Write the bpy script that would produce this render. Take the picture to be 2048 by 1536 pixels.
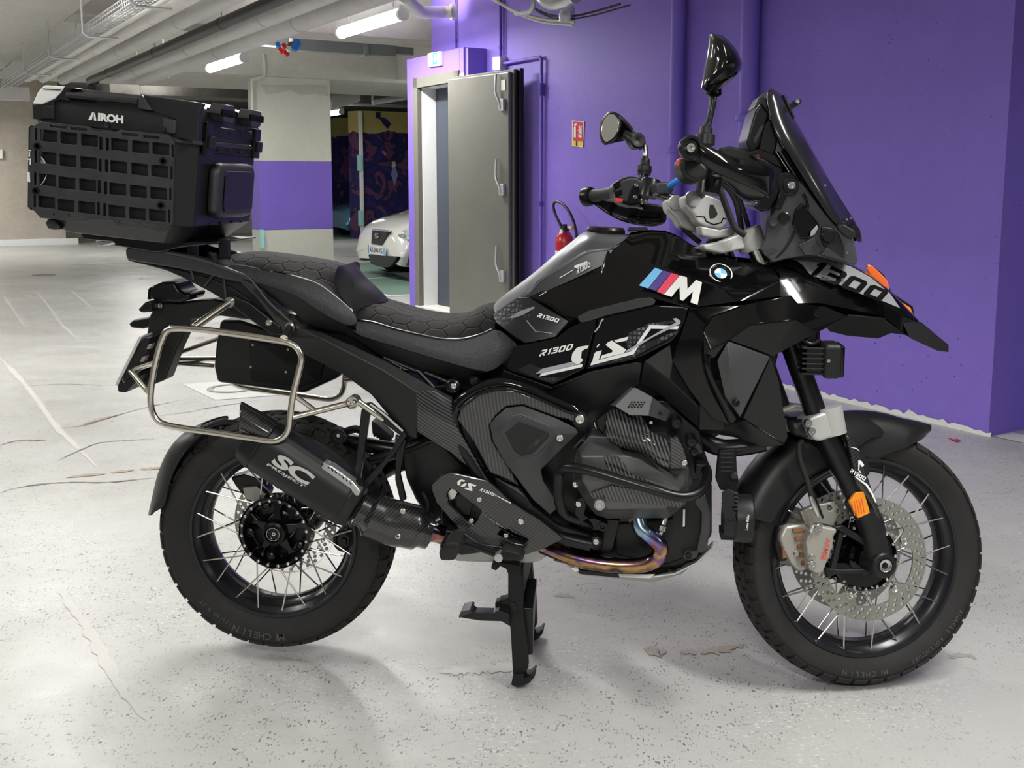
import bpy, bmesh, random
from math import *
from mathutils import Vector, Matrix, noise
random.seed(7)
C = bpy.context.scene.collection
for _o in list(bpy.data.objects): bpy.data.objects.remove(_o)
# ---------------------------------------------------------------- camera model
# world = motorcycle frame: +X forward (right in the photo), +Y away, Z up; origin under the rear axle
FPX, PITCH, PCX, PCY, CAMH = 2169.13, 0.138524, 1024.0, 669.41, 1.26358
GX, GY, YAW, PHI = -0.62462, 2.81868, 0.10498, 0.30669
cY, sY = cos(YAW), sin(YAW)
def cam2w(x, g, z): dx, dg = x-GX, g-GY; return Vector((dx*cY-dg*sY, dx*sY+dg*cY, z))
def camdir(px, py):
    a=(px-PCX)/FPX; b=(py-PCY)/FPX
    return Vector((a, cos(PITCH)-b*sin(PITCH), -(sin(PITCH)+b*cos(PITCH))))
CAM = cam2w(0, 0, CAMH)
def ray(px, py):
    d = camdir(px, py); return Vector((d.x*cY-d.y*sY, d.x*sY+d.y*cY, d.z))
def P(px, py, Y):
    d = ray(px, py); return CAM + d*((Y-CAM.y)/d.y)
cd = bpy.data.cameras.new('camera'); co = bpy.data.objects.new('camera', cd); C.objects.link(co)
cd.sensor_fit = 'HORIZONTAL'; cd.sensor_width = 36.0; cd.lens = 36.0*FPX/2048.0
cd.shift_y = -(768.0-PCY)/2048.0; cd.clip_start = .05; cd.clip_end = 200
co.location = CAM
_f = Vector((ray(PCX,PCY).x, ray(PCX,PCY).y, ray(PCX,PCY).z)).normalized()
co.rotation_euler = _f.to_track_quat('-Z','Y').to_euler()
bpy.context.scene.camera = co
# ---------------------------------------------------------------- world + exposure
w = bpy.data.worlds.new('world'); bpy.context.scene.world = w; w.use_nodes = True
w.node_tree.nodes['Background'].inputs[0].default_value = (.85,.87,.92,1)
w.node_tree.nodes['Background'].inputs[1].default_value = .22
vs = bpy.context.scene.view_settings
vs.view_transform='Standard'; vs.look='None'; vs.gamma=1; vs.use_curve_mapping=False; vs.exposure=0.14
LAMPW = 30.0
# ---------------------------------------------------------------- building frame (u along the purple wall, v towards it)
BA = radians(31.0)
def W(u, v, z=0.0):
    x = -u*sin(BA)+v*cos(BA); g = u*cos(BA)+v*sin(BA); return cam2w(x, g, z)
UD = (W(1,0)-W(0,0)); VD = (W(0,1)-W(0,0)); ZD = Vector((0,0,1)); XD=Vector((1,0,0)); YD=Vector((0,1,0))
def lampfix(u, v, z, L=1.45, power=None, rot=0):
    pass
# ---------------------------------------------------------------- frames
class Fr:
    def __init__(s, o, ex, ey, n=None):
        s.o=Vector(o); s.ex=Vector(ex).normalized(); s.ey=Vector(ey).normalized()
        s.n=Vector(n).normalized() if n is not None else s.ex.cross(s.ey).normalized()
    def at(s, a, b, c=0.0): return s.o+s.ex*a+s.ey*b+s.n*c
    def hit(s, px, py, org=None):
        d=ray(px,py); t=(s.o-CAM).dot(s.n)/d.dot(s.n); q=CAM+d*t-s.o
        return (q.dot(s.ex), q.dot(s.ey))
    def pt(s, px, py, c=0.0):
        a,b=s.hit(px,py); return s.at(a,b,c)
    def off(s, c): return Fr(s.o+s.n*c, s.ex, s.ey, s.n)
def FY(Y): return Fr((0,Y,0), XD, ZD)
def F3(a, b, c):
    """frame through three 3D points, normal facing the camera"""
    a,b,c=Vector(a),Vector(b),Vector(c); n=(b-a).cross(c-a).normalized()
    if n.dot(CAM-a)<0: n=-n
    ex=(b-a).normalized(); return Fr(a, ex, n.cross(ex), n)
RK=radians(26.2); SA=Vector((-sin(RK),0,cos(RK))); SO=Vector((1.630,0,0))
SM=Matrix.Translation(SO)@Matrix.Rotation(PHI,4,SA)@Matrix.Translation(-SO)
SR=SM.to_3x3()
def ST(x,y,z): return SM@Vector((x,y,z))
def FS(yl): return Fr(SM@Vector((0,yl,0)), SR@XD, SR@ZD, -(SR@YD))
def PS(px,py,yl): return FS(yl).pt(px,py)
# ---------------------------------------------------------------- object helpers
def tag(o, label=None, cat=None, group=None, kind=None):
    if label: o['label']=label
    if cat: o['category']=cat
    if group: o['group']=group
    if kind: o['kind']=kind
    return o
def empty(name, label=None, cat=None, loc=(0,0,0), group=None, rotz=0.0):
    o=bpy.data.objects.new(name,None); C.objects.link(o); o.empty_display_size=.1
    o.location=loc; o.rotation_euler=(0,0,rotz); tag(o,label,cat,group); return o
def wm(q):
    m=Matrix.Translation(q.location)@q.rotation_euler.to_matrix().to_4x4()
    return m if q.parent is None else wm(q.parent)@q.matrix_parent_inverse@m
def attach(o, parent):
    if parent is not None:
        o.parent=parent
        m=wm(parent)
        if m!=Matrix.Identity(4): o.matrix_parent_inverse=m.inverted()
    return o
def link(name, me, m, parent=None):
    o=bpy.data.objects.new(name, me); C.objects.link(o)
    if m is not None:
        me.materials.clear()
        for mm in (m if isinstance(m,(list,tuple)) else [m]): me.materials.append(mm)
    return attach(o,parent)
def finish(o, smooth=True, angle=35, bevel=0, seg=2, sub=0, solid=0, soff=-1):
    me=o.data
    if smooth:
        me.polygons.foreach_set('use_smooth',[True]*len(me.polygons))
        if sub==0 and bevel==0: me.set_sharp_from_angle(angle=radians(angle))
    if sub:
        s=o.modifiers.new('s','SUBSURF'); s.levels=sub; s.render_levels=sub
    if solid:
        s=o.modifiers.new('t','SOLIDIFY'); s.thickness=solid; s.offset=soff
    if bevel:
        b=o.modifiers.new('b','BEVEL'); b.width=bevel; b.segments=seg; b.limit_method='ANGLE'; b.angle_limit=radians(28); b.harden_normals=True
    me.update(); return o
def mk(name, vs_, fs, m, parent=None, **k):
    me=bpy.data.meshes.new(name); me.from_pydata([tuple(v) for v in vs_],[],fs)
    bm=bmesh.new(); bm.from_mesh(me); bmesh.ops.delete(bm,geom=[q for q in bm.verts if not q.link_faces],context='VERTS'); bmesh.ops.recalc_face_normals(bm,faces=bm.faces); bm.to_mesh(me); bm.free()
    me.update(); o=link(name,me,m,parent); return finish(o,**k)
def prism(name, pts, vec, m, parent=None, **k):
    """closed 3D outline swept along vec"""
    n=len(pts); vec=Vector(vec)
    v=[Vector(p) for p in pts]+[Vector(p)+vec for p in pts]
    f=[list(range(n)),list(range(2*n-1,n-1,-1))]+[[i,(i+1)%n,n+(i+1)%n,n+i] for i in range(n)]
    return mk(name,v,f,m,parent,**k)
def boxg(o,ex,ey,ez):
    v=[o+ex*a+ey*b+ez*c for a in (0,1) for b in (0,1) for c in (0,1)]
    f=[[0,1,3,2],[4,6,7,5],[0,4,5,1],[2,3,7,6],[0,2,6,4],[1,5,7,3]]; return v,f
def box(name, o, ex, ey, ez, m, parent=None, bevel=.003, **k):
    v,f=boxg(Vector(o),Vector(ex),Vector(ey),Vector(ez)); return mk(name,v,f,m,parent,bevel=bevel,**k)
def wbox(name, u0,u1,v0,v1,z0,z1, m, parent=None, bevel=0.004, **k):
    return box(name, W(u0,v0,z0), UD*(u1-u0), VD*(v1-v0), ZD*(z1-z0), m, parent, bevel=bevel, **k)
def multi(name, parts, m, parent=None, **k):
    v=[];f=[]
    for pv,pf in parts:
        n=len(v); v+=list(pv); f+=[[i+n for i in q] for q in pf]
    return mk(name,v,f,m,parent,**k)
def cr(pts, n, closed=False, lin=False):
    """resample polyline (tuples/vectors) by arc length, Catmull-Rom smoothed"""
    p=[Vector(q) for q in pts]; dim=len(p[0])
    N=len(p)
    if N==1: return [p[0].copy() for _ in range(n)]
    segs=N if closed else N-1; dense=[]
    K=1 if lin else 12
    for i in range(segs):
        if closed: a,b,c,d=p[(i-1)%N],p[i],p[(i+1)%N],p[(i+2)%N]
        else: a,b,c,d=p[max(i-1,0)],p[i],p[min(i+1,N-1)],p[min(i+2,N-1)]
        for j in range(K):
            t=j/K
            dense.append(b.lerp(c,t) if lin else .5*((2*b)+(c-a)*t+(2*a-5*b+4*c-d)*t*t+(3*b-a-3*c+d)*t*t*t))
    dense.append((p[0] if closed else p[-1]).copy())
    L=[0]
    for i in range(1,len(dense)): L.append(L[-1]+(dense[i]-dense[i-1]).length)
    out=[]; T=L[-1]; j=0; cnt=n if closed else n-1
    for i in range(n):
        s=T*i/cnt
        while j<len(L)-2 and L[j+1]<s: j+=1
        d=L[j+1]-L[j]; out.append(dense[j].lerp(dense[j+1], (s-L[j])/d if d>1e-9 else 0))
    return out
def tubeg(pts, r, res=12, closed=False, caps=True, flat=1.0):
    n=len(pts); v=[];f=[]
    rr=r if isinstance(r,(list,tuple)) else [r]*n
    if len(rr)!=n: rr=[rr[int(round(i*(len(rr)-1)/(n-1)))] for i in range(n)]
    t0=None; up=None
    for i,p in enumerate(pts):
        a=pts[(i-1)%n] if (closed or i>0) else p; b=pts[(i+1)%n] if (closed or i<n-1) else p
        t=(b-a).normalized()
        if up is None:
            up=Vector((0,1,0)) if abs(t.y)<.9 else Vector((0,0,1))
        up=(up-t*up.dot(t)).normalized(); s=t.cross(up)
        for k in range(res):
            an=2*pi*k/res; v.append(p+(up*cos(an)*flat+s*sin(an))*rr[i])
    m_=n if closed else n-1
    for i in range(m_):
        for k in range(res):
            a=i*res+k; b=i*res+(k+1)%res; c=((i+1)%n)*res+(k+1)%res; d=((i+1)%n)*res+k; f.append([a,b,c,d])
    if caps and not closed: f.append(list(range(res))[::-1]); f.append([(n-1)*res+k for k in range(res)])
    return v,f
def tube(name, pts, r, m, parent=None, n=None, res=12, closed=False, lin=False, flat=1.0, **k):
    pts=[Vector(p) for p in pts]
    if n: pts=cr(pts,n,closed,lin)
    v,f=tubeg(pts,r,res,closed,flat=flat); k.setdefault('angle',50); return mk(name,v,f,m,parent,**k)
def latheg(c, ax, prof, seg=32, closed=False):
    ax=Vector(ax).normalized(); c=Vector(c); up=Vector((0,0,1)) if abs(ax.z)<.9 else Vector((1,0,0))
    a=(up-ax*up.dot(ax)).normalized(); b=ax.cross(a); v=[];f=[]
    for (h,r) in prof:
        for k in range(seg):
            t=2*pi*k/seg; v.append(c+ax*h+(a*cos(t)+b*sin(t))*max(r,1e-5))
    m_=len(prof) if closed else len(prof)-1
    for i in range(m_):
        for k in range(seg):
            j=(i+1)%len(prof); f.append([i*seg+k,i*seg+(k+1)%seg,j*seg+(k+1)%seg,j*seg+k])
    if not closed:
        if prof[0][1]>1e-4: f.append([k for k in range(seg)][::-1])
        if prof[-1][1]>1e-4: f.append([(len(prof)-1)*seg+k for k in range(seg)])
    return v,f
def lathe(name,c,ax,prof,m,parent=None,seg=32,closed=False,**k):
    v,f=latheg(c,ax,prof,seg,closed); k.setdefault('angle',30); return mk(name,v,f,m,parent,**k)
def boltg(c,n,r,h=.6):
    p=[(-r*.5,r),(r*h*.75,r),(r*h,r*.86),(r*h,r*.52),(r*h*.25,r*.48),(r*h*.2,0)]
    return latheg(c,n,p,14)
def bolt(parent,c,n,r,m=None,name='bolt'):
    v,f=boltg(Vector(c),Vector(n),r); return mk(name,v,f,m or M['steel'],parent,angle=35)
def rnd(pts, r, k=4, only=None):
    """round the corners of a 2D outline"""
    out=[]; n=len(pts)
    for i in range(n):
        p=Vector(pts[i][:2]); a=Vector(pts[i-1][:2]); b=Vector(pts[(i+1)%n][:2])
        rr=r if only is None else only.get(i,0)
        if rr<=0: out.append(tuple(p)); continue
        la=(a-p).length; lb=(b-p).length; d=min(rr,la*.45,lb*.45)
        s=p+(a-p)/la*d; e=p+(b-p)/lb*d
        for j in range(k+1):
            t=j/k; out.append(tuple((1-t)*(1-t)*s+2*t*(1-t)*p+t*t*e))
    return out
def plate(name, fr, pts, t, m, parent=None, holes=None, bevel=.0015, px=True, seg=2, r=0, **k):
    """flat piece of thickness t whose front face lies on fr; outline in photo pixels or plane metres"""
    if r: pts=rnd(pts,r)
    H=(lambda q: fr.hit(q[0],q[1])) if px else (lambda q:(q[0],q[1]))
    o2=[H(q) for q in pts]
    if not holes:
        return prism(name,[fr.at(a,b) for a,b in o2],-fr.n*t,m,parent,bevel=bevel,seg=seg,**k)
    cu=bpy.data.curves.new('c','CURVE'); cu.dimensions='2D'; cu.fill_mode='BOTH'
    bv=min(bevel,t*.45); cu.extrude=t/2-bv; cu.bevel_depth=bv; cu.bevel_resolution=1; cu.offset=-bv
    for ol in [o2]+[[H(q) for q in h] for h in holes]:
        s=cu.splines.new('POLY'); s.points.add(len(ol)-1); s.use_cyclic_u=True
        for i,(a,b) in enumerate(ol): s.points[i].co=(a,b,0,1)
    co_=bpy.data.objects.new('c',cu); me=bpy.data.meshes.new_from_object(co_)
    bpy.data.objects.remove(co_); bpy.data.curves.remove(cu)
    for v in me.vertices: v.co=fr.at(v.co.x,v.co.y,v.co.z-t/2)
    o=link(name,me,m,parent); return finish(o,angle=30)
def sheet(name, rows, m, parent=None, n=14, mirror=True, lin=False, sub=1, solid=0, conv=None, closed_rows=False, **k):
    """skin through rows of (px,py,Y) points; mirrored about the centre plane when asked"""
    conv=conv or P
    R=[cr([conv(*q) for q in row],n,lin=lin) for row in rows]
    if mirror:
        mr=[[Vector((q.x,-q.y,q.z)) for q in row] for row in R]
        # mirror in bike coordinates, first row is at/near the centre
        z0 = all(abs(q.y)<1e-6 for q in R[0])
        R=[r_ for r_ in (mr[::-1][:-1] if z0 else mr[::-1])]+R
    v=[q for row in R for q in row]; K=len(R); f=[]
    for i in range(K if closed_rows else K-1):
        for j in range(n-1):
            a=(i%K)*n+j; b=((i+1)%K)*n+j; f.append([a,a+1,b+1,b])
    return mk(name,v,f,m,parent,sub=sub,solid=solid,**k)
def facets(name, V, F, m, parent=None, mirror=False, bevel=.003, conv=None, **k):
    conv=conv or P; keys=list(V); v=[conv(*V[q]) for q in keys]; ix={q:i for i,q in enumerate(keys)}
    f=[[ix[c] for c in (q if isinstance(q,(list,tuple)) else list(q))] for q in F]
    if mirror:
        j=[i for i,q in enumerate(v) if abs(q.y)<1e-6]
        v2=[Vector((q.x,-q.y,q.z)) for q in v]
        if j:      # touches the centre plane: one continuous piece
            n=len(v); mp={i:(i if i in j else n+i) for i in range(n)}
            f2=[[mp[i] for i in q][::-1] for q in f]; return mk(name,v+v2,f+f2,m,parent,bevel=bevel,**k)
        mk(name,v2,[q[::-1] for q in f],m,parent,bevel=bevel,**k)
    return mk(name,v,f,m,parent,bevel=bevel,**k)
def text(name, s, fr, quad, m, parent=None, bold=.02, shear=0, depth=.0006, off=.0008, px=True, conv=None, spacing=1.0):
    """lettering stretched onto a quad (TL,TR,BR,BL)"""
    cu=bpy.data.curves.new('t','FONT'); cu.body=s; cu.offset=bold; cu.shear=shear; cu.space_character=spacing; cu.resolution_u=3
    ob=bpy.data.objects.new('t',cu); me=bpy.data.meshes.new_from_object(ob); bpy.data.objects.remove(ob)
    if not len(me.vertices): return None
    x0=min(v.co.x for v in me.vertices);x1=max(v.co.x for v in me.vertices);y0=min(v.co.y for v in me.vertices);y1=max(v.co.y for v in me.vertices)
    q=[Vector(fr.hit(*p)) for p in quad] if px else [Vector(p) for p in quad]
    for v in me.vertices:
        a=(v.co.x-x0)/(x1-x0); b=(v.co.y-y0)/(y1-y0)
        t=q[0].lerp(q[1],a); u=q[3].lerp(q[2],a); z=u.lerp(t,b)
        v.co=fr.at(z.x,z.y,off)
    o=link(name,me,m,parent); return o
def decal(name, fr, pts, m, parent=None, off=.0012, px=True, holes=None):
    if px: f2=[fr.hit(*q) for q in pts]
    else: f2=pts
    if holes: return plate(name, fr.off(off), pts, .0006, m, parent, holes=holes, px=px, bevel=0)
    return mk(name,[fr.at(a,b,off) for a,b in f2],[list(range(len(f2)))],m,parent,smooth=False)
def copyobj(o, parent=None, mat=None):
    c=o.copy(); C.objects.link(c)
    if parent is not None: c.parent=parent
    if mat is not None: c.matrix_world=mat
    return c
# ---------------------------------------------------------------- materials
M={}
def mat(name, col, rough=.5, metal=0., bump=0., bscale=200., var=0., vscale=5., coat=0., emit=None, estr=0., spec=.5, trans=0., alpha=1., aniso=0, sheen=0, dist=.001):
    m=bpy.data.materials.new(name); m.use_nodes=True; nt=m.node_tree; b=nt.nodes['Principled BSDF']
    col=tuple(col)+(1,); b.inputs['Base Color'].default_value=col; b.inputs['Roughness'].default_value=rough
    b.inputs['Metallic'].default_value=metal; b.inputs['Coat Weight'].default_value=coat; b.inputs['Coat Roughness'].default_value=.03
    b.inputs['Specular IOR Level'].default_value=spec; b.inputs['Transmission Weight'].default_value=trans; b.inputs['Alpha'].default_value=alpha
    if sheen: b.inputs['Sheen Weight'].default_value=sheen; b.inputs['Sheen Roughness'].default_value=.5
    if emit: b.inputs['Emission Color'].default_value=tuple(emit)+(1,); b.inputs['Emission Strength'].default_value=estr
    tc=nt.nodes.new('ShaderNodeTexCoord')
    if bump:
        nz=nt.nodes.new('ShaderNodeTexNoise'); nz.inputs['Scale'].default_value=bscale; nz.inputs['Detail'].default_value=4
        bp=nt.nodes.new('ShaderNodeBump'); bp.inputs['Strength'].default_value=bump; bp.inputs['Distance'].default_value=dist
        nt.links.new(tc.outputs['Object'],nz.inputs['Vector']); nt.links.new(nz.outputs['Fac'],bp.inputs['Height']); nt.links.new(bp.outputs[0],b.inputs['Normal'])
    if var:
        nz=nt.nodes.new('ShaderNodeTexNoise'); nz.inputs['Scale'].default_value=vscale; nz.inputs['Detail'].default_value=8; nz.inputs['Roughness'].default_value=.6
        mx=nt.nodes.new('ShaderNodeMixRGB'); mx.blend_type='MULTIPLY'; mx.inputs[0].default_value=1
        rp=nt.nodes.new('ShaderNodeMapRange'); rp.inputs['From Min'].default_value=.3; rp.inputs['From Max'].default_value=.7; rp.inputs['To Min'].default_value=1-var; rp.inputs['To Max'].default_value=1+var*.4
        nt.links.new(tc.outputs['Object'],nz.inputs['Vector']); nt.links.new(nz.outputs['Fac'],rp.inputs['Value'])
        cc=nt.nodes.new('ShaderNodeCombineColor'); 
        for i in range(3): nt.links.new(rp.outputs[0],cc.inputs[i])
        mx.inputs[1].default_value=col; nt.links.new(cc.outputs[0],mx.inputs[2]); nt.links.new(mx.outputs[0],b.inputs['Base Color'])
    M[name]=m; return m
def nodes(name):
    m=M[name]; nt=m.node_tree; return nt, nt.nodes['Principled BSDF']
mat('gloss',(.003,.003,.0035),.07,spec=.42)
mat('satin',(.035,.036,.039),.36)
mat('tankgrey',(.13,.133,.145),.36,metal=.5)
mat('matte',(.007,.007,.0075),.5,spec=.35,bump=.25,bscale=900,dist=.0004)
mat('matte2',(.010,.0105,.011),.42,spec=.38,bump=.2,bscale=900,dist=.0004)
mat('frame',(.005,.005,.006),.30,spec=.4)
mat('rubber',(.012,.0115,.011),.7,var=.4,vscale=14,bump=.25,bscale=300,dist=.0004)
mat('tread',(.017,.0155,.014),.85,var=.45,vscale=18)
mat('rim',(.012,.012,.015),.26)
mat('steel',(.62,.61,.58),.28,metal=1)
mat('chrome',(.72,.70,.66),.17,metal=1)
mat('rack',(.62,.58,.51),.22,metal=1)
mat('alu',(.52,.52,.51),.38,metal=.85)
mat('alupaint',(.50,.50,.48),.45,metal=.4)
mat('disc',(.36,.35,.31),.42,metal=.75)
mat('caliper',(.42,.40,.36),.42,metal=.5)
mat('engine',(.12,.12,.118),.34,metal=.6,bump=.35,bscale=700,dist=.0005)
mat('casegrey',(.045,.045,.048),.40,bump=.2,bscale=800,dist=.0004)
mat('seatside',(.034,.035,.038),.36,bump=.9,bscale=260,dist=.002)
mat('foam',(.012,.012,.012),.9)
mat('casebk',(.008,.008,.0095),.40,bump=.2,bscale=900,dist=.0004)
mat('casegrid',(.034,.034,.036),.45,var=.35,vscale=20,bump=.3,bscale=500,dist=.0004)
mat('caseblk2',(.004,.004,.005),.5)
mat('white',(.80,.80,.78),.45)
mat('silverdecal',(.42,.42,.46),.4,metal=.3)
mat('greydecal',(.20,.205,.215),.4,metal=.2)
mat('mlight',(.16,.50,.85),.35); mat('mdark',(.06,.03,.25),.35); mat('mred',(.72,.04,.09),.35)
mat('bmwblue',(.05,.33,.75),.35); mat('red',(.60,.02,.02),.4); mat('caltext',(.62,.10,.07),.4)
mat('blueadj',(.02,.22,.75),.35)
mat('amber',(.85,.30,.02),.25,coat=.6); mat('orange',(.85,.16,.03),.3,coat=.5)
mat('glassdark',(.012,.012,.014),.16,spec=.5)
mat('mirror',(.80,.80,.78),.03,metal=1)
mat('grip',(.030,.030,.031),.6)
mat('platewhite',(.6,.6,.58),.4,metal=.4)
def carbon(name, s=420., ang=0.0, hi=.11, lo=.012, rough=.22):
    m=mat(name,(.02,.02,.02),rough,coat=.6); nt=m.node_tree; b=nt.nodes['Principled BSDF']
    tc=nt.nodes.new('ShaderNodeTexCoord'); mp=nt.nodes.new('ShaderNodeMapping'); mp.inputs['Rotation'].default_value=(0,ang,0)
    wv=nt.nodes.new('ShaderNodeTexWave'); wv.wave_type='BANDS'; wv.bands_direction='X'; wv.inputs['Scale'].default_value=s; wv.inputs['Distortion'].default_value=.15
    rp=nt.nodes.new('ShaderNodeValToRGB'); rp.color_ramp.elements[0].color=(lo,lo,lo,1); rp.color_ramp.elements[1].color=(hi,hi,hi*1.02,1); rp.color_ramp.elements[0].position=.35; rp.color_ramp.elements[1].position=.75
    nt.links.new(tc.outputs['Object'],mp.inputs[0]); nt.links.new(mp.outputs[0],wv.inputs[0]); nt.links.new(wv.outputs['Fac'],rp.inputs[0]); nt.links.new(rp.outputs[0],b.inputs['Base Color'])
    return m
carbon('carbon',38,radians(8),hi=.05); carbon('carbon2',44,radians(60),hi=.06); carbon('carbon3',44,radians(-50),hi=.035); carbon('carbonhead',40,radians(20),hi=.09,rough=.12)
def ring_material():
    m=mat('header',(.5,.3,.1),.2,metal=1); nt=m.node_tree; b=nt.nodes['Principled BSDF']
    tc=nt.nodes.new('ShaderNodeTexCoord'); nz=nt.nodes.new('ShaderNodeTexNoise'); nz.inputs['Scale'].default_value=22; nz.inputs['Detail'].default_value=4
    sp=nt.nodes.new('ShaderNodeSeparateXYZ'); ad=nt.nodes.new('ShaderNodeMath'); ad.operation='MULTIPLY_ADD'; ad.inputs[1].default_value=1.5
    mr=nt.nodes.new('ShaderNodeMapRange'); mr.inputs['From Min'].default_value=.285; mr.inputs['From Max'].default_value=.435
    rp=nt.nodes.new('ShaderNodeValToRGB'); e=rp.color_ramp.elements; e[0].position=0; e[0].color=(.45,.30,.14,1); e[1].position=1; e[1].color=(.35,.50,.62,1)
    for p,c in ((.25,(.06,.05,.05,1)),(.42,(.50,.30,.13,1)),(.55,(.20,.10,.28,1)),(.66,(.55,.36,.16,1)),(.78,(.28,.10,.12,1)),(.88,(.18,.22,.50,1))):
        x=e.new(p); x.color=c
    nt.links.new(tc.outputs['Object'],nz.inputs[0]); nt.links.new(tc.outputs['Object'],sp.inputs[0]); nt.links.new(sp.outputs[2],mr.inputs[0])
    sb=nt.nodes.new('ShaderNodeMath'); sb.operation='MULTIPLY_ADD'; sb.inputs[1].default_value=.7
    sb2=nt.nodes.new('ShaderNodeMath'); sb2.operation='SUBTRACT'; sb2.inputs[1].default_value=.35
    nt.links.new(nz.outputs['Fac'],sb.inputs[0]); nt.links.new(mr.outputs[0],sb.inputs[2]); nt.links.new(sb.outputs[0],sb2.inputs[0]); nt.links.new(sb2.outputs[0],rp.inputs[0]); nt.links.new(rp.outputs[0],b.inputs['Base Color'])
ring_material()
def hexmat():
    """quilted suede: hexagon stitching as fine relief"""
    m=mat('suede',(.016,.015,.016),.9,spec=.2,sheen=.08); nt=m.node_tree; b=nt.nodes['Principled BSDF']
    tc=nt.nodes.new('ShaderNodeTexCoord'); sp=nt.nodes.new('ShaderNodeSeparateXYZ'); nt.links.new(tc.outputs['Object'],sp.inputs[0])
    def mth(op,a,b_=None,c_=None):
        n=nt.nodes.new('ShaderNodeMath'); n.operation=op
        for i,x in enumerate((a,b_,c_)):
            if x is None: continue
            if isinstance(x,(int,float)): n.inputs[i].default_value=x
            else: nt.links.new(x,n.inputs[i])
        return n.outputs[0]
    S=19.0; k=1.7320508
    x=mth('MULTIPLY',sp.outputs[0],S); y=mth('MULTIPLY',mth('ADD',sp.outputs[1],mth('MULTIPLY',sp.outputs[2],.35)),S)
    def cell(ox,oy):
        ax=mth('ABSOLUTE',mth('SUBTRACT',mth('MODULO',mth('ADD',x,50*k+ox),k),k/2)); ay=mth('ABSOLUTE',mth('SUBTRACT',mth('MODULO',mth('ADD',y,50+oy),1.0),.5))
        return mth('MAXIMUM',mth('ADD',mth('MULTIPLY',ax,.8660254),mth('MULTIPLY',ay,.5)),ay)
    h=mth('MINIMUM',cell(0,0),cell(k/2,.5))
    e=mth('MULTIPLY',mth('SUBTRACT',.5,h),1)
    mr=nt.nodes.new('ShaderNodeMapRange'); mr.inputs['From Min'].default_value=0; mr.inputs['From Max'].default_value=.07; nt.links.new(e,mr.inputs[0])
    bp=nt.nodes.new('ShaderNodeBump'); bp.inputs['Strength'].default_value=1; bp.inputs['Distance'].default_value=.0022; nt.links.new(mr.outputs[0],bp.inputs['Height']); nt.links.new(bp.outputs[0],b.inputs['Normal'])
    mx=nt.nodes.new('ShaderNodeMixRGB'); mx.inputs[1].default_value=(.004,.004,.004,1); mx.inputs[2].default_value=(.017,.016,.0165,1); nt.links.new(mr.outputs[0],mx.inputs[0]); nt.links.new(mx.outputs[0],b.inputs['Base Color'])
hexmat()
def tri_mat():
    m=mat('tripad',(.006,.006,.009),.3,coat=.3); nt=m.node_tree; b=nt.nodes['Principled BSDF']
    tc=nt.nodes.new('ShaderNodeTexCoord'); vo=nt.nodes.new('ShaderNodeTexVoronoi'); vo.inputs['Scale'].default_value=95; vo.inputs['Randomness'].default_value=.25; vo.feature='DISTANCE_TO_EDGE'
    nz=nt.nodes.new('ShaderNodeTexNoise'); nz.inputs['Scale'].default_value=9
    rp=nt.nodes.new('ShaderNodeValToRGB'); rp.color_ramp.elements[0].position=.10; rp.color_ramp.elements[0].color=(.004,.004,.007,1); rp.color_ramp.elements[1].position=.30; rp.color_ramp.elements[1].color=(.16,.16,.19,1)
    mx=nt.nodes.new('ShaderNodeMixRGB'); mx.inputs[1].default_value=(.006,.006,.009,1); r2=nt.nodes.new('ShaderNodeValToRGB'); r2.color_ramp.elements[0].position=.42; r2.color_ramp.elements[1].position=.6
    nt.links.new(tc.outputs['Object'],vo.inputs[0]); nt.links.new(tc.outputs['Object'],nz.inputs[0]); nt.links.new(vo.outputs[0],rp.inputs[0]); nt.links.new(nz.outputs['Fac'],r2.inputs[0]); nt.links.new(r2.outputs[0],mx.inputs[0]); nt.links.new(rp.outputs[0],mx.inputs[2]); nt.links.new(mx.outputs[0],b.inputs['Base Color'])
tri_mat()

GLY={'1':[[(.28,0),(.62,0),(.62,1),(.36,1),(.12,.80),(.12,.66),(.28,.72)]],
'3':[[(.02,1),(.86,1),(1,.86),(1,.62),(.90,.50),(.62,.50),(.62,.60),(.70,.60),(.70,.78),(.02,.78)],[(.20,.61),(.62,.61),(.62,.40),(.20,.40)],[(.62,.50),(.90,.50),(1,.38),(1,.14),(.86,0),(.02,0),(.02,.22),(.70,.22),(.70,.40),(.62,.40)]],
'0':[[(0,.16),(.14,0),(.86,0),(1,.16),(1,.5),(.70,.5),(.70,.24),(.30,.24),(.30,.5),(0,.5)],[(0,.5),(.30,.5),(.30,.76),(.70,.76),(.70,.5),(1,.5),(1,.84),(.86,1),(.14,1),(0,.84)]],
'R':[[(.05,1),(.88,1),(1,.86),(1,.56),(.86,.42),(.64,.42),(1,0),(.66,0),(.30,.42),(.30,.62),(.70,.62),(.70,.78),(.05,.78)],[(0,0),(.28,0),(.28,.50),(.0,.38)]]}
def block(name,s_,fr,quad,m,parent=None,off=.002,shear=.18):
    """square techno numerals built from polygons, stretched on a quad (TL,TR,BR,BL)"""
    n=len(s_); W_={'1':.55}; tot=sum(W_.get(c,1)+.16 for c in s_)-.16
    q=[Vector(fr.hit(*p)) for p in quad]; v=[];f=[]; x=0
    for c in s_:
        for poly in GLY[c]:
            b=len(v)
            for a,h in poly:
                aa=(x+(a*(1 if c!='1' else .8)+shear*h)*1.0)/(tot+shear)
                t=q[0].lerp(q[1],aa); u=q[3].lerp(q[2],aa); z=u.lerp(t,h); v.append(fr.at(z.x,z.y,off))
            f.append(list(range(b,len(v))))
        x+=W_.get(c,1)+.16
    return mk(name,v,f,m,parent,smooth=False)
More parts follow.
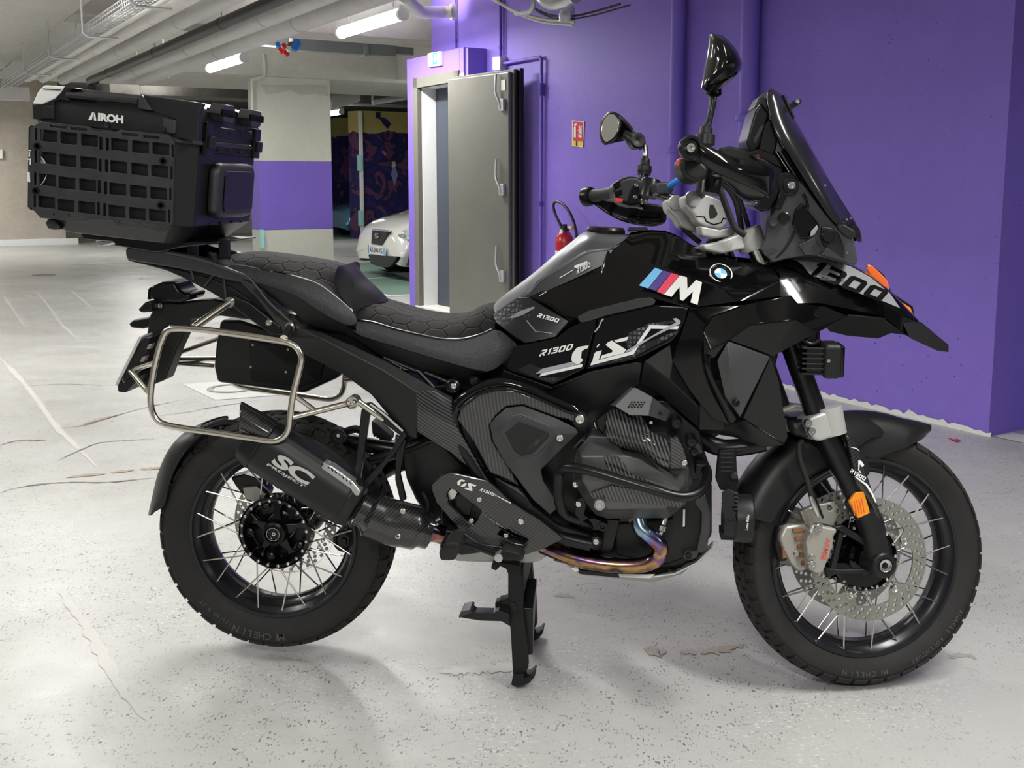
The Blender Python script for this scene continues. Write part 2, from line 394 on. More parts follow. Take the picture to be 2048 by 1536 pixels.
# ================================================================ ENVIRONMENT
def nz_mat(name, c1, c2, rough=.8, s=(1.2,14,120), bump=.4, pits=None, pitc=(.02,.015,.04), spec=.3, streak=0, r2=None, dist=.004):
    """two-tone mottled procedural surface in metres with fine relief and optional pits"""
    m=mat(name,c1,rough,spec=spec); nt=m.node_tree; b=nt.nodes['Principled BSDF']; L=nt.links.new
    tc=nt.nodes.new('ShaderNodeTexCoord'); mp=nt.nodes.new('ShaderNodeMapping'); L(tc.outputs['Object'],mp.inputs[0])
    if streak: mp.inputs['Scale'].default_value=(1,1,streak)
    f=None; cur=None
    for i,sc in enumerate(s):
        n=nt.nodes.new('ShaderNodeTexNoise'); n.inputs['Scale'].default_value=sc; n.inputs['Detail'].default_value=6; n.inputs['Roughness'].default_value=.62; L(mp.outputs[0],n.inputs[0])
        mu=nt.nodes.new('ShaderNodeMath'); mu.operation='MULTIPLY_ADD'; mu.inputs[1].default_value=(1.0,.6,.45)[i]
        mu.inputs[2].default_value=-(1.0,.6,.45)[i]*.5
        L(n.outputs['Fac'],mu.inputs[0])
        if cur is None: cur=mu.outputs[0]
        else:
            a=nt.nodes.new('ShaderNodeMath'); a.operation='ADD'; L(cur,a.inputs[0]); L(mu.outputs[0],a.inputs[1]); cur=a.outputs[0]
    rp=nt.nodes.new('ShaderNodeMapRange'); rp.inputs['From Min'].default_value=-.35; rp.inputs['From Max'].default_value=.35; L(cur,rp.inputs[0])
    mx=nt.nodes.new('ShaderNodeMixRGB'); mx.inputs[1].default_value=tuple(c1)+(1,); mx.inputs[2].default_value=tuple(c2)+(1,); L(rp.outputs[0],mx.inputs[0]); out=mx.outputs[0]
    if pits:
        vo=nt.nodes.new('ShaderNodeTexVoronoi'); vo.inputs['Scale'].default_value=pits; L(tc.outputs['Object'],vo.inputs[0])
        pn=nt.nodes.new('ShaderNodeTexNoise'); pn.inputs['Scale'].default_value=2.2; L(tc.outputs['Object'],pn.inputs[0])
        th=nt.nodes.new('ShaderNodeMath'); th.operation='MULTIPLY'; th.inputs[1].default_value=.16; L(pn.outputs['Fac'],th.inputs[0])
        lt=nt.nodes.new('ShaderNodeMath'); lt.operation='LESS_THAN'; L(vo.outputs['Distance'],lt.inputs[0]); L(th.outputs[0],lt.inputs[1])
        wn=nt.nodes.new('ShaderNodeTexWhiteNoise'); L(vo.outputs['Position'],wn.inputs[0]); g=nt.nodes.new('ShaderNodeMath'); g.operation='GREATER_THAN'; g.inputs[1].default_value=.66; L(wn.outputs[0],g.inputs[0])
        mm=nt.nodes.new('ShaderNodeMath'); mm.operation='MULTIPLY'; L(lt.outputs[0],mm.inputs[0]); L(g.outputs[0],mm.inputs[1])
        m3=nt.nodes.new('ShaderNodeMixRGB'); L(mm.outputs[0],m3.inputs[0]); L(out,m3.inputs[1]); m3.inputs[2].default_value=tuple(pitc)+(1,); out=m3.outputs[0]
    L(out,b.inputs['Base Color'])
    n=nt.nodes.new('ShaderNodeTexNoise'); n.inputs['Scale'].default_value=90; n.inputs['Detail'].default_value=8; L(tc.outputs['Object'],n.inputs[0])
    bp=nt.nodes.new('ShaderNodeBump'); bp.inputs['Strength'].default_value=bump; bp.inputs['Distance'].default_value=dist; L(n.outputs['Fac'],bp.inputs['Height']); L(bp.outputs[0],b.inputs['Normal'])
    if r2 is not None:
        rr=nt.nodes.new('ShaderNodeMapRange'); rr.inputs['From Min'].default_value=-.3; rr.inputs['From Max'].default_value=.3; rr.inputs['To Min'].default_value=rough; rr.inputs['To Max'].default_value=r2; L(cur,rr.inputs[0]); L(rr.outputs[0],b.inputs['Roughness'])
    return m
def floor_mat():
    m=mat('floor',(.58,.575,.55),.42,spec=.45); nt=m.node_tree; b=nt.nodes['Principled BSDF']; L=nt.links.new
    tc=nt.nodes.new('ShaderNodeTexCoord')
    def N(sc,det=6,rg=.6,scale=None):
        n=nt.nodes.new('ShaderNodeTexNoise'); n.inputs['Scale'].default_value=sc; n.inputs['Detail'].default_value=det; n.inputs['Roughness'].default_value=rg
        if scale:
            mp=nt.nodes.new('ShaderNodeMapping'); mp.inputs['Scale'].default_value=scale; L(tc.outputs['Object'],mp.inputs[0]); L(mp.outputs[0],n.inputs[0])
        else: L(tc.outputs['Object'],n.inputs[0])
        return n.outputs['Fac']
    def R(x,a,c,lo=0,hi=1):
        r=nt.nodes.new('ShaderNodeMapRange'); r.inputs['From Min'].default_value=a; r.inputs['From Max'].default_value=c; r.inputs['To Min'].default_value=lo; r.inputs['To Max'].default_value=hi; L(x,r.inputs[0]); return r.outputs[0]
    def MX(fac,a,c,t='MIX'):
        x=nt.nodes.new('ShaderNodeMixRGB'); x.blend_type=t
        if isinstance(fac,float): x.inputs[0].default_value=fac
        else: L(fac,x.inputs[0])
        for i,q in ((1,a),(2,c)):
            if isinstance(q,tuple): x.inputs[i].default_value=q+(1,)
            else: L(q,x.inputs[i])
        return x.outputs[0]
    def MU(a,c):
        x=nt.nodes.new('ShaderNodeMath'); x.operation='MULTIPLY'; L(a,x.inputs[0]); L(c,x.inputs[1]); return x.outputs[0]
    base=MX(R(N(.9),.35,.65),(.43,.422,.40),(.515,.512,.495))
    base=MX(R(N(5,8,.7),.45,.75,0,.5),base,(.57,.565,.545))
    # dark fleck scratches where the wear mask is strong
    wear=R(N(1.3,3),.36,.56)
    fl=R(N(150,3,.6,(1.0,.45,1)),.565,.61)
    base=MX(MU(MU(fl,wear),R(N(22,2),.45,.6)),base,(.13,.125,.115))
    fl2=R(N(130,2,.5,(.5,1,1)),.60,.66); base=MX(MU(fl2,R(N(2.1,3),.5,.62)),base,(.68,.67,.645))
    st=R(N(.55,5,.7,(1,2.2,1)),.60,.75,0,.45); base=MX(st,base,(.33,.318,.295))
    L(base,b.inputs['Base Color'])
    L(R(N(3,5),.3,.7,.27,.46),b.inputs['Roughness'])
    bp=nt.nodes.new('ShaderNodeBump'); bp.inputs['Strength'].default_value=.22; bp.inputs['Distance'].default_value=.0018; L(N(120,6,.7),bp.inputs['Height']); L(bp.outputs[0],b.inputs['Normal'])
floor_mat()
nz_mat('purple',(.205,.135,.56),(.24,.16,.62),.55,s=(.8,9,150),bump=.45,pits=26,pitc=(.05,.03,.16),dist=.003)
nz_mat('purple2',(.19,.12,.55),(.22,.145,.60),.55,bump=.2)
nz_mat('purpledk',(.10,.06,.36),(.12,.075,.42),.6,bump=.3)
nz_mat('concrete',(.50,.49,.44),(.66,.645,.59),.85,bump=.5)
nz_mat('concrete2',(.40,.385,.34),(.62,.60,.54),.85,s=(.8,6,80),bump=.5)
nz_mat('colconc',(.56,.55,.48),(.66,.65,.57),.8,bump=.25)
nz_mat('colstain',(.45,.43,.37),(.58,.565,.49),.8)
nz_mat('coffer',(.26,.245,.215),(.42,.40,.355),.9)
nz_mat('brownwall',(.42,.38,.32),(.62,.57,.49),.9,s=(1.2,8,60),bump=1.0,dist=.02)
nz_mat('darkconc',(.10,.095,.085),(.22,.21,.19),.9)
nz_mat('whitewash',(.72,.73,.73),(.80,.81,.81),.7,bump=.3)
nz_mat('green',(.17,.30,.235),(.24,.37,.30),.35,s=(1.5,10,90),bump=.15)
nz_mat('paintwhite',(.60,.60,.56),(.74,.74,.70),.5,bump=.15)
mat('doorgrey',(.185,.18,.158),.30,bump=.12,bscale=6,var=.10,vscale=2.5,metal=.25,dist=.01)
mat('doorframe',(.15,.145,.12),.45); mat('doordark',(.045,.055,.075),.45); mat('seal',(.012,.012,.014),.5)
mat('pipegrey',(.55,.55,.53),.45,var=.1,vscale=3); mat('pipewhite',(.68,.67,.63),.4,var=.1,vscale=3); mat('pipeblack',(.014,.014,.016),.4)
mat('galv',(.55,.56,.57),.35,metal=.7); mat('ductgrey',(.30,.31,.33),.45)
mat('tubeglow',(1,1,1),.3,emit=(.97,1,1),estr=11); mat('lampbody',(.75,.77,.77),.4)
mat('exred',(.55,.012,.02),.25,coat=.5); mat('yellow',(.75,.55,.05),.4); mat('black',(.008,.008,.009),.45)
mat('carwhite',(.78,.77,.73),.16,coat=1); mat('carblue',(.12,.26,.40),.18,coat=1,metal=.4); mat('carblack',(.012,.012,.014),.35)
mat('lens',(.75,.82,.84),.06,metal=.35,coat=1); mat('signgreen',(.02,.42,.32),.4); mat('cyan',(.35,.72,.70),.4)
mat('signred',(.62,.02,.05),.4); mat('rust',(.22,.10,.04),.9); mat('ducttape',(.62,.62,.66),.35,metal=.3)
def mural_mat():
    m=mat('mural',(.02,.02,.12),.5); nt=m.node_tree; b=nt.nodes['Principled BSDF']; L=nt.links.new
    tc=nt.nodes.new('ShaderNodeTexCoord'); n=nt.nodes.new('ShaderNodeTexNoise'); n.inputs['Scale'].default_value=2.0; n.inputs['Detail'].default_value=3; n.inputs['Distortion'].default_value=.8
    L(tc.outputs['Object'],n.inputs[0]); rp=nt.nodes.new('ShaderNodeValToRGB'); rp.color_ramp.interpolation='CONSTANT'; e=rp.color_ramp.elements
    e[0].position=0; e[0].color=(.012,.010,.075,1); e[1].position=.5; e[1].color=(.014,.012,.10,1)
    x=e.new(.34); x.color=(.10,.035,.09,1); x=e.new(.43); x.color=(.010,.009,.06,1); x=e.new(.575); x.color=(.025,.02,.11,1); x=e.new(.66); x.color=(.12,.045,.10,1)
    L(n.outputs['Fac'],rp.inputs[0])
    sp=nt.nodes.new('ShaderNodeSeparateXYZ'); L(tc.outputs['Object'],sp.inputs[0]); n2=nt.nodes.new('ShaderNodeTexNoise'); n2.inputs['Scale'].default_value=3; L(tc.outputs['Object'],n2.inputs[0])
    a=nt.nodes.new('ShaderNodeMath'); a.operation='MULTIPLY_ADD'; a.inputs[1].default_value=.35; L(n2.outputs['Fac'],a.inputs[0]); L(sp.outputs[2],a.inputs[2])
    g=nt.nodes.new('ShaderNodeMath'); g.operation='GREATER_THAN'; g.inputs[1].default_value=2.62; L(a.outputs[0],g.inputs[0])
    mx=nt.nodes.new('ShaderNodeMixRGB'); L(g.outputs[0],mx.inputs[0]); L(rp.outputs[0],mx.inputs[1]); mx.inputs[2].default_value=(.42,.36,.12,1); L(mx.outputs[0],b.inputs['Base Color'])
mural_mat()
def camuv(px,py):
    d=camdir(px,py); u=-d.x*sin(BA)+d.y*cos(BA); v=d.x*cos(BA)+d.y*sin(BA); return u,v,d.z
def onfloor(px,py,z=0.0):
    d=ray(px,py); return CAM+d*((z-CAM.z)/d.z)
def uvz_f(px,py,z=0.0):
    u,v,zz=camuv(px,py); t=(z-CAMH)/zz; return (u*t,v*t,z)
def uvz_u(px,py,u0): u,v,zz=camuv(px,py); t=u0/u; return (u0,v*t,CAMH+zz*t)
def uvz_v(px,py,v0): u,v,zz=camuv(px,py); t=v0/v; return (u*t,v0,CAMH+zz*t)
WA=.046
def wallv(u): return 4.82+(u-3.35)*WA
def uvz_w(px,py,off=0.0):
    u,v,zz=camuv(px,py); t=(4.82-off-3.35*WA)/(v-WA*u); return (u*t,v*t,CAMH+zz*t)
def S(o): o['kind']='structure'; return o
# ---- floor
fl=S(mk('floor',[W(-14,-14,0),W(44,-14,0),W(44,24,0),W(-14,24,0)],[[0,1,2,3]],M['floor'],smooth=False))
def fpatch(name,pts,m,z=.002,world=True,**k):
    return mk(name,[W(u,v,z) if world else onfloor(u,v,z) for u,v in pts],[list(range(len(pts)))],m,fl,smooth=False,**k)
def fstrip(name,pix,wd,m,z=.0025,n=40,jit=.3,parent=None):
    p=[onfloor(a,b,z) for a,b in pix]; p=cr(p,n); v=[]
    for i,q in enumerate(p):
        t=(p[min(i+1,n-1)]-p[max(i-1,0)]).normalized(); s=Vector((-t.y,t.x,0)); ww=wd*(.5+jit*(random.random()*2-1))*(min(1,.2+4*min(i,n-1-i)/n))
        q=q+s*wd*jit*(random.random()-.5); v+=[q+s*ww,q-s*ww]
    f=[[2*i,2*i+1,2*i+3,2*i+2] for i in range(n-1)]
    return mk(name,v,f,m,parent or fl,smooth=False)
# green bays with white border lines beyond the wall end, and the strip right of the wall corner
fpatch('green_bay',[(11.25,5.15),(13.38,5.15),(13.38,10.6),(11.25,10.6)],M['green'])
fpatch('green_bay',[(13.5,5.15),(16.25,5.15),(16.25,10.6),(13.5,10.6)],M['green'])
fpatch('bay_line',[(13.38,5.1),(13.5,5.1),(13.5,10.6),(13.38,10.6)],M['paintwhite'],z=.003)
fpatch('bay_line',[(11.13,5.03),(16.37,5.03),(16.37,5.15),(11.13,5.15)],M['paintwhite'],z=.003)
fpatch('bay_line',[(11.13,5.15),(11.25,5.15),(11.25,10.6),(11.13,10.6)],M['paintwhite'],z=.003)
fpatch('bay_line',[(16.25,5.15),(16.37,5.15),(16.37,10.6),(16.25,10.6)],M['paintwhite'],z=.003)
fpatch('green_bay',[(23.0,8.9),(27,8.9),(27,14),(23.0,14)],M['green'])
fpatch('bay_line',[(22.85,8.8),(23.0,8.8),(23.0,14),(22.85,14)],M['paintwhite'],z=.003)
fpatch('green_bay',[(.6,4.99),(3.2,4.99),(3.2,9),(.6,9)],M['green'])
fpatch('bay_line',[(.6,4.83),(3.33,4.83),(3.33,4.99),(.6,4.99)],M['paintwhite'],z=.003)
mat('crack',(.20,.19,.175),.8); mat('crackb',(.37,.30,.23),.8); mat('faint',(.545,.535,.505),.5); mat('stain',(.40,.355,.31),.45); mat('grime',(.36,.35,.33),.6)
for pix,wd in (([(0,985),(25,977),(80,968),(140,964),(215,964),(310,955)],.012),([(105,857),(165,851),(235,830),(290,815),(360,800)],.010),([(115,921),(160,900),(200,885),(260,880),(318,877)],.008),
               ([(0,779),(80,770),(140,768),(240,772)],.006),([(0,890),(40,880),(95,881)],.012),([(310,832),(380,823),(420,815),(520,800)],.008),([(700,905),(820,880),(870,868)],.006)):
    fstrip('floor_crack',pix,wd,M['crack'])
for pix in ([(133,955),(170,950),(210,947)],[(222,945),(268,939)],[(280,938),(330,935)],[(168,848),(200,838),(232,831)]): fstrip('floor_crack',pix,.035,M['crackb'],jit=.15,n=16)
for pix,wd in (([(66,575),(95,610),(125,650),(170,690)],.03),([(0,583),(20,610),(40,640),(60,662)],.03),([(0,715),(60,780),(110,850),(160,900),(195,935)],.035),([(140,578),(170,605),(190,620)],.03),([(118,1180),(170,1250),(240,1370),(290,1440)],.03),
               ([(880,1344),(1000,1335),(1060,1330)],.05),([(200,575),(235,600),(262,618)],.02),([(0,572),(130,569)],.08)):
    fstrip('floor_scuff',pix,wd,M['faint'],z=.0015,jit=.2)
for pix,wd in (([(1297,1308),(1315,1303),(1332,1305)],.05),([(1400,1306),(1440,1300),(1490,1288)],.035),([(1360,1305),(1392,1302)],.03)):
    fstrip('floor_stain',pix,wd,M['stain'],jit=.35,n=18)
for pix,wd in (([(1108,1192),(1130,1190),(1150,1195)],.05),([(1895,1316),(1930,1310),(1955,1318)],.04)): fstrip('floor_scuff',pix,wd*.5,M['grime'],z=.0012,jit=.4,n=12)
# floor box cover left of the rear wheel
fpatch('cover_frame',[(365,768),(450,762),(560,772),(560,790),(430,800)],M['paintwhite'],world=False,z=.002)
_c=onfloor(462,777,.003); lathe('cover_ring',_c,(0,0,1),[(0,.145),(.004,.145),(.004,.115),(0,.115)],M['grime'],fl,seg=32,closed=True)
lathe('drain_cover',onfloor(88,550,.001),(0,0,1),[(0,.16),(.003,.16),(.003,0)],M['crack'],fl,seg=20)
o=mk('paper_scrap',[onfloor(1896,875,.012),onfloor(1906,878,.004),onfloor(1914,877,.012),onfloor(1922,881,.004),onfloor(1912,882,.010),onfloor(1900,879,.003)],[[0,1,5],[1,2,4,5],[2,3,4]],M['signred'],solid=.001,smooth=False); tag(o,'small crumpled red scrap lying on the floor by the purple wall corner','litter')
# ---- purple wall
def wseg(u0,u1,z0,z1,th=.25,name='wall_right',m=None,**k):
    a=[W(u0,wallv(u0),z0),W(u1,wallv(u1),z0),W(u1,wallv(u1)+th,z0),W(u0,wallv(u0)+th,z0)]
    return prism(name,a,(0,0,z1-z0),m or M['purple'],**k)
wall=S(wseg(3.35,10.13,0,3.4,th=.30))
S(prism('wall_right',[W(3.05,4.806+.30,0),W(3.6,4.83+.30,0),W(3.6,14,0),W(3.05+.3,14,0)],(0,0,3.4),M['purple2']))
# flaking white plaster line along its foot
v=[];f=[];N_=170
for i in range(N_+1):
    u=3.33+(8.9-3.33)*i/N_; h=.012+.03*abs(noise.noise(Vector((u*9,0,3))))+.02*random.random()
    v+=[W(u,wallv(u)-.012,0),W(u,wallv(u)-.006,h)]
for i in range(N_): f.append([2*i,2*i+1,2*i+3,2*i+2])
S(mk('baseboard_right',v,f,M['paintwhite'],smooth=False))
# door surround block with opening
fu0,fu1,fv=8.95,10.15,4.86
sur=S(multi('trim_1',[ (lambda a:(a[0],a[1]))(boxg(W(u0,fv,z0),UD*(u1-u0),VD*.36,ZD*(z1-z0))) for u0,u1,z0,z1 in ((9.99,10.15,0,2.5),(8.95,9.03,0,2.5),(9.03,9.99,2.27,2.5))],M['purple2'],bevel=.006))
door=tag(S(multi('door_1',[boxg(W(u0,fv-.012,z0),UD*(u1-u0),VD*d,ZD*(z1-z0)) for u0,u1,z0,z1,d in ((9.90,9.995,0,2.30,.05),(9.03,9.12,0,2.30,.16),(9.03,9.995,2.20,2.30,.05))],M['doorframe'],bevel=.004)))
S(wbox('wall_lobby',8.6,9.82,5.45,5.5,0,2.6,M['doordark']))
wbox('reveal',9.895,9.93,fv+.04,fv+.20,0,2.2,M['whitewash'],door)
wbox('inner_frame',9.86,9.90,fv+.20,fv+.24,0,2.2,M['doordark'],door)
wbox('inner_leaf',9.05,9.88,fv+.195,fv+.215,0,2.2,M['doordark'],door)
wbox('sill',9.05,9.98,fv-.02,fv+.5,0,.03,M['paintwhite'],door)
S(wbox('ceiling_lobby',8.95,9.98,fv,fv+.7,2.2,2.27,M['whitewash']))
# open leaf : hinge at the near jamb, swung back along the wall
hA=Vector(W(8.97,4.72)); dz=Vector((0,0,1))
_a=uvz_v(1020,300,4.84); hB=Vector(W(_a[0],4.845)); ld=(hB-hA); LW=ld.length; ld.normalize(); ln=Vector((ld.y,-ld.x,0)); 
if ln.dot(CAM-hA)<0: ln=-ln
LZ0,LZ1=.02,2.205
def leafbox(nm,a0,a1,z0,z1,n0,n1,m,par,**k): return box(nm,hA+ld*a0+dz*z0+ln*n0,ld*(a1-a0),dz*(z1-z0),ln*(n1-n0),m,par,**k)
leaf=leafbox('door_2',0,LW,LZ0,LZ1,-.02,0.02,M['doorgrey'],None,bevel=.012); S(leaf)
leafbox('leaf_core',.012,LW+.022,LZ0+.01,LZ1+.02,-.055,-.02,M['doorgrey'],leaf)
leafbox('door_seal',LW+.0,LW+.035,LZ0+.01,LZ1+.015,-.05,-.025,M['seal'],leaf); leafbox('door_edge',LW-.01,LW+.06,LZ0,LZ1+.03,-.10,-.06,M['seal'],leaf)
LF=Fr(hA+ln*.02,ld,dz,ln)
for zc in (2.02,1.30,.55):
    c=LF.at(LW-.10,zc+.0); 
    tube('latch_handle',[LF.at(LW-.135,zc+.17,.03),LF.at(LW-.135,zc+.02,.035),LF.at(LW-.09,zc-.07,.03),LF.at(LW-.085,zc-.12,.03)],[.010,.010,.012,.010],M['galv'],leaf,n=18)
    box('latch_plate',LF.at(LW-.10,zc-.14,0),LF.ex*.06,LF.ey*.10,LF.n*.03,M['galv'],leaf)
box('label_plate',LF.at(LW-.10,2.05,0),LF.ex*.06,LF.ey*.09,LF.n*.006,M['white'],leaf)
# exit sign on the surround
ef=Fr(W(0,fv-.004),UD*-1,ZD,-VD)
def EF(px,py): u,v_,z=uvz_v(px,py,fv-.03); return W(u,v_,z)
sg=[EF(855,107),EF(880,102),EF(880,131),EF(856,134)]
es=prism('exit_sign',sg,VD*.03,M['white'],bevel=.003); tag(es,'small green and white emergency exit sign above the open grey door','sign')
esf=F3(EF(855,107),EF(880,102),EF(856,134))
decal('sign_panel',esf,[(865.5,106),(874,104.5),(873.5,128),(865.5,129.5)],M['signgreen'],es,off=.002)
decal('arrow',esf,[(868,108),(872,107.5),(871.8,117),(873.5,117),(870,125.5),(866.3,118),(868,118)],M['white'],es,off=.003)
decal('running_figure',esf,[(857.5,111),(860.5,110.5),(862,117),(863,122),(861,122),(860,127),(858,127),(859,119)],M['cyan'],es,off=.002)
# niche face / projecting block right of the sign
S(prism('trim_2',[W(8.9,fv+.02,0),W(8.95,fv+.02,0),W(8.95,5.2,0),W(8.9,5.2,0)],(0,0,2.49),M['purple2']))
# ---- conduits and pipes on the wall
def wp(px,py,off=.03): return W(*uvz_w(px,py,off))
def vpipe(name,px0,py0,px1,py1,r,m,off,label,cat='pipe',clips=()):
    a=wp(px0,py0,off); b=wp(px1,py1,off); a.z,b.z=max(a.z,b.z),min(a.z,b.z); b.x,b.y=a.x,a.y
    if py0<=0: a.z=3.3
    if py1>=600: b.z=.01
    o=tube(name,[a,b],r,m,angle=60); tag(o,label,cat)
    for cy_ in clips:
        c=wp(px0+(px1-px0)*(cy_-py0)/(py1-py0),cy_,off); c.x,c.y=a.x,a.y; lathe('clip',c,(0,0,1),[(-.015,r*1.35),(.015,r*1.35)],m,o,seg=14)
    return o
vpipe('wall_pipe',1358,0,1358,620,.050,M['purple2'],.055,'thick purple painted pipe on the wall just left of the tall mirror','pipe',(300,))
vpipe('wall_pipe',1502,0,1502,620,.058,M['purple2'],.062,'thick purple painted pipe on the wall just right of the tall mirror','pipe',(235,))
vpipe('conduit',1001,0,1001,118,.013,M['purpledk'],.02,'thin dark purple conduit running down into the junction box beside the open door','conduit',(95,))
vpipe('conduit',1007,0,1007,118,.009,M['purpledk'],.02,'thinner cable beside the conduit above the junction box','conduit')
vpipe('conduit',911,0,911,96,.010,M['purpledk'],.02,'short thin conduit coming down above the exit sign','conduit',(82,))
jb=[uvz_w(985,126),uvz_w(1009,120)]
o=prism('junction_box',[wp(985,114,.07),wp(1000,113,.07),wp(1000,140,.07),wp(985,140,.07)],VD*.07,M['white'],bevel=.004); tag(o,'white junction box on the purple wall above the open grey door','box')
a=wp(1008,127,.03);b=wp(1080,114,.03);c=wp(1083,118,.03);d=wp(1083,640,.03); d.x,d.y=c.x,c.y; d.z=0.05
o=tube('conduit',[a,b,c,d],.014,M['purple2'],lin=True); tag(o,'purple conduit bent from the junction box down the wall beside the door leaf','conduit')
lathe('clip',c-ZD*.25,(0,0,1),[(-.05,.024),(.05,.024)],M['purpledk'],o,seg=12); lathe('clip',c-ZD*1.2,(0,0,1),[(-.02,.02),(.02,.02)],M['purpledk'],o,seg=12)
# ---- extinguisher sign
q=[wp(1144,241,.006),wp(1168,243,.006),wp(1166,295,.006),wp(1144,292,.006)]
es=prism('extinguisher_sign',q,VD*.004,M['signred'],bevel=0,smooth=False); tag(es,'red and yellow fire extinguisher sign on the purple wall','sign')
sf=F3(q[0],q[1],q[3])
decal('yellow_strip',sf,[(1145,281.5),(1166,283),(1165.7,294),(1145,291.3)],M['yellow'],es)
decal('strip_mark',sf,[(1152,282),(1155.5,282.3),(1155.3,292.7),(1152,292.2)],M['black'],es,off=.002)
decal('border',sf,[(1144,241),(1168,243),(1166,295),(1144,292)],M['white'],es,off=.0005,holes=[[(1145.3,242.8),(1166.8,244.2),(1165.4,293),(1145.3,290.6)]])
decal('pictogram',sf,[(1148,254),(1152,254),(1152,275),(1148,275)],M['white'],es,off=.002); decal('pictogram',sf,[(1149,248),(1153,246.5),(1154,250),(1151,253),(1149,253)],M['white'],es,off=.002)
text('sign_text','éteint',sf,[(1155.5,275),(1155.5,251),(1164,251.6),(1164,275.6)],M['white'],es,off=.002,bold=.03)
# ---- fire extinguisher hung on the wall
xc=W(*uvz_w(1129,470,.12)); xt=wp(1129,461,.12).z
ex=lathe('fire_extinguisher',Vector((xc.x,xc.y,xt-.55)),(0,0,1),[(0,.06),(.01,.074),(.46,.074),(.50,.066),(.535,.045),(.55,.03)],M['exred'],seg=32); tag(ex,'red fire extinguisher hanging on the purple wall behind the motorcycle tank','extinguisher')
lathe('valve',Vector((xc.x,xc.y,xt)),(0,0,1),[(0,.038),(.015,.038),(.02,.022),(.05,.02),(.052,0)],M['black'],ex,seg=18)
lathe('label_band',Vector((xc.x,xc.y,xt-.19)),(0,0,1),[(-.05,.0745),(.03,.0745)],M['white'],ex,seg=28)
q=wp(1139,457,.14); box('safety_tag',q,UD*-.06,ZD*.018,-VD*.02,M['yellow'],ex)
lathe('gauge',wp(1124,463,.17),-VD,[(0,.017),(.012,.017),(.013,0)],M['white'],ex,seg=16)
tube('hose',[wp(x,y,.14) for x,y in ((1126,462),(1119,446),(1110,427),(1107,410),(1113,403),(1125,408),(1138,423),(1146,440),(1151,458),(1153,476),(1151,500))],.0115,M['black'],ex,n=44)
# ---- overhead cable run and flexible duct near the wall (top centre)
def cp(px,py,v0): return W(*uvz_v(px,py,v0))
cb_=empty('cable_bundle','bundle of pale and black cables sagging below the ceiling to a taped end','cable',loc=cp(1100,20,4.45))
for i,(pp,r,mm,lb) in enumerate((([(975,-8),(1010,12),(1045,27),(1085,38),(1120,42),(1150,44)],.012,'pipewhite','uppermost pale cable of the bundle sagging to the taped end'),
    ([(985,-6),(1015,16),(1050,33),(1085,44),(1120,48),(1146,50)],.010,'pipewhite','lowest pale cable of the bundle sagging to the taped end'),
    ([(1065,15),(1100,30),(1140,33),(1185,24),(1240,8)],.008,'black','black cable looping behind the taped bundle end'),
    ([(1070,20),(1105,36),(1142,38),(1190,30),(1260,10)],.006,'black','thin black cable under the other looping one'))):
    o=tube('cable',[cp(x,y,4.45) for x,y in pp],r,M[mm],cb_,n=26,res=8)
o=tube('taped_cable_end',[cp(1137,8,4.45),cp(1135,28,4.45),cp(1133,44,4.45)],[.035,.05,.06,.055],M['ducttape'],cb_,n=10)
o=tube('flexible_duct',[cp(1080,-10,4.3),cp(1100,3,4.3),cp(1118,4,4.3),cp(1150,-8,4.3)],[.05,.058,.06,.05],M['galv'],n=18,res=16); tag(o,'shiny flexible metal duct end above the cable bundle','duct')
o=tube('tray_bracket',[cp(1068,-20,4.4),cp(1066,10,4.4),cp(1058,24,4.4),cp(1030,28,4.4)],.018,M['galv'],n=16,flat=.5); tag(o,'bent galvanised bracket carrying the overhead cables','bracket')
# ---- ceiling: soffit slabs, coffers, beams
cs=[]
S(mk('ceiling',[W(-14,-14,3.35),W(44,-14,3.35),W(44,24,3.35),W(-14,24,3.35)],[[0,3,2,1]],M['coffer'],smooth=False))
S(wbox('trim_3',-14,30,-4.5,1.78,2.75,3.35,M['concrete'],bevel=.02))
for i,(u0,u1,zb) in enumerate(((-3.5,-2.9,2.75),(1.0,1.6,2.75),(5.7,6.3,2.75),(10.5,11.05,2.75))): S(wbox('trim_%d'%(4+i),u0,u1,1.78,wallv(u0) if u0<10.2 else 12,zb,3.35,M['concrete2'],bevel=.01))
S(wbox('trim_8',14.95,17.3,1.78,14,2.74,3.35,M['concrete'],bevel=.01))
bk=[W(14.75,6.5,2.74),W(14.95,6.5,2.74),W(14.95,12,2.74),W(12.6,9.2,2.74)]
S(prism('trim_9',[W(14.6,7.0,2.78),W(14.95,7.0,2.78),W(14.95,11,2.78),W(11.2,8.7,2.78)],(0,0,.57),M['concrete'],bevel=.01))
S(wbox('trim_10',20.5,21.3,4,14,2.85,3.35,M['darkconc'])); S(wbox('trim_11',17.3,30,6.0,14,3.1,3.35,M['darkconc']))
# ---- near column with purple band
def colbox(nm,z0,z1,m,par=None): 
    return prism(nm,[W(14.97,4.87,z0),W(14.97,5.95,z0),W(15.35,5.97,z0),W(15.35,4.86,z0)],(0,0,z1-z0),m,par,bevel=.008)
col=colbox('column',0,.61,M['colconc']); tag(col,'square concrete column with a purple painted band behind the top case','column')
colbox('painted_band',.61,1.575,M['purple2'],col); colbox('shaft',1.575,2.74,M['colconc'],col)
mk('water_stain',[W(14.965,4.93,2.62),W(14.965,5.9,2.66),W(14.965,5.93,2.5),W(14.965,5.7,2.53),W(14.965,5.5,2.50),W(14.965,5.35,2.57),W(14.965,5.2,2.52),W(14.965,5.0,2.49)],[list(range(8))],M['colstain'],col,smooth=False)
q=[W(14.9,4.84,z) for z in (.43,.66)]; wbox('reflector_strip',14.86,14.97,4.84,4.88,.36,.62,M['cyan'],col)
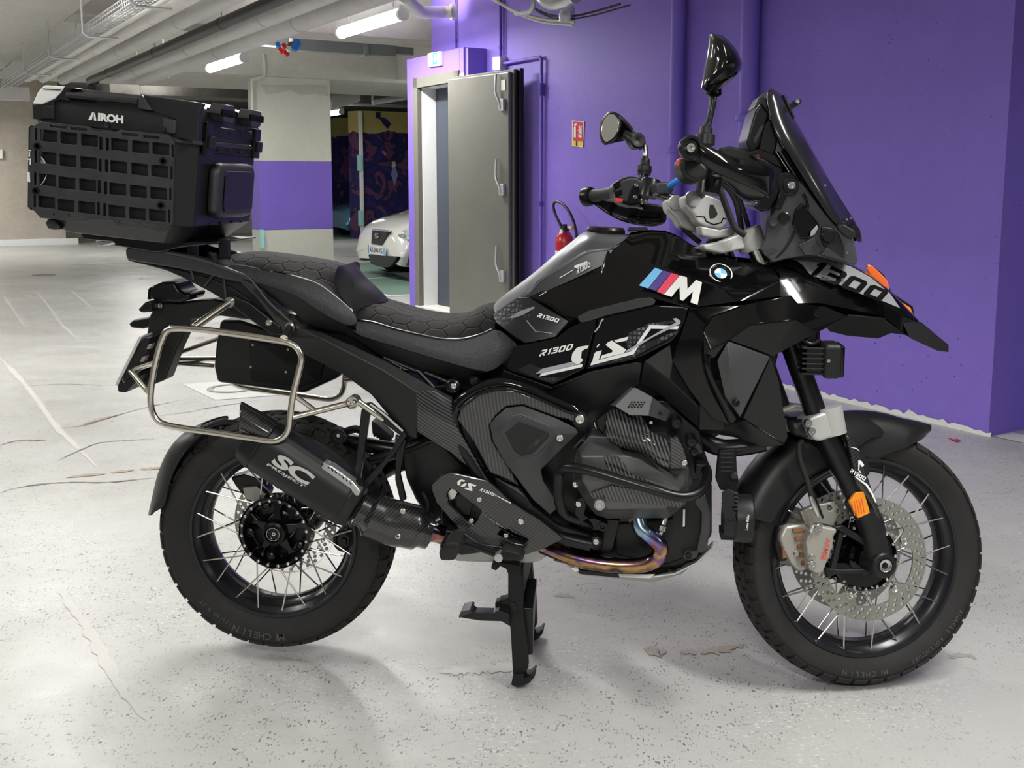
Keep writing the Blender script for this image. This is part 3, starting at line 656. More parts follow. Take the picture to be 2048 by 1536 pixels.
o=tube('conduit',[W(*uvz_u(x,y,14.9)) for x,y in ((527,108),(529,128),(529,150),(524,155),(504,160),(503,163),(505,225))],.018,M['pipewhite'],lin=True); tag(o,'white conduit stepping from the beam down the edge of the concrete column','conduit')
# ---- mural pillar + second painted pillar, dark bay, cars
mu=prism('painted_pillar',[W(23.2,9.93,0),W(23.2,12.2,0),W(23.6,12.2,0),W(23.6,9.80,0)],(0,0,2.9),M['mural']); tag(mu,'wide pillar covered by a dark blue jungle mural behind the white car','pillar')
wbox('reflector_strip',23.1,23.22,9.84,9.92,1.55,1.9,M['cyan'],mu); wbox('reflector_strip',23.1,23.22,9.84,9.92,.3,.65,M['cyan'],mu)
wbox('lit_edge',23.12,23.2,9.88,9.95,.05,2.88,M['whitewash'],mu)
bf_=Fr(W(23.19,10,0),VD,ZD,-UD)
def BV(px,py): u,v_,z=uvz_u(px,py,23.18); return (v_-10,z)
mk('painted_bird',[bf_.at(*BV(x,y),.004) for x,y in ((784,334),(789,330),(793,340),(796,350),(793,360),(789,374),(786,360),(782,348),(785,338))],[list(range(9))],mat('birdblue',(.18,.22,.42),.6),mu,smooth=False)
mk('painted_bird_head',[bf_.at(*BV(x,y),.006) for x,y in ((783,330),(786,323),(790,323),(792,333),(785,335))],[list(range(5))],mat('birdhead',(.5,.47,.33),.6),mu,smooth=False)
for pts in (((763,303),(768,301),(773,309),(770,311)),((751,224),(761,224),(761,234),(772,237),(782,247),(776,258),(766,248),(760,238),(752,236))):
    mk('painted_leaf',[bf_.at(*BV(x,y),.004) for x,y in pts],[list(range(len(pts)))],mat('leafc',(.45,.16,.22) if pts[0][0]==763 else (.012,.012,.07),.6),mu,smooth=False)
o=prism('painted_pillar',[W(26,10.5,0),W(26,10.95,0),W(26.4,10.95,0),W(26.4,10.5,0)],(0,0,2.9),M['mural']); tag(o,'narrow painted pillar sliver visible between the concrete column and the blue car','pillar')
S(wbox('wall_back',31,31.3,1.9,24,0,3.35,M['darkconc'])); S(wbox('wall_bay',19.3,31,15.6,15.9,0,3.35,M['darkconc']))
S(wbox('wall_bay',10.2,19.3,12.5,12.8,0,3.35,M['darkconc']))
# far left rough wall with white plinth
S(wbox('wall_left',24.3,24.8,-14,3.72,0,3.35,M['brownwall'])); S(wbox('baseboard_left',24.22,24.35,-14,3.95,0,.13,M['whitewash']))
S(wbox('wall_behind',27.5,27.9,3.0,9.2,0,3.35,M['concrete2']))
q=W(*uvz_u(4,299,24.28)); box('switch_box',q,VD*-.22,ZD*-.18,UD*-.06,M['white'],None); bpy.data.objects['switch_box']['label']='tiny white box on the rough far wall at the left edge'; bpy.data.objects['switch_box']['category']='box'
# ---- pipes and trays under the ceiling (all run along u)
def P2(px,py,z): u,v_,z=uvz_f(px,py,z); return W(u,v_,z)
def upipe(name,pa,pb,z,r,m,lab,ext=6.5,ends=0,cat='pipe',sub=(),dz=0):
    a=uvz_f(pa[0],pa[1],z); b=uvz_f(pb[0],pb[1],z); vm=(a[1]+b[1])/2
    A_=W(a[0],vm,z+r); B_=W(b[0]-ext,vm,z+r); o=tube(name,[A_,B_],r,m,res=20,angle=60); tag(o,lab,cat)
    u=a[0]-1.2; k=0
    while u>b[0]-ext:
        lathe('collar',W(u,vm,z+r),UD,[(-.03,r*1.06),(.03,r*1.06)],m,o,seg=20); 
        tube('hanger',[W(u,vm,z+2*r),W(u,vm,3.35)],.006,M['galv'],o,res=6); u-=2.3; k+=1
        if k>5: break
    return o
upipe('ceiling_pipe',(60,165),(330,0),2.5,.04,M['pipewhite'],'slim white pipe nearest the wire tray under the ceiling')
upipe('ceiling_pipe',(85,166),(400,0),2.5,.055,M['pipewhite'],'second white ceiling pipe from the wire tray')
upipe('ceiling_pipe',(130,170),(480,0),2.5,.07,M['pipegrey'],'wide pale ceiling pipe left of the black pipe')
upipe('ceiling_pipe',(189,170),(560,3),2.5,.048,M['pipeblack'],'black pipe with couplings among the pale ceiling pipes')
upipe('ceiling_pipe',(232,168),(640,14),2.5,.075,M['pipegrey'],'pale grey pipe just right of the black ceiling pipe')
upipe('ceiling_pipe',(285,172),(560,77),2.5,.090,M['pipegrey'],'thickest pale pipe nearest the bright tube lamp')
# black pipe elbow end
a=uvz_f(189,168,2.5); tube('pipe_elbow',[W(a[0]-.05,a[1],2.55),W(a[0]+.12,a[1],2.55),W(a[0]+.2,a[1],2.5),W(a[0]+.2,a[1],2.38)],.06,M['pipeblack'],bpy.data.objects['ceiling_pipe.003'],n=10)
# purple-lit elbow pipe going to the wall
e=[W(8.4,3.55,2.72),W(8.4,4.2,2.72)]
o=tube('elbow_pipe',[cp(808,-8,4.0),cp(836,20,4.25),cp(850,25,4.4),cp(880,24,4.8),cp(908,24,4.92)],.055,M['pipewhite'],n=30,res=18); tag(o,'white pipe with an elbow entering the purple wall at the top','pipe')
lathe('flange',cp(906,24,4.93),(cp(925,24,5.15)-cp(885,24,4.95)),[(-.02,.075),(.02,.075)],M['pipewhite'],o,seg=20)
# transverse ducts under the beam at u=11..15
for i,(a,b,z,r,m,lb) in enumerate((((395,82),(828,104),2.62,.045,'ductgrey','upper grey conduit crossing below the far beam'),((585,100),(793,116),2.55,.07,'ductgrey','grey rectangular duct crossing in front of the far beam'))):
    A_=uvz_f(a[0],a[1],z); B_=uvz_f(b[0],b[1],z); um=13.2 if i==0 else 13.0
    A_=uvz_u(a[0],a[1],um); B_=uvz_u(b[0],b[1],um)
    o=box('crossing_duct',W(um,A_[1],A_[2]),W(um,B_[1],A_[2])-W(um,A_[1],A_[2]),UD*.12,ZD*(.10+.10*i),M[m],bevel=.01); tag(o,lb,'duct')
    if i: box('duct_end_collar',W(um-.02,B_[1]-.45,A_[2]-.02),VD*.06,UD*.16,ZD*.24,M['galv'],o)
# coloured valve cluster
vc=empty('valve_cluster','cluster of red and blue valve handles hanging beside the ceiling pipes','valve',loc=W(*uvz_u(573,95,12.6)))
for i,(x,y,mm,r) in enumerate(((562,100,'red',.035),(573,106,'red',.035),(594,86,'blueadj',.05),(568,92,'red',.03),(583,92,'rust',.05),(556,90,'blueadj',.03),(578,98,'white',.03),(590,94,'blueadj',.045))):
    lathe('valve_handle' if mm!='rust' else 'valve_body',W(*uvz_u(x,y,12.6-.05*i)),(.3,-1,.2),[(-.03,r),(.03,r*.9),(.03,0)],M[mm],vc,seg=14)
# wire basket tray, upper left
tr=empty('wire_tray','galvanised wire basket cable tray running along the ceiling at upper left','tray',loc=W(12,1.72,2.5))
T0,T1,tv0,tv1,tz0,tz1=15.1,5.0,1.66,1.79,2.45,2.51
parts=[]
for v_,z_ in ((tv0,tz1),(tv0,(tz0+tz1)/2),(tv0,tz0),((tv0+tv1)/2,tz0),(tv1,tz0),(tv1,tz1)): parts.append(tubeg([W(T0,v_,z_),W(T1,v_,z_)],.005,5))
mvs=[tubeg([W(u,tv0,tz1),W(u,tv0,tz0),W(u,tv1,tz0),W(u,tv1,tz1)],.003,4) for u in [T1+.07*i for i in range(int((T0-T1)/.07))]]
o=multi('wire_mesh',parts+mvs,M['galv'],tr,smooth=False); o['kind']='stuff'
for k_ in range(4):
    tube('tray_cable',[W(T0,tv0+.03+.03*k_,tz0+.012),W(10,tv0+.035+.03*k_,tz0+.02),W(T1,tv0+.03+.028*k_,tz0+.015)],.007,M['pipewhite' if k_%2 else 'pipegrey'],tr,n=8,res=7)
u=14.6
while u>6:
    tube('hanger_rod',[W(u,tv0-.02,2.95),W(u,tv0-.02,tz0),W(u,tv0+.02,tz0-.03),W(u,tv1+.12,tz0-.03)],.010,M['galv'],tr,lin=True,res=8); u-=1.75
o=box('cable_duct_white',W(16.0,.2,2.36),UD*.12,VD*1.9,ZD*.16,M['pipewhite']); tag(o,'white cable duct crossing at the far left below the ceiling','duct')
# ---- far-bay bits seen right of the column: dim pipe and small lamps
o=tube('far_pipe',[W(*uvz_u(655,203,18)),W(*uvz_u(712,186,18))],.16,M['pipegrey'],res=18); tag(o,'short fat grey pipe in the dim bay right of the column','pipe')
o=tube('far_lamp',[W(*uvz_u(745,205,18)),W(*uvz_u(812,194,18))],.05,M['lampbody'],res=10); tag(o,'unlit tube lamp hanging in the dim bay before the mural','lamp')
tube('far_lamp_cord',[W(*uvz_u(745,203,18)),W(*uvz_u(745,203,18))+ZD*.45],.02,M['lampbody'],o,res=6)
_q=W(*uvz_u(690,190,18)); tube('pipe_hanger',[_q,_q+ZD*.5],.015,M['galv'],bpy.data.objects['far_pipe'],res=6)
# ---- lamps: fluorescent battens of the garage, plus one added for the far wall
def batten(u,v,z,label,L=1.45,power=LAMPW,dir_='u',up=.55):
    D=UD if dir_=='u' else VD; c=W(u,v,z); e=empty('tube_lamp',label,'lamp',loc=c,group=None)
    box('lamp_housing',c-D*L/2-(VD if dir_=='u' else UD)*.045+ZD*.045,D*L,(VD if dir_=='u' else UD)*.09,ZD*.03,M['lampbody'],e)
    tube('diffuser',[c-D*(L/2-.03)+ZD*.0,c+D*(L/2-.03)],[.05]*2,M['tubeglow'],e,res=14)
    for s in (-1,1): lathe('end_cap',c+D*s*(L/2-.03),D,[(-.02,.056),(.02,.056),(.025,.03)],M['lampbody'],e,seg=16)
    for s in (-.35,.35): tube('suspension',[c+D*L*s+ZD*.07,Vector((c.x+D.x*L*s,c.y+D.y*L*s,3.34))],.006,M['galv'],e,res=6)
    ld_=bpy.data.lights.new('tube_light','AREA'); ld_.shape='RECTANGLE'; ld_.size=L; ld_.size_y=.10; ld_.energy=power; ld_.color=(1,.985,.96)
    lo=bpy.data.objects.new('tube_light',ld_); C.objects.link(lo); lo.parent=e
    rz=atan2(D.y,D.x); lo.rotation_euler=(0,0,rz); lo.location=(0,0,-.056)
    l2=bpy.data.lights.new('tube_glow_up','AREA'); l2.shape='RECTANGLE'; l2.size=L; l2.size_y=.16; l2.energy=power*up; l2.color=(1,.985,.96)
    l3=bpy.data.objects.new('tube_glow_up',l2); C.objects.link(l3); l3.parent=e; l3.rotation_euler=(pi,0,-rz); l3.location=(0,0,.085)
    return e
a=uvz_f(676,70,2.68); b_=uvz_f(812,34,2.68)
batten((a[0]+b_[0])/2,(a[1]+b_[1])/2,2.70,'bright tube lamp hanging beside the purple wall top at centre',power=LAMPW*2.6)
batten(13.1,3.9,2.68,'smaller lit tube lamp further back beyond the ceiling pipes')
batten(13.1,3.3,2.66,'barely visible lit tube lamp between the ceiling pipes')
LMP=((20,4.3,1.6,'distant lit tube lamp behind the top case, above the far lane'),(20,-1,2.0,'lit tube lamp far back beyond the left picture edge'),(13,-1.5,1.8,'lit tube lamp left of the picture over the far lane'),(8,-1.2,1.3,'lit tube lamp left of the picture over the parking lane'),
 (3.6,-1.0,1.2,'lit tube lamp above and left of the photographer'),(-.8,-.9,3.1,'lit tube lamp behind the photographer on the left'),(4.2,1.9,2.6,'lit tube lamp above the motorcycle tail'),(.6,2.2,1.9,'lit tube lamp above the motorcycle nose'),(8,1.0,1.2,'lit tube lamp over the empty floor behind the motorcycle'),
 (-2.5,3.6,.9,'lit tube lamp right of the picture past the wall corner'),(21.5,8.5,.8,'lit tube lamp in front of the mural pillar'),(14,8,.8,'lit tube lamp over the white car'),(22.6,1.2,2.2,'added tube lamp brightening the rough far wall at the left'))  # last lamp is added only to brighten the rough far wall
for (u,v_,pw,lb) in LMP: batten(u,v_,2.69 if v_>1.8 else 2.66,lb,power=LAMPW*pw,up=.55 if u>7 else .12)
# ---- cars
def car(name,label,cat,fv,u0,u1,body,hgt=1.42,lg=3.9,detail=True,mirror_v=1):
    """hatchback nose towards -v, sides at u0 (near) and u1; built as a lofted shell"""
    wdt=u1-u0; uc=(u0+u1)/2
    root=empty(name,label,cat,loc=W(uc,fv+lg/2,0))
    secs=[(0.0,.24,.30,.56,.62,.86),(.06,.17,.42,.64,.74,.93),(.25,.17,.62,.74,.82,.93),(.55,.20,.80,.80,.86,1.0),(.95,.22,.92,.86,.885,1.0),(1.25,.22,.97,.93,.90,1.0),(1.75,.22,1.28,1.30,.78,1.0),(2.1,.22,1.40,1.42,.74,1.0),(3.0,.22,1.42,1.44,.72,1.0),(3.6,.25,1.15,1.18,.72,.97),(3.9,.35,.9,.92,.66,.88)]
    rows=[]
    for (d,zb,zs,zt,wt,wb) in secs:
        zs=min(zs,.88) if d>1.0 else zs*.88/.92*.97
        r=[]; hw=wdt/2
        prof=[(wb*.86,zb),(wb*.97,zb+.10),(wb,zb+.3 if zs>zb+.35 else (zb+zs)/2),(wb*.985,zs),( (wt+wb)/2*.96,(zs+zt)/2+.01),(wt*.93,zt-.015),(wt*.6,zt+.012),(0,zt+.025)]
        for (a_,z_) in prof: r.append((a_*hw,z_))
        full=[(x,z) for x,z in r]+[(-x,z) for x,z in r[::-1][1:]]
        rows.append([W(uc-x,fv+d*lg/3.9,z*hgt/1.44) for x,z in full])
    n=len(rows[0]); v=[q for r_ in rows for q in r_]; f=[[i*n+j,i*n+j+1,(i+1)*n+j+1,(i+1)*n+j] for i in range(len(rows)-1) for j in range(n-1)]
    f.append(list(range(n))); f.append([(len(rows)-1)*n+j for j in range(n)])
    mk('body',v,f,body,root,sub=2,angle=60)
    mk('windscreen',[W(uc+s*wdt*k_,fv+d,z) for s,k_,d,z in ((-1,.40,1.22,.95),(1,.40,1.22,.95),(1,.36,1.74,1.30),(-1,.36,1.74,1.30))],[[0,1,2,3]],M['glassdark'],root,solid=.01,smooth=False)
    for d in (.78,3.15):
        for s in (-1,1):
            c=W(uc+s*(wdt/2-.10),fv+d*lg/3.9,.31); wh=lathe('wheel',c,UD*s,[(-.1,.30),(-.09,.315),(.09,.315),(.11,.29),(.10,.2)],M['rubber'],root,seg=28)
            lathe('hubcap',c,UD*s,[(.09,.205),(.105,.19),(.10,.05),(.115,.0)],M['alu'],wh,seg=20)
            lathe('wheel_arch',c,UD*s,[(.055,.37),(.115,.37),(.116,.30)],M['carblack'],root,seg=28)
    return root,uc,wdt
wc,uc,wd_=car('white_car','white hatchback parked nose out behind the grey door, grille badge and plate visible','car',5.98,12.72,14.42,M['carwhite'],hgt=1.50)
def CV(px,py,v0): return W(*uvz_v(px,py,v0))
def cpl(nm,pts,v0,m,par,dv=.06,**k): return prism(nm,[CV(x,y,v0) for x,y in pts],VD*dv,m,par,bevel=.004,**k)
gr=cpl('grille',rnd([(744,460),(777,463),(763,491),(742,487)],3),5.97,M['carblack'],wc)
cpl('grille_rim',[(743,457.5),(778,461),(777,464),(744,460.5)],5.96,M['chrome'],gr,dv=.03)
# flat angular badge
cpl('badge',[(750,466),(757.5,467),(757,469.5),(752.5,469),(752.3,471),(757,471.5),(755.5,477),(749,476.5),(749.4,474),(753,474.3),(753.2,472.6),(749,472.2)],5.955,M['chrome'],gr,dv=.01)
pl=cpl('number_plate',rnd([(735.5,489),(770,495),(769,512),(736,507)],1.2),5.94,M['white'],wc,dv=.02)
pf=F3(CV(735.5,489,5.94),CV(770,495,5.94),CV(736,507,5.94))
decal('country_band',pf,[(735.6,489.4),(738,489.8),(738.2,506.6),(736.1,506.3)],M['bmwblue'],pl)
decal('region_band',pf,[(766.2,494.6),(769.8,495.3),(769,511.6),(765.8,511.1)],M['mlight'],pl)
text('plate_text','AX-044-YG',pf,[(739.2,492.5),(765,497),(764.6,508),(739.5,504)],M['black'],pl,bold=.02,off=.002)
cpl('lower_intake',rnd([(736,509),(794,513.5),(788,525),(776,535),(760,534),(742,528)],3),5.96,M['carblack'],wc)
cpl('fog_recess',rnd([(790,531),(800,520),(822,506),(822,531)],3),6.12,M['carblack'],wc)
cpl('headlamp',rnd([(782,480),(797,465),(822,453),(822,478),(790,481)],2.5),6.10,M['lens'],wc)
cpl('lamp_bulb',rnd([(790,474),(797,468),(806,468),(803,475)],2),6.05,M['chrome'],wc,dv=.03)
cpl('splitter',[(755,539),(782,545),(826,545),(826,560),(788,548)],6.05,M['carblack'],wc)
bc=car('blue_car','dark blue car in the dim bay between the column and the mural pillar','car',9.75,23.7,25.4,M['carblue'])[0]
# ================================================================ MOTORCYCLE
bike=empty('motorcycle','black adventure motorcycle with gold-blue exhaust headers standing on its centre stand','motorcycle',loc=(.76,0,0))
def part(fn,name,*a,**k): return fn(name,*a,**k)
def wheel(prefix,T,cz,cx,Ro,wt,rl,wl,nblk,rh,hubY,spk):
    """T maps local bike coords to world; Ro tyre radius, wt half width, rl rim lip radius, wl lip half width"""
    c=T@Vector((cx,0,cz)); ax=(T.to_3x3()@Vector((0,1,0))).normalized()
    h=Ro-rl
    prof=[(-wl,rl-.004),(-wl-.008,rl+.012),(-wt*.96,rl+h*.42),(-wt,rl+h*.62),(-wt*.95,rl+h*.76),(-wt*.78,rl+h*.89),(-wt*.42,rl+h*.975),(0,rl+h*.995)]
    prof+= [(-y,r) for y,r in prof[::-1][1:]]
    ty=lathe(prefix+'_tyre',c,ax,prof+[(wl*.8,rl-.006),(-wl*.8,rl-.006)],M['rubber'],bike,seg=96,closed=True,angle=50)
    # tread blocks following the crown
    pr=[Vector(q) for q in prof]; dense=cr(pr,200)
    def at(s,th,up):
        i=min(max(int(s*199),1),198); q=dense[i]; tn=(dense[i+1]-dense[i-1]).normalized(); nn=Vector((-tn.y,tn.x))
        if nn.y<0 and abs(tn.x)>.3: nn=-nn
        q=q+nn*up; rad=q.y; a=T.to_3x3()@Vector((cos(th),0,sin(th)))
        return c+ax*q.x+a*rad
    rows=[(.245,.345,0,0),(.358,.44,.5,.12),(.455,.545,0,-.1),(.56,.642,.5,.12),(.655,.755,0,0)]
    st=2*pi/nblk
    for ri,(s0,s1,ph,sk) in enumerate(rows):
        v=[];f=[]; ns=4; nt_=3; gap=.10
        for lay,up in ((0,-.003),(1,.0045)):
            for i in range(ns):
                for j in range(nt_):
                    s=s0+(s1-s0)*i/(ns-1); tt=(gap+(1-2*gap)*j/(nt_-1)+sk*(i/(ns-1)-.5))*st
                    v.append(at(s,tt,up))
        k=ns*nt_
        for i in range(ns-1):
            for j in range(nt_-1):
                a=i*nt_+j; f.append([k+a,k+a+1,k+a+nt_+1,k+a+nt_])
        edge=[(i,0) for i in range(ns)]+[(ns-1,j) for j in range(1,nt_)]+[(i,nt_-1) for i in range(ns-2,-1,-1)]+[(0,j) for j in range(nt_-2,0,-1)]
        for e in range(len(edge)):
            a=edge[e];b=edge[(e+1)%len(edge)]; a=a[0]*nt_+a[1]; b=b[0]*nt_+b[1]; f.append([a,b,k+b,k+a])
        me=bpy.data.meshes.new('tread_block'); me.from_pydata([tuple(q) for q in v],[],f); me.materials.append(M['tread']); 
        bm=bmesh.new(); bm.from_mesh(me); bmesh.ops.recalc_face_normals(bm,faces=bm.faces); bm.to_mesh(me); bm.free()
        for kk in range(nblk):
            o=bpy.data.objects.new('tread_block',me); C.objects.link(o); o.parent=ty; o.matrix_parent_inverse=wm(ty).inverted()
            R_=Matrix.Translation(c)@Matrix.Rotation(st*(kk+ph),4,-ax)@Matrix.Translation(-c); o.matrix_basis=R_
    rp=[(-wl,rl),(-wl-.004,rl-.003),(-wl-.003,rl-.010),(-wl+.006,rl-.014),(-wl+.012,rl-.022),(-wl*.55,rl-.030),(-.012,rl-.034),(0,rl-.036)]
    rp=rp+[(-y,r) for y,r in rp[::-1][1:]]+[(wl*.8,rl-.008),(0,rl-.022),(-wl*.8,rl-.008)]
    rim=lathe(prefix+'_rim',c,ax,rp,M['rim'],bike,seg=96,closed=True,angle=35)
    lathe('rim_groove',c,ax,[(-wl*.2,rl-.0335),(-wl*.12,rl-.040),(wl*.12,rl-.040),(wl*.2,rl-.0335)],M['rim'],rim,seg=96,closed=True)
    T3=T.to_3x3()
    n=20
    for s in (-1,1):
        for k in range(n):
            th=2*pi*(k+.25*(s>0))/n+.08; d=(spk if k%2 else -spk)
            a=c+ax*s*(wl-.010)+T3@Vector((cos(th),0,sin(th)))*(rl-.017)
            b=c+ax*s*hubY+T3@Vector((cos(th+d),0,sin(th+d)))*rh
            o=tube('spoke',[a,b],[.0021,.0021],M['chrome'],rim,res=6,smooth=True)
    return c,ax,ty,rim,T3
ID=Matrix.Identity(4)
FC,FA,fty,frim,T3F=wheel('front',SM,.3245,1.518,.3205,.060,.254,.042,44,.078,.030,radians(26))
RZ=.3464
RC,RA,rty,rrim,T3R=wheel('rear',ID,RZ,0,.3125,.083,.229,.062,38,.098,.034,radians(20))
# brake discs
def disc(name,c,ax,T3,y,R,parent,tabs=5,ph=0.0,hole=.0045,nh=34,Ri=.118,Rt=.096):
    fr=Fr(c+ax*y,T3@XD,T3@ZD,-(ax))
    out=[(R*cos(2*pi*i/96),R*sin(2*pi*i/96)) for i in range(96)]
    inn=[]
    for i in range(240):
        th=2*pi*i/240; d=((th-ph)/(2*pi/tabs)); d=abs(d-round(d))*2*pi/tabs
        r=Ri if d>.26 else (Rt if d<.10 else Rt+(Ri-Rt)*(1-cos(pi*(d-.10)/.16))/2)
        inn.append((r*cos(th),r*sin(th)))
    H=[inn]
    for ri,(rr,o_) in enumerate(((R-.0085,0),(R-.0185,.33),(R-.028,.66))):
        for k in range(nh):
            th=2*pi*(k+o_)/nh
            H.append([(rr*cos(th)+hole*cos(a*pi/4),rr*sin(th)+hole*sin(a*pi/4)) for a in range(8)])
    d=plate(name,fr,out,.005,M['disc'],parent,holes=H,px=False,bevel=.0004)
    for k in range(tabs):
        th=ph+2*pi*k/tabs; q=fr.at((Rt+.007)*cos(th),(Rt+.007)*sin(th),.001); lathe('disc_button',q,fr.n,[(-.008,.009),(.002,.009),(.003,.006),(.001,.0035),(.001,0)],M['steel'],d,seg=14)
    return d
disc('front_disc',FC,FA,T3F,-.062,.155,bike,ph=radians(23))
disc('front_disc',FC,FA,T3F,.062,.155,bike,ph=radians(55))
disc('rear_disc',RC,RA,T3R,.045,.1425,bike,ph=.3,Ri=.112,Rt=.09)
# front hub
def hubs(name,c,ax,T3,ys,R,parent,m=M['gloss'],spokes=True,bolts=16):
    prof=[(-ys,R),(-ys-.006,R*.99),(-ys-.008,R*.93),(-ys+.004,R*.90),(-ys+.006,R*.55),(-ys-.004,R*.50),(-ys-.01,R*.35),(-ys-.01,0)]
    h=lathe(name,c,ax,prof,m,parent,seg=64,angle=25)
    lathe('hub_barrel',c,ax,[(-ys,.036),(ys,.036)],m,h,seg=32)
    for k in range(bolts):
        th=2*pi*k/bolts; q=c+ax*(-ys-.004)+T3@Vector((cos(th),0,sin(th)))*R*.945
        o=lathe('spoke_nipple',q,-ax,[(-.002,.0042),(.004,.0042),(.005,.002),(.003,0)],M['steel'],h,seg=8)
    return h
fh=hubs('front_hub',FC,FA,T3F,.036,.086,bike)
lathe('hub_flange',FC,FA,[(.03,.086),(.04,.086),(.042,.05),(.05,.03),(.05,0)],M['gloss'],fh,seg=48)
# rear hub: open five-arm carrier seen from the right
rh_=lathe('rear_hub',RC,RA,[(-.038,.098),(-.046,.098),(-.050,.093),(-.048,.086),(-.030,.084),(-.004,.080),(-.002,.075),(-.002,.098)],M['gloss'],bike,seg=72,closed=True,angle=25)
lathe('axle_boss',RC,RA,[(.02,.040),(-.035,.034),(-.052,.030),(-.056,.024),(-.050,.022),(-.048,0)],M['frame'],rh_,seg=40)
lathe('axle_ring',RC,RA,[(-.0545,.0195),(-.0585,.0175),(-.0585,.0165),(-.0535,.0165)],M['chrome'],rh_,seg=36,closed=True)
lathe('axle_logo_cap',RC,RA,[(-.05,.016),(-.053,.015),(-.0535,0)],M['gloss'],rh_,seg=30)
lathe('axle_mark',RC-RA*.0545+Vector((.001,0,.0)),RA,[(0,.0045),(-.0006,.0045),(-.0006,.0030),(0,.0030)],M['white'],rh_,seg=18,closed=True)
for k in range(5):
    th=2*pi*k/5+.25; d=T3R@Vector((cos(th),0,sin(th))); e=T3R@Vector((-sin(th),0,cos(th)))
    pts=[RC-RA*.034+d*.026+e*.016,RC-RA*.026+d*.060+e*.007,RC-RA*.022+d*.088+e*.020,RC-RA*.022+d*.088-e*.020,RC-RA*.026+d*.060-e*.007,RC-RA*.034+d*.026-e*.016]
    prism('hub_arm',pts,RA*.022,M['gloss'],rh_,bevel=.003)
    q=RC-RA*.030+d*.066+e*.032; lathe('hub_bolt',q,-RA,[(-.01,.013),(.004,.012),(.006,.008),(.002,.006),(.002,0)],M['frame'],rh_,seg=14)
lathe('hub_back',RC,RA,[(.012,.084),(.006,.084),(.006,.045),(.012,.045)],M['frame'],rh_,seg=40,closed=True)
for k in range(20):
    th=2*pi*k/20+.1; q=RC-RA*.049+T3R@Vector((cos(th),0,sin(th)))*.089
    lathe('spoke_nipple',q,-RA,[(-.004,.0048),(.004,.0045),(.0055,.0025),(.003,0)],M['steel'],rh_,seg=8)
# sidewall lettering
def arctext(s,c,ax,T3,y,R,a0,hgt,m,parent,flip=False,off=.0,step=None,name='tyre_lettering'):
    """letters run along a circle on the near side; a0 centre angle (deg, 0=forward, 90=up)"""
    n=len(s); step=step or hgt*.80/R; e=None
    vs_=[];fs=[]
    for i,ch in enumerate(s):
        if ch==' ': continue
        cu=bpy.data.curves.new('t','FONT'); cu.body=ch; cu.offset=.015; cu.resolution_u=2
        ob=bpy.data.objects.new('t',cu); me=bpy.data.meshes.new_from_object(ob); bpy.data.objects.remove(ob)
        th=radians(a0)-(i-(n-1)/2)*step
        d=T3@Vector((cos(th),0,sin(th))); t=T3@Vector((sin(th),0,-cos(th)))
        k=hgt/.72; b=len(vs_)
        for v in me.vertices: vs_.append(c+ax*(y-.0012)+d*(R+v.co.y*k)+t*((v.co.x-.28)*k))
        fs+=[[q+b for q in p.vertices] for p in me.polygons]
        bpy.data.meshes.remove(me)
    return mk(name,vs_,fs,m,parent,smooth=False)
mat('tyretext',(.07,.07,.072),.6)
arctext('MICHELIN',RC,RA,T3R,-.0825,.264,262,.019,M['tyretext'],rty,step=.066)
arctext('170/60 R 17',RC,RA,T3R,-.0815,.262,234,.011,M['tyretext'],rty,step=.036)
arctext('ANAKEE ADVENTURE',FC,FA,T3F,-.0600,.283,-48,.011,M['tyretext'],fty,step=.042)
arctext('MICHELIN',FC,FA,T3F,-.0590,.283,268,.013,M['tyretext'],fty,step=.055)
# ---------------------------------------------------------------- front end (turned with the steering)
RM=SR
def SX(pts,yl): return [PS(x,y,yl) for x,y in pts]
def splate(name,pts,yl,t,m,parent=bike,**k): return plate(name,FS(yl),pts,t,m,parent,**k)
YL=SR@YD
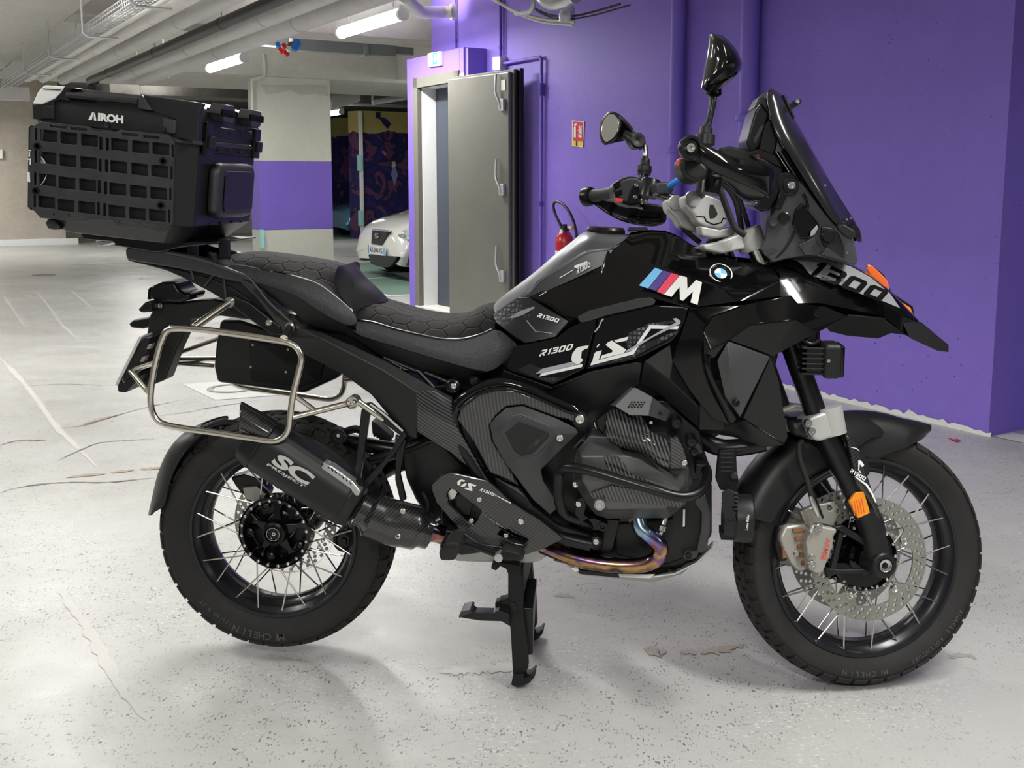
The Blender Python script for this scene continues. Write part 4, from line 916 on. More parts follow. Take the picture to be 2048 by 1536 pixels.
# fork legs
def leg(s):
    yl=.105*s
    # centre line in local bike coordinates from the right leg seen in the photo
    top=L_inv(PS(1512,492,-.105)); mid=L_inv(PS(1640,850,-.105)); low=L_inv(PS(1733,1030,-.105))
    return [SM@Vector((q.x,yl,q.z)) for q in (top,mid,low)]
SMI=SM.inverted()
def L_inv(q): return SMI@q
for s in (-1,1):
    t,mi,lo=leg(s); d=(mi-t).normalized(); d2=(lo-mi).normalized()
    f=tube('fork_leg',[t+(mi-t)*.10,mi,lo],[.0265,.0265,.0265],M['frame'],bike,res=24,lin=True)
    tube('stanchion',[t-d*.03,t+(mi-t)*.16],[.0225]*2,M['chrome'],f,res=24)
    # lower leg casting to the axle
    e=SM@Vector((1.518,s*.105,.3245))
    tube('fork_bottom',[lo-d2*.02,lo+d2*.02,lo.lerp(e,.55)+RM@XD*.004,e+RM@XD*.002],[.031,.032,.030,.029],M['matte2'],f,n=16,res=20)
    lathe('axle_clamp',SM@Vector((1.518,s*.075,.3245)),RM@(YD*s),[(0,.036),(.040,.033),(.062,.031),(.066,.027),(.066,.019),(.062,.018)],M['matte2'],f,seg=32)
    if s<0:
        lathe('axle_cap',SM@Vector((1.518,-.1405,.3245)),RM@(-YD),[(-.004,.0165),(.002,.0160),(.002,.0145),(-.002,.0140),(-.003,.006),(-.003,0)],M['chrome'],f,seg=28)
        lathe('axle_hex',SM@Vector((1.518,-.1405,.3245)),RM@(-YD),[(-.003,.012),(-.0025,.005),(.0005,.004),(.0005,0)],M['frame'],f,seg=6)
    # caliper carrier triangle
    V=-.100 if s<0 else .100
    if s<0:
        splate('caliper_arm',[(1668,1055),(1686,1050),(1762,1096),(1760,1106),(1755,1106)],-.108,.02,M['matte2'],f,bevel=.004)
        splate('caliper_arm',[(1680,1062),(1690,1066),(1670,1150),(1659,1148)],-.104,.016,M['matte2'],f,bevel=.004)
        splate('caliper_arm',[(1652,1136),(1680,1139),(1760,1137),(1768,1148),(1675,1148),(1655,1158)],-.106,.018,M['matte2'],f,bevel=.004)
    else:
        prism('caliper_arm',[SM@Vector((x,.104,z)) for x,z in ((1.36,.34),(1.50,.30),(1.50,.345),(1.40,.42))],RM@YD*-.02,M['matte2'],f,bevel=.004)
# silver clamps between the fork legs and the front mudguard
for s in (-1,1):
    yl=.105*s
    q=[L_inv(PS(x,y,-.105)) for x,y in ((1600,838),(1614,830),(1655,815),(1668,818),(1680,852),(1672,866),(1626,881),(1616,876),(1608,866))]
    c=[SM@Vector((p.x,s*.142,p.z)) for p in q]
    cl=prism('fork_clamp',c,RM@(YD*-s)*.074,M['alupaint'],bike,bevel=.010,seg=3)
    if s<0:
        for x,y in ((1616,846),(1623,862)): bolt(cl,PS(x,y,-.1425),RM@(-YD),.0095)
        cl2=tube('clamp_ring',[SM@Vector((q[2].x-.005,-.112,q[2].z+.002)),SM@Vector((q[5].x-.012,-.112,q[5].z-.002))],[.036,.034],M['alupaint'],cl,res=24)
prism('fork_bridge',[SM@Vector((x,-.08,z)) for x,z in ((L_inv(PS(1580,835,-.08)).x,L_inv(PS(1580,835,-.08)).z),(L_inv(PS(1650,830,-.08)).x,L_inv(PS(1650,830,-.08)).z),(L_inv(PS(1655,862,-.08)).x,L_inv(PS(1655,862,-.08)).z),(L_inv(PS(1585,868,-.08)).x,L_inv(PS(1585,868,-.08)).z))],RM@YD*.16,M['frame'],bike,bevel=.006)
# amber side reflector
rf=splate('side_reflector',[(1699,1004),(1712,985),(1728,983),(1741,1026),(1717,1037)],-.136,.012,M['amber'],bike,bevel=.002,r=2)
for i in range(5):
    x=1703+i*5; splate('reflector_rib',[(x,1003-i*1.7),(x+1.5,1002.6-i*1.7),(x+7,1031-i*1.7),(x+5.5,1031.5-i*1.7)],-.1375,.002,M['orange'],rf,bevel=0)
splate('reflector_base',[(1694,1006),(1712,980),(1732,979),(1746,1026),(1716,1042)],-.128,.02,M['matte2'],rf,bevel=.004)
# carbon fork guard with lettering
FGY=-.128
def GP(x,y,yl): return PS(x,y,yl)
fg=sheet('fork_guard',[[(1681,864,-.10),(1690,888,-.105),(1694,930,-.11),(1697,960,-.115),(1706,978,-.115),(1730,1000,-.118),(1745,1035,-.118),(1752,1052,-.112)],
                      [(1690,872,-.135),(1697,895,-.140),(1708,930,-.145),(1716,958,-.145),(1728,980,-.145),(1746,1010,-.143),(1758,1040,-.14),(1766,1056,-.13)],
                      [(1703,872,-.130),(1718,905,-.13),(1732,945,-.13),(1737,960,-.13),(1745,985,-.13),(1757,1015,-.13),(1765,1042,-.125),(1771,1058,-.12)]],M['carbon3'],bike,n=14,mirror=False,solid=.004,sub=2,conv=PS)
gf=FS(-.1465)
block('fork_guard_lettering','R1300',gf,[(1701,936),(1732,955),(1729,962),(1699,944)],M['white'],fg)
decal('guard_mark',gf,[(1716,921),(1722,921),(1728,930),(1724,934),(1719,928),(1718,940),(1722,944),(1720,946),(1716,940)],M['white'],fg)
decal('guard_stripe',gf,[(1708,953),(1712,953),(1734,968),(1745,985),(1753,1005),(1751,1006),(1742,988),(1731,971)],M['white'],fg)
decal('guard_stripe',gf,[(1696,893),(1713,896),(1720,903),(1712,898)],M['white'],fg)
# front mudguard: long matt shell over the tyre
def arcp(R,th,y):  # point round the front axle in local coordinates, th degrees from forward, up positive
    return SM@Vector((1.518+R*cos(radians(th)),y,.3245+R*sin(radians(th))))
def fender():
    rows=[]; N=26
    ths=[58+ (160-58)*i/(N-1) for i in range(N)]
    for k,(yf,dr) in enumerate(((-1,-.098),(-.97,-.062),(-.90,-.012),(-.62,.004),(-.3,.012),(0,.015),(.3,.012),(.62,.004),(.90,-.012),(.97,-.062),(1,-.098))):
        row=[]
        for i,th in enumerate(ths):
            e=i/(N-1); w=.078 if e>.12 else .078*(.25+.75*(e/.12)**.6)
            R=.352+.004*sin(pi*e)+ (0.02*(1-e/.12) if e<.12 else 0)
            sk=1.0 if .12<e<.93 else .45
            if e<.30: sk=.25+.9*(e/.30)
            if e>.45: sk=1.0*(1-.25*(e-.45)/.55)
            row.append(arcp(R+ (dr*sk if dr<0 else dr), th if abs(yf)<.95 else th*.985+2, yf*w))
        rows.append(row)
    v=[q for r in rows for q in r]; n=N
    f=[[i*n+j,i*n+j+1,(i+1)*n+j+1,(i+1)*n+j] for i in range(len(rows)-1) for j in range(n-1)]
    return mk('front_mudguard',v,f,M['matte2'],bike,sub=1,solid=.004)
fen=fender()
# mudguard side wing that reaches forward from the clamp
sheet('mudguard_wing',[[(1670,828,-.075),(1700,825,-.055),(1745,829,-.035),(1785,838,-.02),(1812,851,-.012)],
                      [(1675,845,-.100),(1705,842,-.088),(1745,845,-.07),(1785,853,-.05),(1813,855,-.02)],
                      [(1680,862,-.112),(1712,866,-.105),(1748,866,-.088),(1785,864,-.06),(1811,858,-.03)],
                      [(1684,880,-.112),(1716,895,-.106),(1735,880,-.095),(1762,874,-.075),(1790,869,-.05)]],M['matte2'],fen,n=12,mirror=False,solid=.004,sub=2,conv=PS)
sheet('mudguard_skirt',[[(1684,878,-.112),(1700,885,-.11),(1716,892,-.108)],[(1700,925,-.110),(1716,925,-.108),(1738,925,-.105)],[(1718,958,-.108),(1728,958,-.106),(1741,945,-.104)]],M['matte2'],fen,n=6,mirror=False,solid=.004,sub=1,conv=PS)
sheet('mudguard_bracket',[[(1572,836,-.09),(1590,838,-.105),(1612,838,-.11)],[(1574,850,-.095),(1590,856,-.115),(1614,862,-.12)],[(1577,862,-.095),(1592,872,-.11),(1618,876,-.115)]],M['matte2'],fen,n=8,mirror=False,solid=.006,sub=1,conv=PS)
# brake caliper (right) with its pads, lettering; simpler left one
def caliper(s):
    yl=-.122 if s<0 else .082
    if s<0:
        cb=splate('brake_caliper',[(1625,1050),(1650,1053),(1676,1058),(1674,1066),(1669,1072),(1667,1100),(1655,1125),(1647,1146),(1637,1150),(1628,1145),(1618,1140),(1616,1110),(1612,1085),(1618,1065)],-.118,.050,M['caliper'],bike,bevel=.008,seg=3)
        splate('caliper_bridge',[(1570,1052),(1612,1045),(1628,1052),(1616,1085),(1618,1140),(1600,1146),(1584,1130),(1568,1100),(1560,1075)],-.085,.035,M['caliper'],cb,bevel=.01)
        splate('caliper_body_rear',[(1556,1052),(1578,1046),(1588,1078),(1578,1122),(1560,1126),(1552,1090)],-.07,.03,M['matte2'],cb,bevel=.008)
        for x,y,r in ((1636,1056,.0095),(1622,1068,.006),(1624,1114,.0075),(1623,1130,.010),(1592,1108,.006)): bolt(cb,PS(x,y,-.121),RM@(-YD),r)
        bolt(cb,PS(1666,1103,-.120),RM@(-YD),.006,M['frame'])
        text('caliper_lettering','BMW',FS(-.1185),[(1641,1118),(1653,1075),(1663,1077),(1652,1119)],M['caltext'],cb,bold=.015)
        for i in range(5): splate('caliper_fin',[(1586+i*5,1058+i*16),(1606,1056+i*17),(1608,1064+i*17),(1588+i*4,1067+i*16)],-.092,.014,M['rust'],cb,bevel=.002)
        splate('brake_pad',[(1565,1085),(1573,1085),(1576,1115),(1566,1118)],-.08,.01,M['rust'],cb,bevel=.001)
    else:
        prism('brake_caliper',[SM@Vector((x,.118,z)) for x,z in ((1.31,.30),(1.36,.29),(1.40,.36),(1.385,.44),(1.34,.45),(1.30,.40))],RM@YD*-.09,M['caliper'],bike,bevel=.01)
caliper(-1); caliper(1)
splate('caliper_mount',[(1600,1022),(1632,1010),(1668,1002),(1684,1018),(1668,1054),(1640,1046),(1612,1050)],-.09,.02,M['disc'],bike,bevel=.004,holes=[[(1660+5*cos(a),1016+5*sin(a)) for a in (0,1,2,3,4,5)],[(1676+3*cos(a),1022+3*sin(a)) for a in (0,1,2,3,4,5)]])
tube('brake_hose',SX([(1606,882),(1598,890),(1600,920),(1612,955),(1622,990),(1632,1020)],-.115),.0065,M['rubber'],bike,n=40,res=10)
tube('hose_fitting',SX([(1621,992),(1628,1010),(1637,1032)],-.118),[.0055,.0075,.006],M['steel'],bike,n=8)
tube('sensor_cable',SX([(1604,884),(1603,920),(1617,965),(1634,1005),(1646,1036)],-.11),.003,M['frame'],bike,n=30,res=6)
# rest of the steering: yoke, risers, bars
AX0=L_inv(PS(1460,480,0))
ty_=splate('upper_yoke',[(1404,489),(1440,482),(1484,465),(1497,462),(1512,468),(1518,480),(1513,489),(1492,497),(1446,507),(1410,500)],-.125,.030,M['alupaint'],bike,bevel=.006)
lathe('yoke_clamp',PS(1500,478,-.105),(L_inv(PS(1512,492,-.105))-L_inv(PS(1640,850,-.105))).normalized() if False else (PS(1512,492,-.105)-PS(1640,850,-.105)).normalized(),[(-.028,.031),(-.022,.034),(.022,.034),(.026,.031),(.026,.024),(.015,.023),(.015,0)],M['alupaint'],ty_,seg=32)
prism('yoke_plate',[SM@L for L in [Vector((L_inv(PS(x,y,-.12)).x,-.10,L_inv(PS(x,y,-.12)).z)) for x,y in ((1418,488),(1488,470),(1496,482),(1424,502))]],RM@YD*.20,M['alupaint'],ty_,bevel=.005)
lathe('steering_nut',PS(1437,482,-.0),SR@SA,[(-.02,.030),(.012,.030),(.016,.022),(.016,0)],M['frame'],ty_,seg=28)
def riser(s):
    yl0=-.085 if s<0 else .010; t=.045
    pts=[(1367,392),(1395,383),(1428,392),(1443,398),(1452,420),(1457,447),(1444,458),(1410,452),(1396,446),(1388,430),(1370,412)]
    if s>0: pts=[(x-34,y+8) for x,y in pts]; 
    r_=splate('bar_riser',pts,yl0,t,M['alupaint'],bike,bevel=.007,seg=3)
    if s<0:
        splate('riser_window',[(1420,409),(1428,410),(1436,428),(1430,436),(1420,438),(1418,425)],yl0-.001,.01,M['black'],r_,bevel=.001)
        splate('riser_joint',[(1392,431),(1410,433),(1414,442),(1428,448),(1442,444),(1446,435),(1454,437),(1453,439),(1447,437.5),(1444,446),(1428,450.5),(1412,444),(1408,435),(1392,433)],yl0-.001,.006,M['frame'],r_,bevel=0)
        splate('riser_foot',[(1400,450),(1440,458),(1462,452),(1478,462),(1462,474),(1430,476),(1404,472)],yl0+.005,.04,M['alupaint'],r_,bevel=.006)
    lathe('bar_cap',PS(1385 if s<0 else 1352,398 if s<0 else 406,yl0-.002),SR@(-YD),[(0,.020),(.004,.019),(.004,.015)],M['alu'],r_,seg=20)
    return r_
riser(1); riser(-1)
# handlebar
bp=[PS(1383,296,-.418),PS(1394,302,-.34),PS(1402,318,-.25),PS(1404,350,-.16),PS(1402,385,-.085),PS(1385,398,-.03),PS(1365,402,.05),PS(1335,395,.12),PS(1310,385,.18),PS(1285,374,.25),PS(1240,383,.32),PS(1180,393,.41)]
hb=tube('handlebar',bp,[.0135]*12,M['frame'],bike,n=60,res=16)
tube('right_grip',[bp[0].lerp(bp[1],.08),bp[1],bp[1].lerp(bp[2],.5)],[.0175,.0165,.018],M['grip'],hb,n=8,res=20)
gl=tube('left_grip',[PS(1178,393,.412),PS(1205,389,.375),PS(1238,383,.32)],[.0185,.0170,.0175],M['grip'],hb,n=10,res=22)
def wd(a,b): return (b-a).normalized()
a_=wd(PS(1238,383,.32),PS(1178,393,.412))
lathe('bar_end',PS(1178,393,.412),a_,[(-.012,.024),(-.004,.028),(.012,.028),(.018,.024),(.018,.020),(.012,.018)],M['frame'],hb,seg=28)
lathe('bar_end',PS(1381,296,-.415),SR@(-YD),[(-.02,.020),(-.008,.0255),(.004,.0265),(.009,.024),(.009,.0185),(.004,.017),(.004,.012),(.010,.011),(.010,.0075),(.004,.007),(.004,0)],M['frame'],hb,seg=32)
bolt(hb,PS(1381,296,-.424),SR@(-YD),.0095)
# right handguard: glossy blade from the bar end forwards and back to the bar
hg=sheet('right_handguard',[[(1392,277,-.418),(1416,290,-.425),(1450,308,-.43),(1490,318,-.42),(1525,325,-.40),(1548,336,-.36)],
                   [(1399,287,-.430),(1420,303,-.437),(1455,322,-.44),(1495,336,-.432),(1530,345,-.41),(1548,352,-.37)],
                   [(1401,302,-.432),(1424,320,-.438),(1460,338,-.44),(1500,353,-.43),(1532,362,-.405),(1545,370,-.37)],
                   [(1398,322,-.424),(1424,342,-.430),(1462,358,-.43),(1500,374,-.42),(1532,388,-.395),(1544,398,-.36)]],M['gloss'],bike,n=18,mirror=False,solid=.006,sub=2,conv=PS)
sheet('guard_spoiler',[[(1436,345,-.40),(1470,356,-.40),(1505,368,-.39),(1535,378,-.37)],[(1448,362,-.38),(1476,384,-.375),(1510,397,-.36),(1535,392,-.35)],[(1462,372,-.36),(1484,395,-.35),(1512,402,-.34),(1533,396,-.335)]],M['glassdark'],hg,n=12,mirror=False,solid=.004,sub=1,conv=PS)
sheet('guard_front',[[(1543,338,-.36),(1530,330,-.30),(1505,322,-.24)],[(1548,354,-.37),(1538,350,-.30),(1515,345,-.24)],[(1540,388,-.36),(1534,385,-.30),(1510,378,-.24)]],M['gloss'],hg,n=8,mirror=False,solid=.005,sub=1,conv=PS)
# left handguard seen from inside (lower blade) + its mount
lg_=sheet('left_handguard',[[(1184,390,.42),(1205,398,.42),(1240,402,.42),(1270,404,.41),(1310,408,.38),(1336,412,.33)],
                   [(1182,398,.425),(1200,408,.43),(1235,418,.43),(1270,424,.42),(1310,428,.39),(1332,432,.34)],
                   [(1186,408,.43),(1208,422,.44),(1242,436,.44),(1275,444,.43),(1312,448,.39),(1334,438,.34)],
                   [(1192,412,.42),(1215,428,.42),(1245,443,.42),(1280,451,.41),(1310,453,.38),(1330,446,.34)]],M['matte2'],bike,n=16,mirror=False,solid=.006,sub=2,conv=PS)
sheet('guard_blade',[[(1258,425,.40),(1285,428,.39),(1318,430,.36)],[(1252,434,.41),(1285,441,.40),(1328,440,.36)],[(1256,444,.40),(1285,450,.39),(1322,446,.35)]],M['gloss'],lg_,n=8,mirror=False,solid=.004,sub=2,conv=PS)
tube('clutch_lever',[PS(1290,415,.24),PS(1270,412,.30),PS(1245,410,.37),PS(1230,408,.42)],[.007,.006,.006,.008],M['frame'],hb,n=14)
# left switch cluster, clamp, reservoir
sw=splate('left_switchgear',[(1226,370),(1240,358),(1258,352),(1275,352),(1290,364),(1302,378),(1300,398),(1285,410),(1262,412),(1242,406),(1228,392)],.235,.055,M['matte2'],bike,bevel=.010,seg=3)
splate('turn_switch',[(1230,395),(1246,397),(1246,404),(1232,405)],.228,.012,M['red'],sw,bevel=.002)
splate('rocker_switch',[(1226,368),(1240,360),(1243,372),(1229,380)],.228,.012,M['gloss'],sw,bevel=.003)
splate('rocker_switch',[(1228,384),(1244,378),(1246,388),(1230,393)],.228,.012,M['gloss'],sw,bevel=.003)
for x,y,r in ((1273,371,.006),(1271,394,.006),(1288,401,.010)): bolt(sw,PS(x,y,.229),SR@(-YD),r)
lathe('clutch_reservoir',PS(1300,372,.20),SR@Vector((.25,0,.97)),[(-.03,.026),(.012,.027),(.018,.024),(.018,0)],M['frame'],sw,seg=24)
splate('clamp_block',[(1310,365),(1342,362),(1350,378),(1338,392),(1314,388)],.12,.05,M['satin'],bike,bevel=.006)
tube('adjuster',[PS(1337,373,.09),PS(1352,364,.07),PS(1365,354,.05)],[.007,.009,.006],M['blueadj'],bike,n=8)
# right switchgear and master cylinder under the guard
rs=splate('right_switchgear',[(1362,315),(1380,312),(1404,320),(1420,336),(1416,356),(1396,366),(1374,358),(1362,340)],-.30,.06,M['matte2'],bike,bevel=.012,seg=3)
splate('kill_switch',[(1357,318),(1363,314),(1364,328),(1358,332)],-.29,.02,M['red'],rs,bevel=.003)
lathe('brake_reservoir',PS(1425,362,-.24),SR@Vector((.2,0,.98)),[(-.03,.02),(.02,.024),(.026,.022),(.026,0)],M['frame'],rs,seg=24)
tube('brake_lever',[PS(1430,352,-.26),PS(1448,350,-.32),PS(1452,338,-.39)],[.008,.007,.008],M['frame'],rs,n=12)
for pp,yl,r in (([(1420,345),(1440,380),(1455,420),(1470,455),(1490,470)],-.16,.008),([(1410,350),(1450,372),(1470,400),(1480,440),(1484,470)],-.10,.007),([(1432,340),(1462,372),(1478,398),(1490,430),(1500,465)],-.06,.006),([(1345,395),(1350,430),(1370,460),(1400,485)],.03,.007)):
    tube('control_cable',SX(pp,yl),r,M['rubber'],bike,n=30,res=10)
tube('thin_cable',[P(1540,525,-.12),P(1568,500,-.125),P(1595,455,-.13),P(1614,420,-.13),P(1612,400,-.13),P(1606,388,-.13)],.0035,M['frame'],bike,n=34,res=8)
# mirrors
def mirror_r():
    m_=sheet('right_mirror',[[(1415.5,70.8,-.30),(1407.6,108.2,-.31),(1400.8,152.2,-.31),(1398.5,174.2,-.30)],
       [(1423.4,66.4,-.34),(1439.2,77.4,-.385),(1448.3,119.2,-.395),(1434.7,163.2,-.385),(1408.7,180.8,-.33)],
       [(1439.2,68.6,-.30),(1461.8,88.4,-.34),(1477.6,123.6,-.35),(1461.8,157.7,-.335),(1430.2,187.4,-.31)],
       [(1452.8,74.1,-.25),(1476.5,98.3,-.26),(1490.1,124.7,-.26),(1488.9,143.4,-.26),(1452.8,168.7,-.26)],
       [(1439.2,70.8,-.22),(1456.2,95.0,-.20),(1461.8,123.6,-.20),(1450.5,152.2,-.20),(1422.3,176.4,-.22)],
       [(1422.3,70.8,-.24),(1416.6,108.2,-.22),(1407.6,152.2,-.22),(1405.3,176.4,-.24)]],M['gloss'],bike,n=12,mirror=False,sub=2,conv=PS,closed_rows=True)
    tube('mirror_stem',[PS(1425,176,-.27),PS(1426,200,-.27),PS(1421,230,-.27),PS(1413,262,-.27)],[.017,.008,.0072,.0078],M['frame'],m_,n=22,res=14)
    tube('mirror_boot',[PS(1415,248,-.27),PS(1412,262,-.27),PS(1411,272,-.27),PS(1410,290,-.27)],[.008,.014,.0215,.0215],M['matte2'],m_,n=12,res=20)
    tube('mirror_neck',[PS(1426,160,-.27),PS(1427,182,-.27),PS(1426,204,-.27)],[.026,.018,.008],M['gloss'],m_,n=10,res=16)
mirror_r()
def mirror_l():
    c=PS(1222,256,.30); 
    m_=sheet('left_mirror',[[(1217,223,.30),(1200,245,.31),(1201,280,.31),(1210,291,.30)],
       [(1231,222,.30),(1225,250,.34),(1222,275,.34),(1214,290,.30)],
       [(1252,238,.29),(1262,250,.31),(1258,275,.31),(1232,284,.30)],
       [(1266,258,.27),(1272,266,.27),(1270,276,.27),(1262,280,.27)]],M['matte2'],bike,n=12,mirror=False,sub=2,conv=PS,solid=.012)
    out=[(1217,224),(1229,224),(1238,234),(1241,247),(1238,264),(1227,279),(1211,289),(1203,281),(1199,266),(1202,246),(1208,233)]
    fr=F3(PS(1217,224,.290),PS(1240,250,.268),PS(1208,289,.290))
    plate('mirror_rim',fr.off(.004),out,.016,M['frame'],m_,r=5,bevel=.004)
    plate('mirror_glass',fr.off(.006),[(x*.86+1220*.14,y*.88+256*.12) for x,y in out],.003,M['mirror'],m_,r=5,bevel=.001)
    lathe('mirror_joint',PS(1272,283,.26),SR@(-YD),[(-.02,.02),(.016,.022),(.022,.018),(.022,.008),(.018,0)],M['matte2'],m_,seg=24)
    tube('joint_arm',[PS(1250,270,.28),PS(1266,279,.265),PS(1285,292,.25)],[.014,.02,.014],M['matte2'],m_,n=10,res=16)
    tube('mirror_stem',[PS(1290,290,.25),PS(1292,305,.25),PS(1290,322,.25)],[.0065]*3,M['chrome'],m_,n=8,res=12)
    tube('mirror_boot',[PS(1291,312,.25),PS(1290,326,.25),PS(1289,336,.25),PS(1288,350,.25)],[.008,.013,.020,.018],M['matte2'],m_,n=12,res=20)
    tube('mirror_base',[PS(1288,344,.25),PS(1283,372,.25)],[.014,.013],M['frame'],m_,n=4,res=16)
mirror_l()
# fog lamps
def foglow(s):
    y=-.20 if s<0 else .14
    e=lathe('lower_fog_lamp',P(1470,1036,y-.03) if s<0 else P(1470,1036,-.20)+Vector((0,.42,0)),(1,0,-.02),[(-.03,.030),(-.028,.046),(-.005,.050),(.0,.055),(.026,.057),(.036,.056),(.040,.050),(.036,.046),(.030,0)],M['matte2'],bike,seg=40)
    if s<0:
        plate('lamp_bracket',FY(y-.088),[(1444,985),(1455,978),(1466,982),(1470,1000),(1464,1016),(1470,1028),(1474,1050),(1452,1048),(1444,1020)],.006,M['matte2'],e,bevel=.002)
        for x,yy in ((1458,1041),(1469,1041)): bolt(e,P(x,yy,y-.089),-YD,.0042,M['frame'])
        for i in range(5): box('cooling_fin',P(1450,1066+i*3-6,y-.03)-Vector((.012,.03,0)),XD*.035,YD*.06,ZD*.0025,M['matte2'],e,bevel=.0005)
        text('lamp_lettering','Lone Rider',FY(y-.088),[(1490,1060),(1494,1028),(1499,1028),(1496,1060)],M['white'],e,bold=.03,off=.001)
        for i in range(6): box('lamp_rib',P(1462+0*i,988+i*8,y-.075),XD*.016,YD*.01,ZD*.003,M['satin'],e,bevel=.0005)
foglow(-1)
def fogup(s):
    y=-.165*abs(s) if s<0 else .165
    q=P(1630,715,-.165) if s<0 else P(1630,715,-.165)+Vector((0,.33,0))
    e=box('upper_fog_lamp',q+Vector((.012,-.038,-.045)),XD*.045,YD*.076,ZD*.082,M['matte2'],bike,bevel=.012,seg=3)
    box('lamp_rim',q+Vector((.05,-.036,-.042)),XD*.012,YD*.072,ZD*.076,M['gloss'],e,bevel=.010,seg=3)
    for i in range(6): box('cooling_fin',q+Vector((-.035,-.034,-.036+i*.012)),XD*.05,YD*.066,ZD*.004,M['matte2'],e,bevel=.001)
    box('lamp_back',q+Vector((-.025,-.03,-.034)),XD*.04,YD*.06,ZD*.062,M['frame'],e,bevel=.004)
    if s<0: lathe('lamp_screw',P(1657,722,y-.041),-YD,[(0,.005),(.002,.004),(.002,0)],M['steel'],e,seg=10)
fogup(-1); fogup(1)
tube('lamp_stay',[P(1600,672,-.15),P(1620,690,-.155),P(1640,680,-.15)],.008,M['frame'],bike,n=8)
# ---------------------------------------------------------------- bodywork
def Q(pts,ox,oy,sc): return [(ox+x/sc,oy+y/sc) for x,y in pts]
# tank cover (satin grey) over the centre
tc_=sheet('tank_cover',[[(985,612,0),(996,598,0),(1062,548,0),(1112,505,0),(1150,476,0),(1167,461,0),(1205,461,0),(1262,468,0)],
   [(984,617,-.05),(1000,600,-.06),(1066,552,-.065),(1116,509,-.07),(1153,481,-.07),(1171,467,-.07),(1208,470,-.07),(1256,474,-.07)],
   [(986,623,-.09),(1018,601,-.098),(1070,560,-.10),(1122,516,-.105),(1158,492,-.105),(1176,482,-.105),(1210,484,-.105),(1250,482,-.10)],
   [(988,628,-.112),(1036,597,-.118),(1058,589,-.12),(1077,563,-.12),(1128,534,-.122),(1162,513,-.122),(1190,503,-.122),(1222,502,-.12)]],M['tankgrey'],bike,n=22,sub=1,solid=.004,soff=-1)
inset=facets('tank_inset',{'a':(1054,592,-.117),'b':(1074,562,-.117),'c':(1158,513,-.119),'d':(1178,500,-.119),'e':(1226,500,-.119),'f':(1206,530,-.128),'g':(1130,566,-.13),'h':(1064,594,-.124)},['abgh','bcg','cdfg','def'],M['satin'],bike)
fi=F3(P(1074,562,-.117),P(1178,500,-.119),P(1130,566,-.13)).off(.002)
fi=F3(P(1100,552,-.128),P(1200,505,-.128),P(1130,566,-.133)).off(.003)
block('rallye_lettering','R1300',fi,[(1152,536),(1180,524),(1182,533),(1154,549)],M['white'],inset)
decal('decal_line',fi,[(1119,555),(1147,539),(1147,540.5),(1119,557)],M['white'],inset); decal('decal_line',fi,[(1079,591),(1093,582.5),(1093,584),(1079,592)],M['white'],inset)
decal('decal_line',fi,[(1148,532),(1174,522),(1176,526),(1150,537)],M['white'],inset)
lathe('fuel_cap',P(1212,461,0)+ZD*.002,(.05,0,1),[(-.02,.048),(.0,.048),(.006,.044),(.007,0)],M['frame'],tc_,seg=36)
box('keyless_cover',P(1255,463,-.04),XD*.05,YD*.08,ZD*.008,M['frame'],tc_)
# black gloss flank with the coloured M lettering
up=dict(b=(1246,482,-.10),a=(1262,469,-.055),t1=(1303,463,-.05),t2=(1333,465,-.05),t3=(1354,473,-.06),t4=(1392,497,-.075),t5=(1442,513,-.09),t6=(1480,524,-.10),t7=(1542,531,-.105),
 g1=(1214,502,-.121),g2=(1204,531,-.126),p1=(1056,594,-.122),p2=(1138,643,-.168),p3=(1155,635,-.172),p4=(1178,622,-.176),p5=(1277,597,-.200),p6=(1310,597,-.205),p7=(1377,616,-.214),p8=(1480,602,-.225),
 m1=(1204,547,-.145),m2=(1265,519,-.14),m3=(1328,534,-.165),m4=(1437,572,-.186),m5=(1560,560,-.16),p9=(1560,592,-.18),q1=(1150,580,-.15),q0=(1100,610,-.155))
ug=facets('tank_flank',up,[['a','t1','m2','b'],['t1','t2','m2'],['t2','t3','m3','m2'],['t3','t4','m3'],['t4','t5','m4','m3'],['t5','t6','m5','m4'],['t6','t7','m5'],['b','m2','m1','g1'],['g1','m1','g2'],['g2','m1','q1'],['p1','q0','q1','g2'],['p1','p2','q0'],['q0','p2','p3'],['q0','p3','p4','q1'],['q1','p4','m1'],['m1','p4','p5','m2'],['m2','p5','p6','m3'],['m3','p6','p7','m4'],['m4','p7','p8'],['m4','p8','m5'],['m5','p8','p9']],M['gloss'],bike,mirror=True,bevel=.004,seg=3)
mf=F3(P(*up['m3']),P(*up['m4']),P(1376,612,-.206)).off(.004)
# lettering sits on its own thin badge carrier parallel to the flank
mfb=F3(P(1277,571,-.187),P(1437,572,-.192),P(1350,625,-.214)).off(.010)
def mdec(n_,pts,m): return decal(n_,mfb,pts,m,ug,off=.001)
mdec('m_stripe',[(1310,535.5),(1325,541),(1296,577),(1278,571)],M['mlight'])
mdec('m_stripe',[(1326.5,541),(1342,546),(1312,582),(1297,577)],M['mdark'])
mdec('m_stripe',[(1343,546),(1359,551),(1327,589),(1313,583)],M['mred'])
mdec('m_letter',[(1360,551),(1374,555),(1375,578),(1392,560),(1404,565),(1395,610),(1381,605),(1386,583),(1366,602),(1360,600),(1359,574),(1343,594),(1328,589)],M['white'])
# rubber trim strip
ts=facets('tank_trim_strip',{'a':(1155,634,-.178),'b':(1166,628,-.180),'c':(1178,621,-.183),'d':(1277,596,-.206),'e':(1301,594,-.210),'f':(1312,601,-.212),'g':(1308,609,-.210),'h':(1214,631,-.194),'i':(1167,646,-.182),'j':(1159,643,-.180)},['abij','bci','cdhi','degh','efg'],M['casegrid'],bike,bevel=.003,solid=.004)
